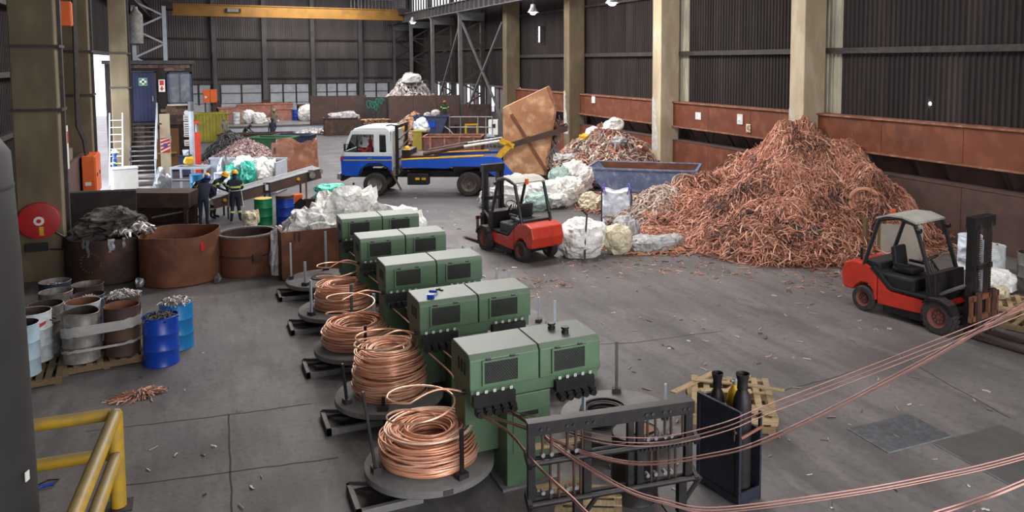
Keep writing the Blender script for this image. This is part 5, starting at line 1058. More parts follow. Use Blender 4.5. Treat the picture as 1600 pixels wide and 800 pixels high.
bm_ = thing('poster_board', 'brown notice board with a small poster under the brick office', 'notice board', (-1.35, 43.5, 0)); MB().box(-.55, .55, .0, .03, 0.2, 2.15).build('board', pm('brown_board', (120, 84, 46), (98, 68, 38), scale=2, rough=.8), bm_); MB().box(-.18, .22, -.01, 0, 1.45, 1.8).build('poster', pm('teal_poster', (110, 150, 150), (60, 80, 90), (190, 210, 200), scale=6, rough=.6), bm_); MB().box(-.4, .45, -.25, 0, .92, .98).build('shelf', M_wood, bm_)
pp = thing('concrete_pier', 'grey concrete pier with a striped hazard plate beside the stair', 'pier', (-1.38, 42.9, 0), kind='structure'); MB().box(-.22, .22, -.2, .2, 0, 2.9).build('shaft', M_conc, pp, bevel=.02)
hz = MB().box(-.2, .2, -.23, -.2, 1.05, 1.75).build('hazard_plate', M_signr, pp)
for i in range(4): MB().prism([(-.2, 1.05 + i * .18), (.2, 1.25 + i * .16), (.2, 1.33 + i * .14), (-.2, 1.13 + i * .18)], 'y', -.236, -.23).build('stripe', M_signw, hz)
MB().cyl((0, -.25, 1.4), (0, -.24, 1.4), .11, n=18).build('emblem', pm('violet_disc', (110, 70, 140), (90, 56, 120), scale=4), hz)
cs = thing('wall_clock', 'small white round clock on the brick pier', 'clock', (-.42, 43.5, 2.9)); MB().cyl((0, 0, 0), (0, -.05, 0), .12, n=20).build('face', M_signw, cs, smooth=True); MB().lathe([(.12, -.06), (.14, -.06), (.14, 0), (.12, 0)], 20, closed_prof=True).build('bezel', M_steeldk, cs).rotation_euler = (R(90), 0, 0)
for i, (z, h, lb) in enumerate(((2.5, .3, 'small square notice under the wall clock'), (1.7, .75, 'tall white printed notice beside the white pipe'), (1.25, .3, 'lowest small notice beside the white pipe'))):
    n = thing('wall_notice', lb, 'notice', (-.42, 43.5, z)); MB().box(-.15, .15, 0, .015, 0, h).build('sheet', M_signw, n)
    for k in range(int(h / .12)): MB().box(-.11, .11 - .03 * (k % 2), -.002, 0, .05 + k * .11, .09 + k * .11).build('print_line', M_steeldk, n)
ob = thing('fuse_box', 'twin door orange electrical box on the far wall post', 'electrical box', (1.05, 70.0, 2.15)); 
for x in (-.5, .02): MB().box(x, x + .5, -.2, .15, 0, 1.05).build('door', M_orange, ob, bevel=.02)
MB().box(-.5, .52, .0, .2, .02, 1.03).build('case', M_orange, ob); MB().cyl((-.3, -.21, .45), (-.3, -.22, .45), .09, n=14).build('badge', M_signw, ob)
for x in (-.35, .35): MB().box(x - .05, x + .05, 0, .1, -2.15, 0).build('stand_leg', M_steeldk, ob)
MB().tube([(.3, .1, 1.05), (.35, .1, 2.2), (.3, .1, 4)], .04, 6).build('conduit', M_steeldk, ob)
ob = thing('electrical_cabinet', 'large orange electrical cabinet on the side wall near the doorway', 'electrical box', (-3.55, 31.2, .85))
MB().box(0, .38, 0, 1.6, 0, 1.35).build('case', M_orange, ob, bevel=.02)
for k in range(2): dd = MB().box(.38, .41, .05 + k * .77, .78 + k * .77, .04, 1.31).build('door', M_orange, ob, bevel=.01); MB().box(.41, .43, .3 + k * .77, .38 + k * .77, .62, .75).build('lock', M_black, dd)
for z in (.35, .02): MB().box(.08, .26, -.015, 0, z, z + .12).build('warning_label', M_signw, ob)
MB().box(.05, .3, .2, .6, -.45, 0).build('cable_duct', M_rustdk, ob)
for k in range(3): MB().tube([(.1, .3 + k * .3, 1.35), (.05, .3 + k * .3, 1.9), (-.1, .1 + k * .3, 2.4), (-.05, .2 + k * .3, 7)], .045, 6).build('conduit', M_steeldk, ob, smooth=True)
ob = thing('switch_box', 'small orange switch box high on the side wall', 'electrical box', (-3.65, 28.6, 6.5)); MB().box(0, .3, 0, .35, 0, .75).build('case', M_orange, ob, bevel=.02); MB().box(.30, .315, .04, .31, .04, .71).build('cover', M_orange, ob); MB().cyl((-.6, .1, .3), (.0, .1, .3), .04, n=8).build('conduit', M_steel, ob)
hr = thing('hose_reel', 'red fire hose reel mounted on the stained column', 'hose reel', (-3.52, 22.79, 1.55))
rl = MB().lathe([(.001, .0), (.1, .0), (.1, .02), (.42, .03), (.44, .05), (.44, .08), (.40, .09), (.001, .09)], 36).build('front_disc', pm('hose_reel_red', (178, 32, 32), (156, 26, 28), scale=3, rough=.45), hr, smooth=True); rl.rotation_euler = (R(90), 0, 0)
m = MB().lathe([(.44, -.02), (.44, -.06), (.36, -.06), (.36, .02)], 36).build('rear_disc', M_signr, hr, smooth=True); m.rotation_euler = (R(90), 0, 0)
m = MB().cyl((0, -.10, 0), (0, -.085, 0), .11, n=20).build('hub', M_signw, hr); MB().cyl((0, -.115, 0), (0, -.1, 0), .05, n=14).build('hub_cap', M_signr, hr); MB().box(-.0, .09, -.10, -.09, -.36, -.14).build('label_strip', M_yel, hr)
MB().tube([(.3, -.02, -.3), (.5, -.05, -.45), (.45, -.05, -.75), (.2, -.05, -.72)], .025, 6).build('hose_end', M_black, hr, smooth=True); MB().box(-.3, .15, -.05, .02, -.75, -.55).build('hose_guide', M_black, hr)
sn = thing('wall_sign', 'narrow white and red sign on the column edge', 'sign', (-2.96, 23.5, 2.7)); MB().box(0, .012, -.12, .12, 0, 1.1).build('board', M_signw, sn); MB().box(.012, .016, -.1, .1, .65, .95).build('red_field', M_signr, sn)
la = thing('ladder', 'grey ladder leaning beside the office column', 'ladder', (-3.25, 39.6, 0), 0)
for x in (-.25, .25): MB().bar((x, 0, 0), (x, 1.4, 3.1), .05, .07).build('rail', M_lgrey, la)
for k in range(9): MB().cyl((-.25, .14 * (k + 1), .31 * (k + 1)), (.25, .14 * (k + 1), .31 * (k + 1)), .018, n=6).build('rung', M_lgrey, la)
wc = thing('white_crate', 'white crate in the sunlight beside the doorway', 'crate', (-2.7, 36.6, 0), 10); MB().box(-.45, .45, -.35, .35, .1, 1.1).build('body', M_signw, wc, bevel=.02); MB().box(-.5, .5, -.4, .4, 0, .1).build('skid', M_wood, wc); MB().box(-.47, .47, -.37, .37, 1.1, 1.14).build('lid', M_lgrey, wc)
pd = thing('downpipe', 'pale vertical pipe beside the office column', 'pipe', (-2.85, 43.36, 0)); MB().cyl((0, 0, 0), (0, 0, 8), .08, n=10).build('shaft', M_lgrey, pd, smooth=True)
for z in (1.5, 4, 6.5): MB().box(-.15, .1, -.1, .1, z, z + .06).build('clip', M_steeldk, pd)
gb = thing('gas_tank', 'dirty glass cylinder tank hung high on the office wall', 'tank', (-2.6, 46, 7.2)); MB().lathe([(.001, -.9), (.3, -.85), (.32, -.5), (.32, .6), (.12, .85), (.1, 1.0), (.001, 1.0)], 18).build('vessel', M_drumgrey, gb, smooth=True); MB().box(-.9, .4, -.06, .06, -.95, -.88).box(-.45, -.35, -.05, .05, -1.70, 1).build('bracket', M_steeldk, gb)

# ================================================================== far sorting bays
def plate_wall(label, p0, p1, h, mat, n, name='bay_wall', group='brown steel bay walls'):
    p0 = Vector(p0); p1 = Vector(p1); t = thing(name, label, 'bay wall', (p0.x, p0.y, 0), math.degrees(math.atan2(p1.y - p0.y, p1.x - p0.x)), group); L = (p1 - p0).length; s = L / n
    for i in range(n): MB().box(i * s + .01, (i + 1) * s - .01, -.04, .04, 0, h).build('plate', mat, t)
    for i in range(n + 1): MB().box(i * s - .06, i * s + .06, .04, .2, 0, h).build('rib', M_steeldk, t)
    return t
plate_wall('long brown steel bay wall beside the white bulk bag', (7.96, 63.5, 0), (12.0, 62.9, 0), 2.8, M_brown, 2)
plate_wall('dark brown steel bay wall behind the truck cab', (12.9, 58.6, 0), (18.2, 58.3, 0), 2.9, M_brown, 3)
w = plate_wall('short dark bay wall painted with blue green scrawl', (11.55, 60.9, 0), (13.1, 60.2, 0), 2.75, M_steeldk, 2)
rg = random.Random(8); bm2 = MB()
for k, (x, z, r) in enumerate(((.35, 2.2, .28), (.65, 2.15, .26), (1.0, 2.4, .22), (.9, 1.95, .2), (1.3, 2.45, .2))): bm2.tube([(x + r * math.cos(R(q)) * (1 - .002 * q), -.05, z + r * math.sin(R(q))) for q in range(0, 420, 20)], .035, 5)
bm2.build('spray_mark', pm('teal_spray', (30, 120, 120), (24, 130, 84), scale=1.5, rough=.7), w)
plate_wall('dark bay wall end by the hopper platform', (18.3, 57.9, 0), (20.3, 57.2, 0), 2.2, M_rustdk, 1)
def heap(label, cx, cy, rx, ry, rot, h, n, mat, seed, length=(.2, .5), width=(.05, .14), thick=(.01, .04), pw=1.3, bed=None, name='scrap_heap', curl=1.5, rough=.12, k=4, lift=.08, arch=.08, res=22, group=None, tilt=0, h0=0):
    t = thing(name, label, 'scrap heap', group=group); f = cone_h(cx, cy, rx, ry, rot, h, pw, seed, rough)
    mr = max(rx, ry); mound('bed', f, cx - mr, cx + mr, cy - mr, cy + mr, res * 2, res * 2, bed or M_dirt, t, .03)
    scatter('pieces', f, in_ellipse(n, cx, cy, rx * .97, ry * .97, rot, seed, .55), length, width, thick, mat, t, seed + 1, k=k, curl=curl, lift=lift, arch=arch, tilt=tilt)
    return t
heap('heap of glittering aluminium scrap behind the dark bay wall', 15.9, 64.0, 4.0, 3.0, 0, 3.95, 3600, T_alu, 101, (.12, .35), (.08, .2), (.02, .08), 1.5, lift=.12)
sheet_heap('white sheet on top of the aluminium heap', (15.8, 63.2, 3.75), (1.3, .7, .6), 102, M_bag, .3, 0, 4)
heap('mixed red and grey scrap heap behind the truck', 13.1, 52.0, 2.3, 2.0, 0, 1.8, 1500, T_bronze, 103, (.2, .5), (.06, .2), (.02, .06), 1.3, lift=.1)
heap('low heap of pale scrap in front of the brown bay wall', 8.0, 61.5, 1.6, .8, 0, .35, 500, T_alu, 104, (.12, .3), (.06, .15), (.02, .06), 1.2)
heap('mauve swarf heap inside the sorting pens', 2.2, 43.8, 2.2, 2.9, 0, 1.35, 4200, T_swarf, 105, (.1, .3), (.03, .10), (.01, .03), 1.2, lift=.1)
heap('dark swarf heap behind the mauve one', 1.8, 48.5, 1.7, 2.2, 0, 1.5, 1500, T_dark, 106, (.15, .4), (.04, .1), (.01, .03), 1.2)
heap('small scrap heap between the pale red bins', 5.2, 68.0, 1.8, .9, 0, .9, 700, T_alu, 107, (.12, .35), (.06, .15), (.02, .05), 1.2)
bl = thing('scrap_bale', 'pressed bale of copper scrap behind the truck cab', 'bale', (11.85, 58.5, 0), 0); MB().box(-.95, .95, -.5, .5, 0, 1.15).build('core', M_dirt, bl)
scatter('strips', lambda x, y: 1.15 + 0 * x, in_ellipse(250, 0, 0, .95, .5, 0, 108, .5), (.2, .4), (.05, .12), (.01, .03), T_bronze, bl, 109, k=4, lift=.03, arch=.04)
P = np.zeros((300, 4, 3)); rg2 = np.random.default_rng(4); x0 = rg2.uniform(-.9, .8, 300); z0 = rg2.uniform(.05, 1.1, 300)
for i in range(4): P[:, i] = np.stack([x0 + i * .05 * rg2.choice([-1, 1], 300), -.52 + rg2.uniform(-.03, .01, 300), np.clip(z0 + rg2.normal(0, .05, 300), .02, 1.2)], 1)
tag(obj('front_strips', strand_mesh('front_strips', P, rg2.uniform(.05, .1, 300), rg2.uniform(.01, .03, 300), rg2.uniform(0, 1, 300), rg2.uniform(0, 3, 300)), T_bronze, bl), kind='stuff')
# bins and pens
def open_box(name, label, cat, loc, rz, L, Wd, H, mat, flare=.0, inner=None, group=None, rim=.05, ribs=0, ribm=None):
    t = thing(name, label, cat, loc, rz, group); l, w = L / 2, Wd / 2; f = flare; th = .04
    def panel(n, a, b, c, d, off):
        m = MB(); o = Vector(off); m.add([Vector(p) for p in (a, b, c, d)] + [Vector(p) + o for p in (a, b, c, d)], [(0, 1, 2, 3), (7, 6, 5, 4), (0, 4, 5, 1), (1, 5, 6, 2), (2, 6, 7, 3), (3, 7, 4, 0)]); return m.build(n, mat, t)
    panel('front_side', (-l, -w, .03), (l, -w, .03), (l + f, -w, H), (-l - f, -w, H), (0, th, 0)); panel('back_side', (-l, w, .03), (l, w, .03), (l + f, w, H), (-l - f, w, H), (0, -th, 0))
    panel('end_side', (-l, -w, .03), (-l, w, .03), (-l - f, w, H), (-l - f, -w, H), (th, 0, 0)); panel('end_side', (l, -w, .03), (l, w, .03), (l + f, w, H), (l + f, -w, H), (-th, 0, 0))
    MB().box(-l, l, -w, w, 0, .06).build('base', mat, t)
    if rim:
        for s in (-1, 1): MB().box(-l - f - rim, l + f + rim, s * w - rim, s * w + rim, H - .03, H + .04).build('rim', ribm or mat, t)
        for s in (-1, 1): MB().box(s * (l + f) - rim, s * (l + f) + rim, -w, w, H - .03, H + .04).build('rim', ribm or mat, t)
    for i in range(ribs): x = -l + L * (i + .5) / ribs; MB().box(x - .05, x + .05, -w - .07, -w, .05, H).build('rib', ribm or mat, t)
    return t
open_box('scrap_container', 'dark steel container heaped with silver sheet before the bay wall', 'container', (9.7, 60.6, 0), -6, 2.4, 1.3, 1.25, M_rustdk)
sheet_heap('crumpled silver sheet in the dark steel container', (9.8, 60.6, .7), (2.1, 1.0, .95), 111, M_baggrey, .3, 0, 4)
open_box('scrap_crate', 'long dull red ribbed crate behind the truck deck', 'crate', (13.4, 44.0, 0), -25, 3.3, 1.6, 1.15, pm('dull_red_crate', (112, 70, 64), (90, 58, 54), (136, 92, 84), scale=1.5, rough=.8), ribs=4, ribm=M_rust2)
hp = open_box('feed_hopper', 'navy flared hopper on legs below the platform worker', 'hopper', (13.5, 49.0, .75), -25, 1.3, 1.2, 1.25, M_navy, .45)
for x in (-.6, .6):
    for y in (-.5, .5): MB().box(x - .05, x + .05, y - .05, y + .05, -.75, .05).build('leg', M_navy, hp)
MB().box(-.2, .3, -.66, -.62, .55, .95).build('name_panel', M_drumblue, hp)
for i, (x, s, lb) in enumerate(((13.2, .45, 'smaller grey sack on the navy hopper'), (13.75, .6, 'larger pale sack on the navy hopper'))): sheet_heap(lb, (x, 49.1, 1.85), (s, s, s * .8), 113 + i, M_baggrey, .15, 0, 3, 'sack', None, 'sack')
sr = thing('platform_rail', 'pale tubular handrails with steps beside the navy hopper', 'railing', (15.3, 47.8, 0), -25)
for x in (-1.0, -.3, .8, 1.3, 1.7): MB().cyl((x, 0, 0), (x, 0, 2.0), .035, n=8).build('baluster', M_gal, sr)
for z in (1.3, 1.95): MB().cyl((-1.0, 0, z), (1.7, 0, z), .03, n=8).build('handrail', M_gal, sr)
MB().tube([(-1.4, -.2, 1.45), (-1.0, -.3, 1.2), (-.3, -.4, .4), (-.2, -.4, 0)], .035, 8).build('stair_rail', M_gal, sr, smooth=True)
MB().box(-1.0, 1.7, .1, 1.3, .72, .78).build('deck', M_steeldk, sr)
for k in range(3): MB().box(-.9 + k * .3, -.6 + k * .3, -.4, 0, .2 + .2 * (2 - k), .24 + .2 * (2 - k)).build('step', M_steeldk, sr)
dk = thing('work_platform', 'low steel platform carrying the green clad worker', 'platform', (16.8, 57.3, 0)); MB().box(-1.0, 1.0, -.5, .5, .72, .78).build('deck', M_steeldk, dk)
for x in (-.9, .9):
    for y in (-.4, .4): MB().box(x - .05, x + .05, y - .05, y + .05, 0, .72).build('leg', M_steeldk, dk)
wm = thing('control_cabinet', 'small white control cabinet near the tipped skip', 'cabinet', (17.0, 47.3, 0), -25); MB().box(-.3, .3, -.25, .25, .8, 1.75).build('case', M_signw, wm, bevel=.02); MB().box(-.1, .15, -.27, -.25, 1.25, 1.5).build('screen', M_black, wm); MB().box(-.4, .1, -.4, -.1, .7, .85).build('tray', M_lgrey, wm)
for x in (-.25, .25): MB().box(x - .04, x + .04, -.2, .2, 0, .8).build('leg', M_steel, wm)
yr = thing('yellow_stand', 'thin yellow steel stand beside the white control cabinet', 'stand', (16.3, 49.6, 0)); 
for x in (-.4, .4): MB().box(x - .05, x + .05, -.05, .05, 0, 1.3).build('leg', M_yel, yr)
MB().box(-.45, .45, -.06, .06, 1.25, 1.35).build('crossbar', M_yel, yr)
yc = thing('yellow_chute', 'yellow chute box beside the mixed scrap heap', 'chute', (12.35, 48.2, 0), -25); MB().prism([(-.3, 0), (.3, 0), (.3, 1.15), (-.2, 1.15)], 'y', -.3, .3).build('body', pm('dull_yellow_chute', (150, 130, 44), (126, 108, 38), scale=3, rough=.7), yc); MB().box(-.3, .6, -.32, .32, 1.1, 1.17).build('lip', pm('dull_yellow_chute', (150, 130, 44), (126, 108, 38), scale=3, rough=.7), yc)
sheet_heap('white and blue bag behind the yellow chute', (12.75, 48.7, 1.0), (.9, .7, .8), 120, M_bagblue, .2, 0, 4, 'scrap_bag', None, 'bag')
for i, (x, m, lb) in enumerate(((11.5, M_drumgreen, 'green ball float in the mixed scrap heap'), (11.9, M_yel, 'yellow ball float in the mixed scrap heap'))): o = crumple('ball_float', (.6, .6, .6), m, None, 130 + i, .04, 3, flat=False); o.location = (x, 49.9, .95); tag(o, lb, 'float', 'ball floats')
# white raised ledge and pale red bins in the far bay
lg = thing('loading_ledge', 'pale grey raised ledge in front of the pale red bins', 'ledge', kind='structure'); MB().box(.2, 9.5, 62.9, 63.5, 0, .62).build('face', M_lgrey, lg); MB().box(.2, 9.5, 62.85, 69, .55, .62).build('top', M_steel, lg)
M_pred = pm('pale_red_bin_paint', (176, 120, 104), (146, 94, 80), (196, 150, 134), scale=1.2, rough=.8, bump=.2)
for i, (x, y, L, Wd, H, rz, lb) in enumerate([(2.7, 72.6, 2.0, 1.3, 1.55, 6, 'low pale red bin beside the white drum'), (4.6, 73.5, 2.6, 1.5, 1.75, -8, 'large pale red bin in the middle of the far bay'), (6.5, 74.2, 2.2, 1.4, 1.75, 5, 'pale red bin behind the green capped worker'), (6.6, 71.0, 1.4, 1.2, 1.45, -10, 'pale red bin with a cut corner beside the blue drum'), (2.2, 70.2, 1.0, 1.0, 1.25, 0, 'smallest pale red bin at the ledge end')]): open_box('scrap_bin', lb, 'bin', (x, y, 0), rz, L, Wd, H, M_pred, .08, group='pale red bins in the far bay')
open_box('scrap_bin', 'small rusty square bin by the far bay wall', 'bin', (9.3, 79.0, 0), 0, 1.2, 1.1, 1.35, M_rust)
make_drum('white drum far back on the ledge', (2.8, 66.6, .62), M_drumwhite, None, None, closed=True, seed=51); make_drum('blue drum far back beside the bulk bag', (7.4, 68.4, .62), M_drumblue, None, None, closed=True, seed=52)
for i, (x, y, s, lb) in enumerate(((8.1, 67.6, (1.2, 1.1, 1.2), 'bulging white bulk bag beside the brown bay wall'), (3.7, 66.6, (.9, .8, 1.0), 'upright white bag on the far ledge'), (4.4, 66.2, (1.0, .8, .8), 'slumped white bag on the far ledge'))): sheet_heap(lb, (x, y, .62), s, 140 + i, M_bag, .16, 0, 4, 'bulk_bag', 'white bags on the far ledge', 'bag')
open_box('yellow_skip', 'dull yellow ribbed skip in the sorting pens', 'skip', (.95, 59.5, 0), -4, 2.0, 1.5, 1.9, pm('dull_yellow_skip', (150, 140, 40), (120, 112, 34), scale=1.5, rough=.7), ribs=5)
open_box('green_skip', 'green flared skip beside the mauve swarf', 'skip', (3.9, 47.6, 0), -30, 1.6, 1.4, 1.15, pm('dull_green_skip', (66, 116, 84), (52, 96, 68), scale=1.5, rough=.7), .35)
yl = thing('bent_shield', 'bent yellow panel leaning on the green skip', 'panel', (4.1, 45.2, .35), -40); MB().prism([(-.35, 0), (.35, .1), (.35, .6), (-.3, .75)], 'y', 0, .04).build('sheet', M_yel, yl); MB().box(-.3, .3, .0, .3, -.35, .1).build('foot', M_steeldk, yl)
open_box('navy_skip', 'dark navy skip behind the pale rusty tank', 'skip', (5.3, 49.8, 0), -26, 1.9, 1.2, 1.05, M_navy, .15)
op = open_box('sorting_bench', 'dark steel sorting bench before the distant workers', 'bench', (3.4, 53.0, 0), -10, 4.4, 1.0, .95, M_rustdk)
rt = thing('dented_tank', 'large pale rusty dented tank half behind the conveyor', 'tank', (4.2, 40.3, 0), -26)
def wobt(r, z, q, j): return r * (1 + .09 * math.sin(3 * q + 1) + .06 * math.sin(5 * q + z)), z + (.12 * math.sin(3 * q + .6) + .06 * math.sin(7 * q) if z > 1.2 else 0)
MB().lathe([(.95, 0), (1.0, .1), (1.02, .5), (.98, .9), (1.0, 1.3), (.98, 1.55), (.94, 1.55), (.92, 1.2), (.93, .1), (.001, .1)], 40, wobt).build('shell', M_rust2, rt, smooth=True); MB().obox((-.5, -.9, 1.2), (.2, .06, .3)).build('hatch', M_rustdk, rt)
# ================================================================== skip truck
tr = thing('skip_truck', 'white and blue skip loader truck with raised lifting arms', 'truck', (6.85, 32.86, 0), 154.3)
def wheel(parent, x, y, r, w, rim, name='wheel', lug=0, deep=.08, face=1):
    t = MB(); t.lathe([(r * .60, -w / 2 + .02), (r * .62, -w / 2), (r * .92, -w / 2), (r, -w / 2 + .04), (r, w / 2 - .04), (r * .92, w / 2), (r * .62, w / 2), (r * .60, w / 2 - .02)], 32)
    o = t.build(name, M_rubber, parent, smooth=True); o.location = (x, y, r); o.rotation_euler = (R(90), 0, 0)
    h = MB().lathe([(.001, w / 2 - .05), (r * .12, w / 2 - .05), (r * .14, w / 2 - deep), (r * .45, w / 2 - deep), (r * .52, w / 2 - .03), (r * .61, w / 2 - .01)], 24).lathe([(.001, -w / 2 + .05), (r * .12, -w / 2 + .05), (r * .14, -w / 2 + deep), (r * .45, -w / 2 + deep), (r * .52, -w / 2 + .03), (r * .61, -w / 2 + .01)], 24)
    hb = h.build('rim', rim, o, smooth=True)
    for s in (-1, 1):
        nb = MB()
        for k in range(8): q = 2 * math.pi * k / 8; nb.cyl((r * .28 * math.cos(q), r * .28 * math.sin(q), s * (w / 2 - deep - .01)), (r * .28 * math.cos(q), r * .28 * math.sin(q), s * (w / 2 - deep + .03)), .018, n=6)
        nb.build('wheel_nuts', M_steel, o)
    if lug:
        lg = MB()
        for k in range(lug):
            q = 2 * math.pi * k / lug
            for s in (-1, 1): lg.obox((r * 1.0 * math.cos(q + s * .06), r * 1.0 * math.sin(q + s * .06), s * w * .24), (.035, r * .18, w * .42), (0, 0, q))
        lg.build('tread_lugs', M_rubber, o)
    return o
for s in (-1, 1): wheel(tr, 0, s * .93, .47, .28, M_drumgrey)
for s in (-1, 1): wheel(tr, -3.79, s * .82, .49, .52, pm('dusty_wheel_rim', (104, 90, 82), (84, 72, 66), scale=4, rough=.8), deep=.14)
# cab shell: side profile with windows cut by frame members
W2 = 1.02
def prof(n, poly, mat, y0=-W2, y1=W2, bv=.03): return MB().prism(poly, 'y', y0, y1).build(n, mat, tr, bevel=bv)
for s in (-1, 1):
    y0, y1 = (W2 - .05, W2) if s > 0 else (-W2, -W2 + .05)
    prof('lower_side_panel', [(1.32, 1.30), (1.34, 1.62), (-.72, 1.62), (-.72, 1.05), (-.55, 1.05), (-.45, 1.18), (-.2, 1.26), (.2, 1.26), (.45, 1.14), (.58, .90), (.66, .82), (1.22, .82)], M_blue, y0, y1, .01)
    prof('white_band', [(1.34, 1.62), (1.30, 1.78), (-.70, 1.78), (-.72, 1.62)], M_white, y0, y1, .01)
    # pillars
    prof('front_pillar', [(1.30, 1.78), (.98, 2.52), (.88, 2.52), (1.18, 1.78)], M_white, y0, y1, .01)
    prof('door_pillar', [(.02, 1.78), (.02, 2.52), (-.20, 2.52), (-.20, 1.78)], M_white, y0, y1, .01)
    prof('rear_pillar', [(-.48, 1.78), (-.46, 2.52), (-.64, 2.52), (-.70, 1.78)], M_white, y0, y1, .01)
    prof('roof_rail', [(.98, 2.50), (.92, 2.66), (-.60, 2.66), (-.64, 2.50)], M_white, y0, y1, .01)
    MB().box(-.70, 1.25, W2 * s - .005 * (s < 0), W2 * s + .006 * s + .005 * (s < 0), 1.44, 1.49).build('gold_stripe', pm('gold_stripe', (176, 150, 96), (160, 136, 86), scale=3, rough=.5), tr)
    MB().box(.10, .28, min(W2 * s, W2 * s + .03 * s), max(W2 * s, W2 * s + .03 * s), 1.52, 1.57).build('door_handle', M_gal, tr)
    yy = (W2 - .03) * s
    MB().prism([(1.17, 1.78), (.89, 2.50), (.02, 2.50), (.02, 1.78)], 'y', yy - .006, yy + .006).build('door_window', pm('clear_window', (60, 66, 70), (54, 60, 64), scale=1, rough=.05, alpha=.12), tr)
    MB().prism([(-.20, 1.86), (-.20, 2.46), (-.46, 2.46), (-.48, 1.86)], 'y', yy - .006, yy + .006).build('quarter_window', M_glass, tr)
    MB().box(.66, .70, W2 * s - .02, W2 * s + .02, 1.80, 2.48).build('vent_window_bar', M_black, tr)
    MB().prism([(.62, .86), (.50, 1.10), (.22, 1.30), (-.22, 1.30), (-.50, 1.14), (-.62, .92), (-.66, .92), (-.54, 1.17), (-.24, 1.35), (.24, 1.35), (.54, 1.13), (.66, .86)], 'y', W2 * s - .06, W2 * s + .03).build('wheel_arch', M_black, tr)
    MB().box(1.34, 1.40, s * .95 - .12, s * .95 + .05, 1.40, 1.58).build('headlamp', M_signw, tr); MB().box(1.26, 1.36, s * W2 - .02, s * W2 + .02, 1.48, 1.60).build('indicator', M_signr, tr)
    MB().tube([(1.05, s * W2, 2.1), (1.12, s * (W2 + .22), 2.15), (1.12, s * (W2 + .22), 1.85), (1.15, s * W2, 1.8)], .015, 6).build('mirror_arm', M_black, tr); MB().obox((1.12, s * (W2 + .22), 2.0), (.05, .14, .28)).build('mirror', M_black, tr)
MB().prism([(1.34, 1.62), (1.30, 1.78), (1.26, 1.78), (1.30, 1.62)], 'y', -W2, W2).build('front_band', M_white, tr); MB().prism([(1.34, .86), (1.36, 1.62), (1.28, 1.62), (1.26, .86)], 'y', -W2, W2).build('front_panel', M_blue, tr, bevel=.01); MB().box(1.36, 1.39, -.75, .75, 1.15, 1.42).build('grille', M_black, tr)
MB().prism([(1.27, 1.80), (.96, 2.50), (.94, 2.50), (1.25, 1.80)], 'y', -W2 + .06, W2 - .06).build('windscreen', M_glass, tr)
MB().prism([(.95, 2.58), (.80, 2.74), (.4, 2.80), (-.45, 2.80), (-.62, 2.70), (-.66, 2.56)], 'y', -W2 + .02, W2 - .02).build('roof', M_white, tr, bevel=.06)
for y in (-.6, -.2, .2, .6): MB().box(-.45, .5, y - .02, y + .02, 2.795, 2.815).build('roof_rib', M_white, tr)
MB().box(-.72, -.68, -W2, W2, 1.05, 2.62).build('back_wall', M_white, tr); MB().box(-.6, 1.2, -W2 + .06, W2 - .06, 1.2, 1.25).build('cab_floor', M_black, tr)
MB().box(-.15, .4, .15, .8, 1.25, 1.5).box(-.1, .04, .15, .8, 1.5, 2.0).build('seat', M_black, tr); MB().tube([(.75 + .05 * math.cos(R(q)), .45 + .2 * math.cos(R(q)), 1.75 + .2 * math.sin(R(q))) for q in range(0, 360, 24)], .015, 6, closed=True).build('steering_wheel', M_black, tr)
MB().box(1.38, 1.52, -1.05, 1.05, .68, .92).build('bumper', M_drumgrey, tr, bevel=.03); MB().box(1.30, 1.42, -.9, .9, .60, .75).build('bumper_bracket', M_black, tr)
for y in (-.8, .8): MB().box(1.2, 1.45, y - .05, y + .05, .72, .85).build('chassis_horn', M_black, tr)
# chassis, exhaust frame, deck
for y in (-.42, .42): MB().box(-5.0, 1.3, y - .06, y + .06, .70, .95).build('chassis_rail', M_black, tr)
for x in (0, -3.79): MB().cyl((x, -.8, .48), (x, .8, .48), .07, n=10).build('axle', M_black, tr)
for y in (-.9, .9): MB().box(-.95, -.83, y - .06, y + .06, .85, 2.85).build('head_post', M_black, tr)
MB().box(-.95, -.83, -.95, .95, 2.75, 2.87).build('head_beam', M_black, tr); MB().tube([(-.85, .6, 2.8), (-.6, .6, 2.86), (-.4, .6, 2.82)], .03, 6).build('exhaust_tip', M_black, tr, smooth=True)
for k in range(4): MB().bar((-.98, .92, 1.1 + k * .4), (-.98, -.9, 1.3 + k * .4), .05, .05).build('cross_lattice', M_steeldk, tr)
MB().cyl((-.80, .35, 1.0), (-.80, .95, 1.0), .19, n=16).build('air_tank', M_drumgrey, tr, smooth=True); MB().bar((-.6, .95, 1.1), (-1.05, 1.0, .25), .08, .05).build('mud_flap_bar', M_brown, tr)
MB().prism([(-1.08, 1.16), (-1.08, 1.46), (-4.75, 1.62), (-5.05, 1.55), (-5.7, .78), (-4.95, .72), (-4.45, 1.06), (-4.1, 1.20), (-3.2, 1.20), (-2.9, 1.12)], 'y', .92, 1.02).build('deck_side', M_blue, tr, bevel=.01)
MB().prism([(-1.08, 1.16), (-1.08, 1.46), (-4.75, 1.62), (-5.05, 1.55), (-5.7, .78), (-4.95, .72), (-4.45, 1.06), (-4.1, 1.20), (-3.2, 1.20), (-2.9, 1.12)], 'y', -1.02, -.92).build('deck_side', M_blue, tr, bevel=.01)
MB().prism([(-1.1, 1.36), (-4.75, 1.52), (-4.75, 1.46), (-1.1, 1.28)], 'y', -.92, .92).build('deck_plate', M_rustdk, tr)
for s in (-1, 1): MB().prism([(-1.08, 1.46), (-1.08, 1.51), (-4.4, 1.66), (-4.4, 1.61)], 'y', min(.9 * s, 1.03 * s), max(.9 * s, 1.03 * s)).build('yellow_edge', M_yel, tr)
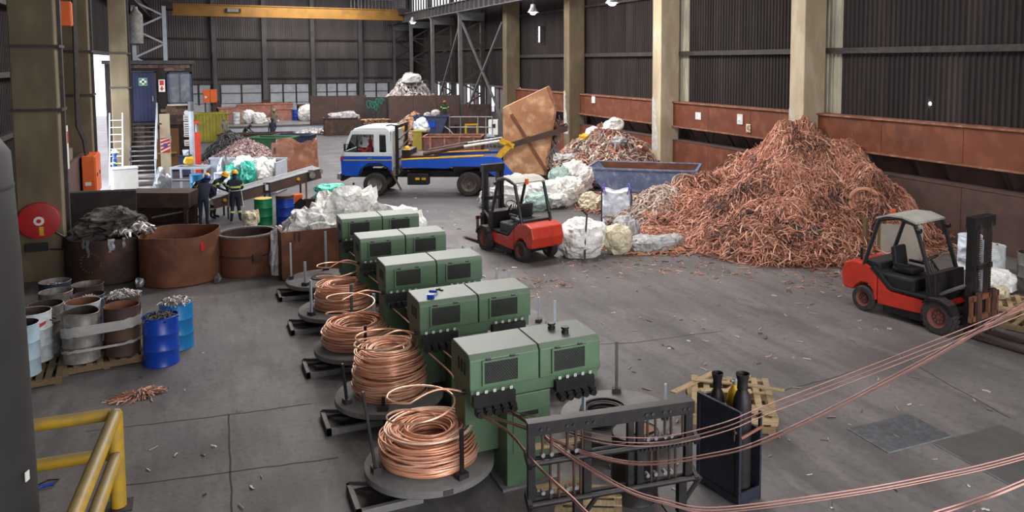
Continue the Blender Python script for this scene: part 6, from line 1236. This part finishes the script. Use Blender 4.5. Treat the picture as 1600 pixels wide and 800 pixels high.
for s in (-1, 1): MB().prism([(-3.1, 1.14), (-3.25, .98), (-3.30, 1.0), (-3.12, 1.2), (-4.4, 1.2), (-4.5, .7), (-4.45, .7), (-4.35, 1.14)], 'y', min(.75 * s, 1.05 * s), max(.75 * s, 1.05 * s)).build('mudguard', M_black, tr)
MB().box(-2.15, -1.3, .55, 1.0, .45, .90).build('fuel_tank', M_black, tr, bevel=.03)
for x in (-2.05, -1.80): MB().box(x, x + .17, 1.0, 1.01, .66, .75).build('tank_reflector', M_yel, tr)
MB().box(-1.4, -1.05, -.5, .8, 1.36, 1.85).build('valve_chest', M_black, tr, bevel=.02); MB().box(-2.3, -1.4, -.8, .8, 1.44, 1.62).build('deck_cradle', M_rustdk, tr)
# arms and rams
for s in (-1, 1):
    y = .80 * s
    MB().cyl((-1.9, y * .8, 1.66), (-3.55, y * .8, 1.98), .085, n=12).build('ram_barrel', M_rustdk, tr, smooth=True); MB().cyl((-3.55, y * .8, 1.98), (-5.0, y * .8, 2.20), .05, n=12).build('ram_rod', M_gal if s < 0 else M_signw, tr, smooth=True)
    MB().bar((-5.05, y, 2.24), (-5.6, y, 2.0), .16, .2).build('arm_knuckle', M_yel, tr)
    MB().bar((-4.9, y, 1.50), (-5.45, y, 2.08), .16, .24).build('arm_root', M_yel, tr)
    MB().bar((-5.4, y, 2.02), (-7.75, y, 2.72), .14, .22).build('lift_arm', M_rustdk, tr)
    MB().tube([(-7.5, y, 2.62), (-7.35, y * 1.0, 2.1), (-6.9, y * .95, 1.5)], .03, 6).build('lifting_chain', M_steel, tr)
MB().cyl((-7.7, -.85, 2.7), (-7.7, .85, 2.7), .07, n=10).build('arm_crossbar', M_rustdk, tr); MB().box(-5.75, -5.5, -.9, .9, .60, .72).build('rear_beam', M_black, tr)
for y in (-.8, .8): MB().box(-5.76, -5.70, y - .12, y + .12, .72, .86).build('tail_lamp', M_signr, tr)
sit = dict(pelvis=(0, .05, .95), hil=(-.09, .0, .93), hir=(.09, 0, .93), knl=(-.11, -.42, .96), knr=(.11, -.42, .96), anl=(-.11, -.46, .55), anr=(.11, -.46, .55), tol=(-.11, -.62, .50), tor=(.11, -.62, .50), ell=(-.24, -.16, 1.18), elr=(.24, -.16, 1.18), wrl=(-.16, -.40, 1.24), wrr=(.16, -.40, 1.24))
tx = lambda x, y, z: (6.85 + x * math.cos(R(154.3)) - y * math.sin(R(154.3)), 32.86 + x * math.sin(R(154.3)) + y * math.cos(R(154.3)), z)
person('driver in a red top seated behind the truck window', tx(.28, .50, .62), 154.3 + 90, sit, M_redcloth, M_ovl, None, False)
hy = thing('safety_helmet', 'yellow helmet lying on the truck valve chest', 'helmet', tx(-1.22, .55, 1.85)); MB().lathe([(.118, 0), (.12, .035), (.114, .075), (.092, .115), (.05, .142), (.001, .15)], 18).lathe([(.114, 0), (.15, .0), (.15, .008), (.116, .02)], 18).build('shell', M_helmet, hy, smooth=True)
# the tipped skip hanging from the arms
ts = thing('tipped_skip', 'big rusty skip tipped on end behind the truck', 'skip', (6.85, 32.86, 0), 154.3)
pf = [(-5.15, 3.55), (-6.95, 4.4), (-7.3, 3.6), (-6.85, .8), (-5.15, .95)]; Ws = .66
M_skr = pm('bright_rust_skip', (188, 136, 96), (140, 92, 66), (218, 182, 142), scale=.9, rough=.65, metal=.1, bump=.25)
def slab(n, a, b, th, mat=M_skr, y0=-Ws, y1=Ws):
    a = Vector((a[0], 0, a[1])); b = Vector((b[0], 0, b[1])); d = (b - a).normalized(); nn = Vector((-d.z, 0, d.x)) * th
    MB().prism([(a.x, a.z), (b.x, b.z), (b.x + nn.x, b.z + nn.z), (a.x + nn.x, a.z + nn.z)], 'y', y0, y1).build(n, mat, ts, bevel=.01)
slab('floor', pf[4], pf[0], .05); slab('top_end', pf[0], pf[1], .05); slab('bottom_end', pf[3], pf[4], .05); slab('lip', pf[1], pf[2], .05)
for s in (-1, 1): MB().prism(pf, 'y', min(Ws * s, (Ws + .05) * s), max(Ws * s, (Ws + .05) * s)).build('side_wall', M_skr, ts, bevel=.01)
for s in (-1, 1):
    MB().bar((-5.5, s * (Ws + .08), 3.3), (-6.9, s * (Ws + .08), 1.0), .05, .12).build('side_rib', M_rust, ts); MB().cyl((-6.2, s * (Ws + .05), 2.35), (-6.2, s * (Ws + .22), 2.35), .07, n=10).build('lifting_pin', M_rustdk, ts)
    MB().bar(tuple((pf[1][0], s * (Ws + .05), pf[1][1])), (pf[2][0], s * (Ws + .05), pf[2][1]), .08, .08).build('rim_tube', M_rust2, ts); MB().bar((pf[2][0], s * (Ws + .05), pf[2][1]), (pf[3][0], s * (Ws + .05), pf[3][1]), .08, .08).build('rim_tube', M_rust2, ts)
rgq = np.random.default_rng(12); n = 260; P = np.zeros((n, 5, 3)); x0 = rgq.uniform(-7.35, -6.5, n); z0 = rgq.uniform(.7, 3.2, n); y0 = rgq.uniform(-.6, .6, n); keep = x0 > -7.45 + (3.4 - z0) * .2; x0 = np.where(keep, x0, -6.7)
for i in range(5): P[:, i] = np.stack([x0 - .03 * i + rgq.normal(0, .04, n), y0 + rgq.normal(0, .03, n), z0 - .13 * i], 1)
tag(obj('sliding_scrap', strand_mesh('sliding_scrap', P, rgq.uniform(.02, .08, n), rgq.uniform(.005, .02, n), rgq.uniform(0, 1, n), rgq.uniform(0, 3, n)), T_mix, ts), kind='stuff')

# ================================================================== forklifts
def make_forklift(label, loc, rz):
    t = thing('forklift', label, 'forklift', loc, rz, 'red counterbalance forklifts')
    hw = .52
    MB().prism([(-2.30, .42), (-2.36, .70), (-2.28, .98), (-2.05, 1.06), (-1.75, 1.04), (-1.45, .92), (-1.45, .30), (-1.52, .30), (-1.56, .50), (-1.68, .62), (-1.86, .62), (-2.0, .52), (-2.06, .40)], 'y', -hw, hw).build('counterweight', M_red, t, bevel=.05)
    MB().prism([(-1.43, .24), (-1.43, .86), (-1.28, .70), (-1.15, .58), (-.05, .58), (.02, .50), (-.30, .46), (-.42, .28)], 'y', -hw, hw).build('side_body', M_red, t, bevel=.025)
    MB().box(-1.30, -.40, -hw + .03, hw - .03, .12, .26).build('sill', M_black, t)
    MB().prism([(-1.62, .98), (-1.30, .74), (-1.15, .62), (-.28, .62), (-.28, .66), (-1.1, .66), (-1.25, .78), (-1.52, 1.04)], 'y', -hw - .01, hw + .01).build('body_trim', M_blackpl, t)
    MB().box(-1.42, -.62, -hw + .06, hw - .06, .62, .92).build('engine_cover', M_blackpl, t, bevel=.05)
    MB().box(-1.85, -1.42, -hw + .05, hw - .05, .95, 1.12).build('rear_shelf', M_blackpl, t, bevel=.04)
    st = MB().box(-1.30, -.80, -.24, .24, .95, 1.06).build('seat', M_blackpl, t, bevel=.05); MB().prism([(-1.28, 1.02), (-1.18, 1.02), (-1.26, 1.48), (-1.36, 1.46)], 'y', -.22, .22).build('seat_back', M_blackpl, st, bevel=.04)
    for s in (-1, 1): MB().box(-1.2, -.86, s * .27 - .03, s * .27 + .03, 1.10, 1.15).build('armrest', M_blackpl, st)
    MB().prism([(-.30, .45), (-.08, .45), (-.12, 1.18), (-.34, 1.14)], 'y', -hw, hw).build('front_cowl', M_black, t, bevel=.02)
    MB().cyl((-.35, 0, 1.1), (-.55, 0, 1.32), .025, n=8).build('steering_column', M_black, t); o = MB().tube([(.17 * math.cos(R(q)), .17 * math.sin(R(q)), 0) for q in range(0, 360, 24)], .014, 6, closed=True).build('steering_wheel', M_black, t, smooth=True); o.location = (-.56, 0, 1.33); o.rotation_euler = (0, R(-35), 0)
    for k in range(3): MB().cyl((-.30, -.2 - k * .07, 1.12), (-.38, -.2 - k * .07, 1.32), .012, n=6).build('control_lever', M_black, t)
    for s in (-1, 1):
        y = s * (hw - .04)
        MB().tube([(-1.80, y, 1.0), (-1.72, y, 1.25), (-1.45, y, 2.06)], .045, 8).build('guard_rear_leg', M_blackpl, t, smooth=True)
        MB().tube([(-.18, y, .62), (-.26, y, 1.1), (-.52, y, 1.85), (-.62, y, 2.08)], .045, 8).build('guard_front_leg', M_blackpl, t, smooth=True)
        MB().tube([(-1.45, y, 2.06), (-1.0, y, 2.16), (-.62, y, 2.08)], .04, 8).build('guard_side_rail', M_blackpl, t, smooth=True)
        MB().cyl((-.54, y + s * .03, 1.98), (-.46, y + s * .03, 1.98), .05, n=12).build('work_lamp', M_blackpl, t, smooth=True)
    MB().prism([(-1.50, 2.07), (-1.25, 2.16), (-.9, 2.18), (-.58, 2.10), (-.58, 2.14), (-.9, 2.22), (-1.25, 2.20), (-1.50, 2.11)], 'y', -hw, hw).build('guard_roof', M_guard, t)
    MB().cyl((-1.55, .15, 2.05), (-1.55, .15, 2.10), .05, n=10).cyl((-1.55, .15, 2.10), (-1.55, .15, 2.2), .05, n=12).build('beacon', M_orange, t, smooth=True)
    MB().cyl((-2.0, -.3, 1.05), (-2.0, -.3, 1.32), .03, n=8).build('exhaust_stub', M_black, t)
    for s in (-1, 1):
        wheel(t, 0, s * .50, .335, .26, pm('dull_red_rim', (122, 62, 50), (98, 54, 46), scale=5, rough=.8), 'front_wheel', 22); wheel(t, -1.77, s * .46, .275, .20, pm('dull_red_rim', (122, 62, 50), (98, 54, 46), scale=5, rough=.8), 'rear_wheel', 0)
        MB().prism([(.36, .46), (.26, .64), (.05, .72), (-.2, .70), (-.32, .58), (-.28, .56), (-.18, .65), (.03, .67), (.22, .60), (.32, .44)], 'y', s * .40 if s > 0 else -.66, .66 if s > 0 else -.40).build('mudguard', M_black, t)
    MB().cyl((0, -.5, .335), (0, .5, .335), .09, n=10).build('front_axle', M_black, t); MB().cyl((-1.77, -.4, .275), (-1.77, .4, .275), .07, n=10).build('rear_axle', M_black, t)
    for s in (-1, 1):
        y = s * .30
        MB().box(.40, .52, y - .05, y + .05, .10, 2.38).build('outer_mast', M_black, t); MB().box(.44, .56, y - s * .10 - .04, y - s * .10 + .04, .12, 2.32).build('inner_mast', M_steeldk, t)
        ch = MB()
        for k in range(46): ch.box(.565, .60, y - s * .10 - .022, y - s * .10 + .022, .35 + k * .042, .375 + k * .042)
        ch.build('lift_chain', M_rustdk, t); MB().cyl((.45, y - s * .16, .2), (.45, y - s * .16, 1.9), .03, n=8).build('lift_ram', M_gal, t)
        MB().box(.60, .66, s * .26 - .06, s * .26 + .06, .06, .95).build('fork_shank', M_rustdk, t); MB().prism([(.60, .04), (.60, .10), (1.72, .055), (1.72, .04)], 'y', s * .26 - .06, s * .26 + .06).build('fork', M_rustdk, t)
        MB().cyl((-.1, s * .35, .75), (.42, s * .32, 1.05), .035, n=8).build('tilt_ram', M_steel, t)
    for z in (.30, 1.35, 2.30): MB().box(.40, .56, -.34, .34, z, z + .10).build('mast_crossbar', M_black, t)
    MB().box(.38, .58, -.36, .36, 2.18, 2.40).build('mast_head', M_black, t)
    for z in (.38, .78): MB().box(.57, .63, -.50, .50, z, z + .10).build('carriage_bar', M_rust, t)
    for y in (-.45, -.15, .15, .45): MB().box(.57, .63, y - .03, y + .03, .38, .88).build('carriage_plate', M_rust, t)
    return t
fk = make_forklift('red forklift standing at the foot of the copper pile, forks lowered', (13.72, 10.78, 0), -82)
fk2 = dup(fk, 'red forklift crossing the open floor beside the white bags', (7.95, 21.5, 0), 102, 'red counterbalance forklifts')
# ================================================================== scrap piles on the open side
cp = thing('copper_pile', 'huge pile of tangled copper wire and strip against the column', 'scrap heap')
lobes = [(18.5, 20.6, 4.3, 4.6, 0, 3.3, 1.1), (15.8, 18.2, 3.1, 2.9, 0, 1.15, 1.3), (15.6, 22.0, 2.9, 2.9, 0, 1.25, 1.3), (18.6, 18.3, 2.4, 2.5, 0, 1.95, 1.3), (17.0, 19.6, 3.6, 3.2, 0, 2.2, 1.2)]
fs = [cone_h(a, b, c, d, e, h, p, 5 + i, .07) for i, (a, b, c, d, e, h, p) in enumerate(lobes)]
def pile_h(x, y):
    z = fs[0](x, y)
    for f in fs[1:]: z = np.maximum(z, f(x, y))
    return z + (.13 * vnoise(x, y, 2.6, 77) + .16 * vnoise(x, y, 1.1, 78)) * np.clip(z, 0, 1)
def clip_wall(xy, xm=20.1): return xy[xy[:, 0] < xm]
def patchy(xy, rg): return np.clip(.5 + .30 * vnoise(xy[:, 0], xy[:, 1], 1.9, 91) + rg.normal(0, .24, len(xy)), 0, 1)
mound('bed', pile_h, 12.6, 20.15, 14.8, 26.0, 66, 84, pm('copper_dust_bed', (112, 68, 52), (76, 50, 42), (150, 92, 68), scale=4, rough=.8, bump=.6, bscale=12), cp, .05)
allxy = []
for i, (a, b, c, d, e, h, p) in enumerate(lobes): allxy.append(in_ellipse([8200, 3400, 1800, 2600, 3400][i], a, b, c * 1.0, d * 1.0, e, 200 + i, .55))
xy = clip_wall(np.concatenate(allxy)); xy = xy[xy[:, 1] > 14.8]
scatter('copper_strips', pile_h, xy, (.2, .7), (.010, .045), (.005, .014), T_cu, cp, 210, k=6, curl=3.2, lift=.20, arch=.14, tilt=.35, tint=patchy)
xy2 = clip_wall(np.concatenate([in_ellipse(2200, 15.8, 17.6, 2.6, 2.2, 0, 220, .6), in_ellipse(900, 18.4, 16.4, 1.6, 1.2, 0, 221, .6)]))
scatter('fine_copper', pile_h, xy2, (.2, .6), (.008, .02), (.004, .01), T_cu2, cp, 222, k=5, curl=2.0, lift=.08, arch=.08)
xy3 = np.concatenate([in_ellipse(170, 17.0, 18.6, .9, .5, 30, 230), in_ellipse(150, 16.9, 17.4, .6, .4, 0, 231), in_ellipse(130, 15.7, 16.4, .7, .4, -30, 232), in_ellipse(120, 18.2, 18.0, .7, .5, -20, 233)])
scatter('green_cable_tufts', pile_h, xy3, (.25, .6), (.012, .03), (.006, .015), T_grn, cp, 234, k=5, curl=1.2, lift=.16, arch=.06)
xy4 = np.concatenate([in_ellipse(160, 14.3, 18.6, .9, .5, -30, 240), in_ellipse(160, 15.6, 16.7, .8, .3, -30, 241), in_ellipse(60, 18.6, 20.3, .4, .4, 0, 242)])
scatter('dark_cables', pile_h, xy4, (.2, .55), (.02, .05), (.01, .03), T_dark, cp, 243, k=6, curl=3, lift=.14, arch=.08)
def wire_ring(label, loc, r, tilt, n, seed, mat=T_cu2, rod=.016):
    t = thing('wire_ring', label, 'wire coil', loc, 0, 'wire rings on the copper pile'); rg = random.Random(seed)
    o = obj('windings', ring_mesh('windings', [(rg.uniform(-.03, .03), rg.uniform(-.03, .03), rg.uniform(0, .12), r * rg.uniform(.72, 1.05), rg.uniform(-.06, .06), rg.uniform(-.06, .06), rg.uniform(-.06, .06), rg.uniform(0, 6), rg.random()) for _ in range(n)], rod, 36, 5), mat, t); o.rotation_euler = tilt
    b = MB(); b.obox((r, 0, .06), (.10, .03, .20)).obox((-r, 0, .06), (.10, .03, .20)); q = b.build('binding', M_rustdk, t); q.rotation_euler = tilt
zz = lambda x, y: float(pile_h(np.array([x]), np.array([y]))[0])
wire_ring('big reddish wire ring near the top of the pile edge', (17.9, 17.3, zz(17.9, 17.3) + .15), .42, (R(62), 0, R(-42)), 26, 1)
wire_ring('small brown wire ring lying low on the pile front', (15.1, 17.0, zz(15.1, 17.0) + .12), .30, (R(38), 0, R(-30)), 16, 2)
wire_ring('pale twisted wire bundle beside the blue skip', (15.2, 22.6, zz(15.2, 22.6) + .1), .55, (R(28), 0, R(-10)), 20, 3, T_pale)
mp = thing('mixed_scrap_pile', 'mixed scrap pile of rags and copper behind the blue skip', 'scrap heap'); f2a = cone_h(18.2, 34.0, 3.3, 3.6, 0, 2.3, 1.15, 31, .1); f2b = cone_h(15.4, 32.2, 2.4, 2.6, 0, .8, 1.3, 32, .12); f2 = lambda x, y: np.maximum(f2a(x, y), f2b(x, y))
mound('bed', f2, 12.5, 20.15, 29, 38, 46, 52, M_dirt, mp, .04)
scatter('mixed_pieces', f2, clip_wall(np.concatenate([in_ellipse(2600, 18.2, 34, 3.2, 3.5, 0, 250, .55), in_ellipse(1200, 15.4, 32.2, 2.4, 2.5, 0, 251, .55)])), (.25, .7), (.03, .12), (.008, .03), T_mix, mp, 252, k=5, curl=2, lift=.14, arch=.14, tilt=.2)
scatter('copper_pieces', f2, clip_wall(in_ellipse(1300, 17.9, 33.6, 3.0, 3.2, 0, 253, .55)), (.2, .6), (.02, .08), (.006, .02), T_cu, mp, 254, k=5, curl=2.2, lift=.14, arch=.12, tilt=.15)
GP = 'rags and sheets on the mixed scrap pile'
z2 = lambda x, y: float(f2(np.array([x]), np.array([y]))[0])
for i, (x, y, s, m, lb) in enumerate([(18.3, 33.8, (.9, .7, .6), M_bag, 'white rag on the peak of the mixed pile'), (17.6, 34.4, (1.1, .6, .35), M_bag, 'long white rag below the peak of the mixed pile'), (17.0, 34.2, (.7, .5, .3), M_yel, 'yellow rag on the mixed pile'), (18.0, 32.6, (.7, .5, .4), M_baggrey, 'grey rag low on the mixed pile'), (15.6, 33.6, (1.2, .9, .5), M_baggrey, 'pale grey sheet beside the tipped skip'), (18.9, 32.0, (.6, .5, .4), M_copperd, 'shiny copper lump at the column foot')]): sheet_heap(lb, (x, y, max(0, z2(x, y) - .02)), s, 260 + i, m, .3, 40 * i, 4, 'rag', GP, 'rag')
# pale strip scrap heap beside the bulk bag
heap('pale heap of stripped cable beside the white bulk bag', 14.3, 22.6, 1.9, 1.6, -20, 1.05, 1500, T_pale, 270, (.25, .7), (.025, .10), (.006, .02), 1.3, curl=2.6, k=6, lift=.14, arch=.14, tilt=.15)
heap('low skirt of fine copper shreds before the big pile', 12.6, 20.2, 2.3, 2.0, -30, .28, 1700, T_cu2, 272, (.2, .5), (.012, .04), (.004, .012), 1.2, curl=2, k=5, lift=.05, arch=.05)
heap('low copper shreds between the bags and the mixed pile', 14.3, 26.2, 1.9, 2.6, 0, .22, 1000, T_cu, 274, (.2, .5), (.015, .05), (.005, .015), 1.2, k=5, lift=.06, arch=.05)
# blue skip
bs = open_box('blue_skip', 'long worn blue skip with a rusty inside before the mixed pile', 'skip', (17.2, 28.9, 0), -39, 3.1, 2.5, .96, M_skipblue, .75, ribs=0, rim=.05, ribm=M_skipblue)
MB().box(-1.5, 1.5, -1.15, 1.15, .07, .12).build('rusty_floor', M_rust, bs)
MB().prism([(-1.5, .1), (1.5, .1), (2.2, .96), (-2.2, .96)], 'y', 1.19, 1.205).build('rusty_lining', M_rust, bs)
# bags
GW = 'white bags dumped behind the truck'
for i, (x, y, s, m, rz, lb) in enumerate([(9.95, 27.7, (1.1, .8, .62), M_baggrey, 20, 'grey white bag nearest the truck tail'), (10.75, 27.4, (1.3, 1.2, 1.05), M_bag, 50, 'tall white bag next to the truck tail bag'), (11.7, 26.75, (1.5, 1.1, .85), M_bag, -30, 'wide white bag in the middle of the dumped bags'), (12.6, 26.9, (1.2, 1.0, .9), M_bag, 10, 'white bag at the far end of the dumped bags'), (11.1, 26.3, (.9, .7, .55), M_baggreen, 0, 'pale green bag in front of the dumped white bags'), (12.9, 28.2, (.9, .8, 1.1), M_baggreen, 60, 'pale green upright bag behind the dumped bags'), (13.7, 28.6, (1.4, 1.1, 1.2), M_bag, 20, 'large white bag behind the pale green one'), (13.0, 25.7, (1.0, .8, .5), M_bagcream, 45, 'small cream bag at the dumped bags edge'), (14.2, 29.8, (.8, .7, 1.0), M_bag, 0, 'white bag leaning to the mixed pile')]): sheet_heap(lb, (x, y, 0), s, 280 + i, m, .24, rz, 5, 'scrap_bag', GW, 'bag')
bb = thing('bulk_bag', 'upright pale blue white bulk bag with violet lifting loops', 'bag', (12.85, 23.45, 0), -28)
rowsb = []
for j in range(11):
    z = j / 10 * 1.02; q = []
    for i in range(40):
        a = 2 * math.pi * i / 40; c, s = math.cos(a), math.sin(a); k = 1 / max(abs(c), abs(s)) ** .72; w_ = .46 * (1 + .05 * math.sin(math.pi * j / 10)) * k
        q.append((w_ * c + .012 * math.sin(5 * a + j), w_ * s * .96 + .012 * math.cos(4 * a + j * 1.3), z + (.05 * math.cos(4 * a) * -1 if j == 10 else 0)))
    rowsb.append(q)
MB().grid(rowsb, closed=True).build('sack', M_bagblue, bb, smooth=True); MB().add([(p[0] * .98, p[1] * .98, p[2] - .05) for p in rowsb[-1]], [tuple(range(40))]).build('top_cover', M_bag, bb)
M_vio = pm('violet_webbing', (120, 112, 196), (104, 96, 178), scale=5, rough=.7)
for sx in (-1, 1):
    for sy in (-1, 1): MB().tube([(sx * .44, sy * .30, .96), (sx * .46, sy * .36, 1.18), (sx * .42, sy * .44, 1.2), (sx * .36, sy * .46, .96)], .022, 6).build('lifting_loop', M_vio, bb, smooth=True); MB().bar((sx * .50, sy * .47, .02), (sx * .50, sy * .47, .98), .05, .02).build('seam_webbing', M_navy, bb)
wb3 = sheet_heap('open white bag with a dark strap beside the crossing forklift', (9.65, 19.55, 0), (1.35, 1.1, 1.0), 300, M_bag, .16, 20, 5, 'strapped_bag', None, 'bag', top=.1)
s3 = thing('bag_strap', 'dark strap loop rising over the open white bag', 'strap', (9.55, 19.05, 0)); MB().tube([(-.15, -.12, .05), (-.12, -.08, .5), (-.05, .0, .95), (.02, .1, 1.15), (.05, .15, 1.2), (-.1, .12, 1.35)], .025, 6).build('webbing', M_steeldk, s3, smooth=True); MB().obox((-.1, .12, 1.35), (.07, .04, .05)).build('buckle', M_black, s3)
GF = 'bags and sheets in front of the bulk bag'
for i, (x, y, s, m, rz, lb) in enumerate([(10.62, 19.35, (.8, .7, .72), M_bagcream, 0, 'crumpled cream bag in front of the bulk bag'), (11.35, 20.2, (.9, .8, .75), M_baggrey, 30, 'grey plastic bundle under the bulk bag'), (11.65, 19.1, (1.3, .7, .42), M_baggrey, -20, 'flat grey sheet pack before the copper shreds'), (12.35, 19.1, (.9, .45, .36), M_baggrey, 35, 'long grey sheet roll at the copper shreds')]): sheet_heap(lb, (x, y, 0), s, 310 + i, m, .2, rz, 4, 'plastic_bundle', GF, 'bag')
# things along the wall by the forklift
make_drum('white drum by the wall behind the forklift mast', (17.5, 12.75, 0), M_drumwhite, None, None, closed=True, r=.3, h=.92, seed=61); make_drum('grey drum at the picture edge behind the forklift', (17.9, 12.0, 0), M_drumgrey, M_rustdk, None, r=.3, h=.86, seed=62); make_drum('pale drum in the shade behind the forklift seat', (18.2, 13.9, 0), M_bagblue, None, None, closed=True, r=.29, h=.88, seed=63)
sheet_heap('crumpled white plastic beside the white drum', (16.95, 12.2, 0), (.8, .7, .45), 320, M_bag, .25, 0, 4); sheet_heap('small pale rag on the boards behind the forks', (16.0, 11.4, .16), (.35, .3, .25), 321, M_bagcream, .3, 0, 3, 'rag', None, 'rag'); sheet_heap('grey plastic wrap at the picture edge', (17.2, 11.3, 0), (.5, .5, .5), 322, M_baggrey, .3, 0, 4)
make_pallet('pallet lying beyond the forklift forks', (16.2, 11.1, 0), -50, M_wood, 1.3, 1.1)
make_pallet('dark pallet under the strands beyond the forks', (15.3, 9.95, 0), -70, M_woodx, 1.3, 1.1)
for i, (x, y, l, h, lb) in enumerate([(16.6, 15.95, .14, 1.1, 'thick wooden post standing at the copper pile foot'), (16.9, 15.75, .10, 1.05, 'second wooden post at the copper pile foot')]): t = thing('timber_post', lb, 'post', (x, y, 0), 20); MB().box(-l / 2, l / 2, -.05, .05, 0, h).build('shaft', M_woodx, t); MB().box(-l / 2 - .06, l / 2 + .06, -.12, .12, 0, .04).build('foot', M_woodx, t)
pn = thing('plywood_panel', 'pale plywood panel behind the forklift cab', 'panel', (17.3, 15.4, 0), -40); MB().box(-.6, .6, -.02, .02, 0, .95).build('sheet', pm('pale_ply', (170, 160, 148), (150, 140, 128), scale=2, rough=.8), pn)
for x in (-.5, .5): MB().bar((x, .02, .8), (x, .5, 0), .05, .05).build('prop', M_wood, pn)
# signs on the rusty plates, daylight hole
for i, (y, z, s, lb) in enumerate(((29.3, 3.0, (.42, .32), 'white and red notice on the rusty plate near the column'), (26.3, 3.05, (.36, .42), 'white notice in the middle of the rusty plate'), (25.75, 2.72, (.26, .34), 'yellowed notice below the middle white notice'), (39.6, 3.3, (.4, .4), 'small white notice beside the tipped skip'))):
    t = thing('wall_notice', lb, 'notice', (20.2, y, z)); MB().box(-.01, .02, -s[0] / 2, s[0] / 2, -s[1] / 2, s[1] / 2).build('sheet', M_bagcream if i == 2 else M_signw, t); MB().box(-.014, -.01, -s[0] * .3, s[0] * .3, -s[1] * .25, s[1] * .2).build('print', M_bagblue if i != 2 else M_wood, t)
dh = MB().cyl((20.72, 17.4, 4.1), (20.70, 17.4, 4.1), .05, n=12).build('daylight_hole', em('daylight', (1, 1, 1), 30), wr)
# litter on the floor
lt = thing('floor_litter', 'scattered paper scraps and copper bits across the floor', 'litter', kind='stuff')
flat = lambda x, y: 0 * x
scatter('pale_bits', flat, np.concatenate([in_ellipse(120, 8.5, 14, 5.5, 7, 0, 330, .6), in_ellipse(90, 8, 24, 4, 8, 0, 331, .6), in_ellipse(40, 7, 8, 2.5, 2.5, 0, 332, .6), in_ellipse(25, -.3, 12, 1.6, 4, 0, 333, .6)]), (.04, .16), (.01, .04), (.002, .006), T_alu, lt, 334, k=4, curl=4, lift=.005, arch=.01)
scatter('copper_bits', flat, np.concatenate([in_ellipse(260, 11.5, 17.6, 3.2, 1.8, -30, 340, .6), in_ellipse(110, 7.0, 17.3, 1.2, .8, 0, 341, .6), in_ellipse(150, 14.5, 14.9, 2.2, 1.0, 20, 342, .6), in_ellipse(22, 9, 11, 4, 3, 0, 343, .6)]), (.05, .22), (.008, .022), (.003, .008), T_cu, lt, 344, k=5, curl=3, lift=.01, arch=.03)
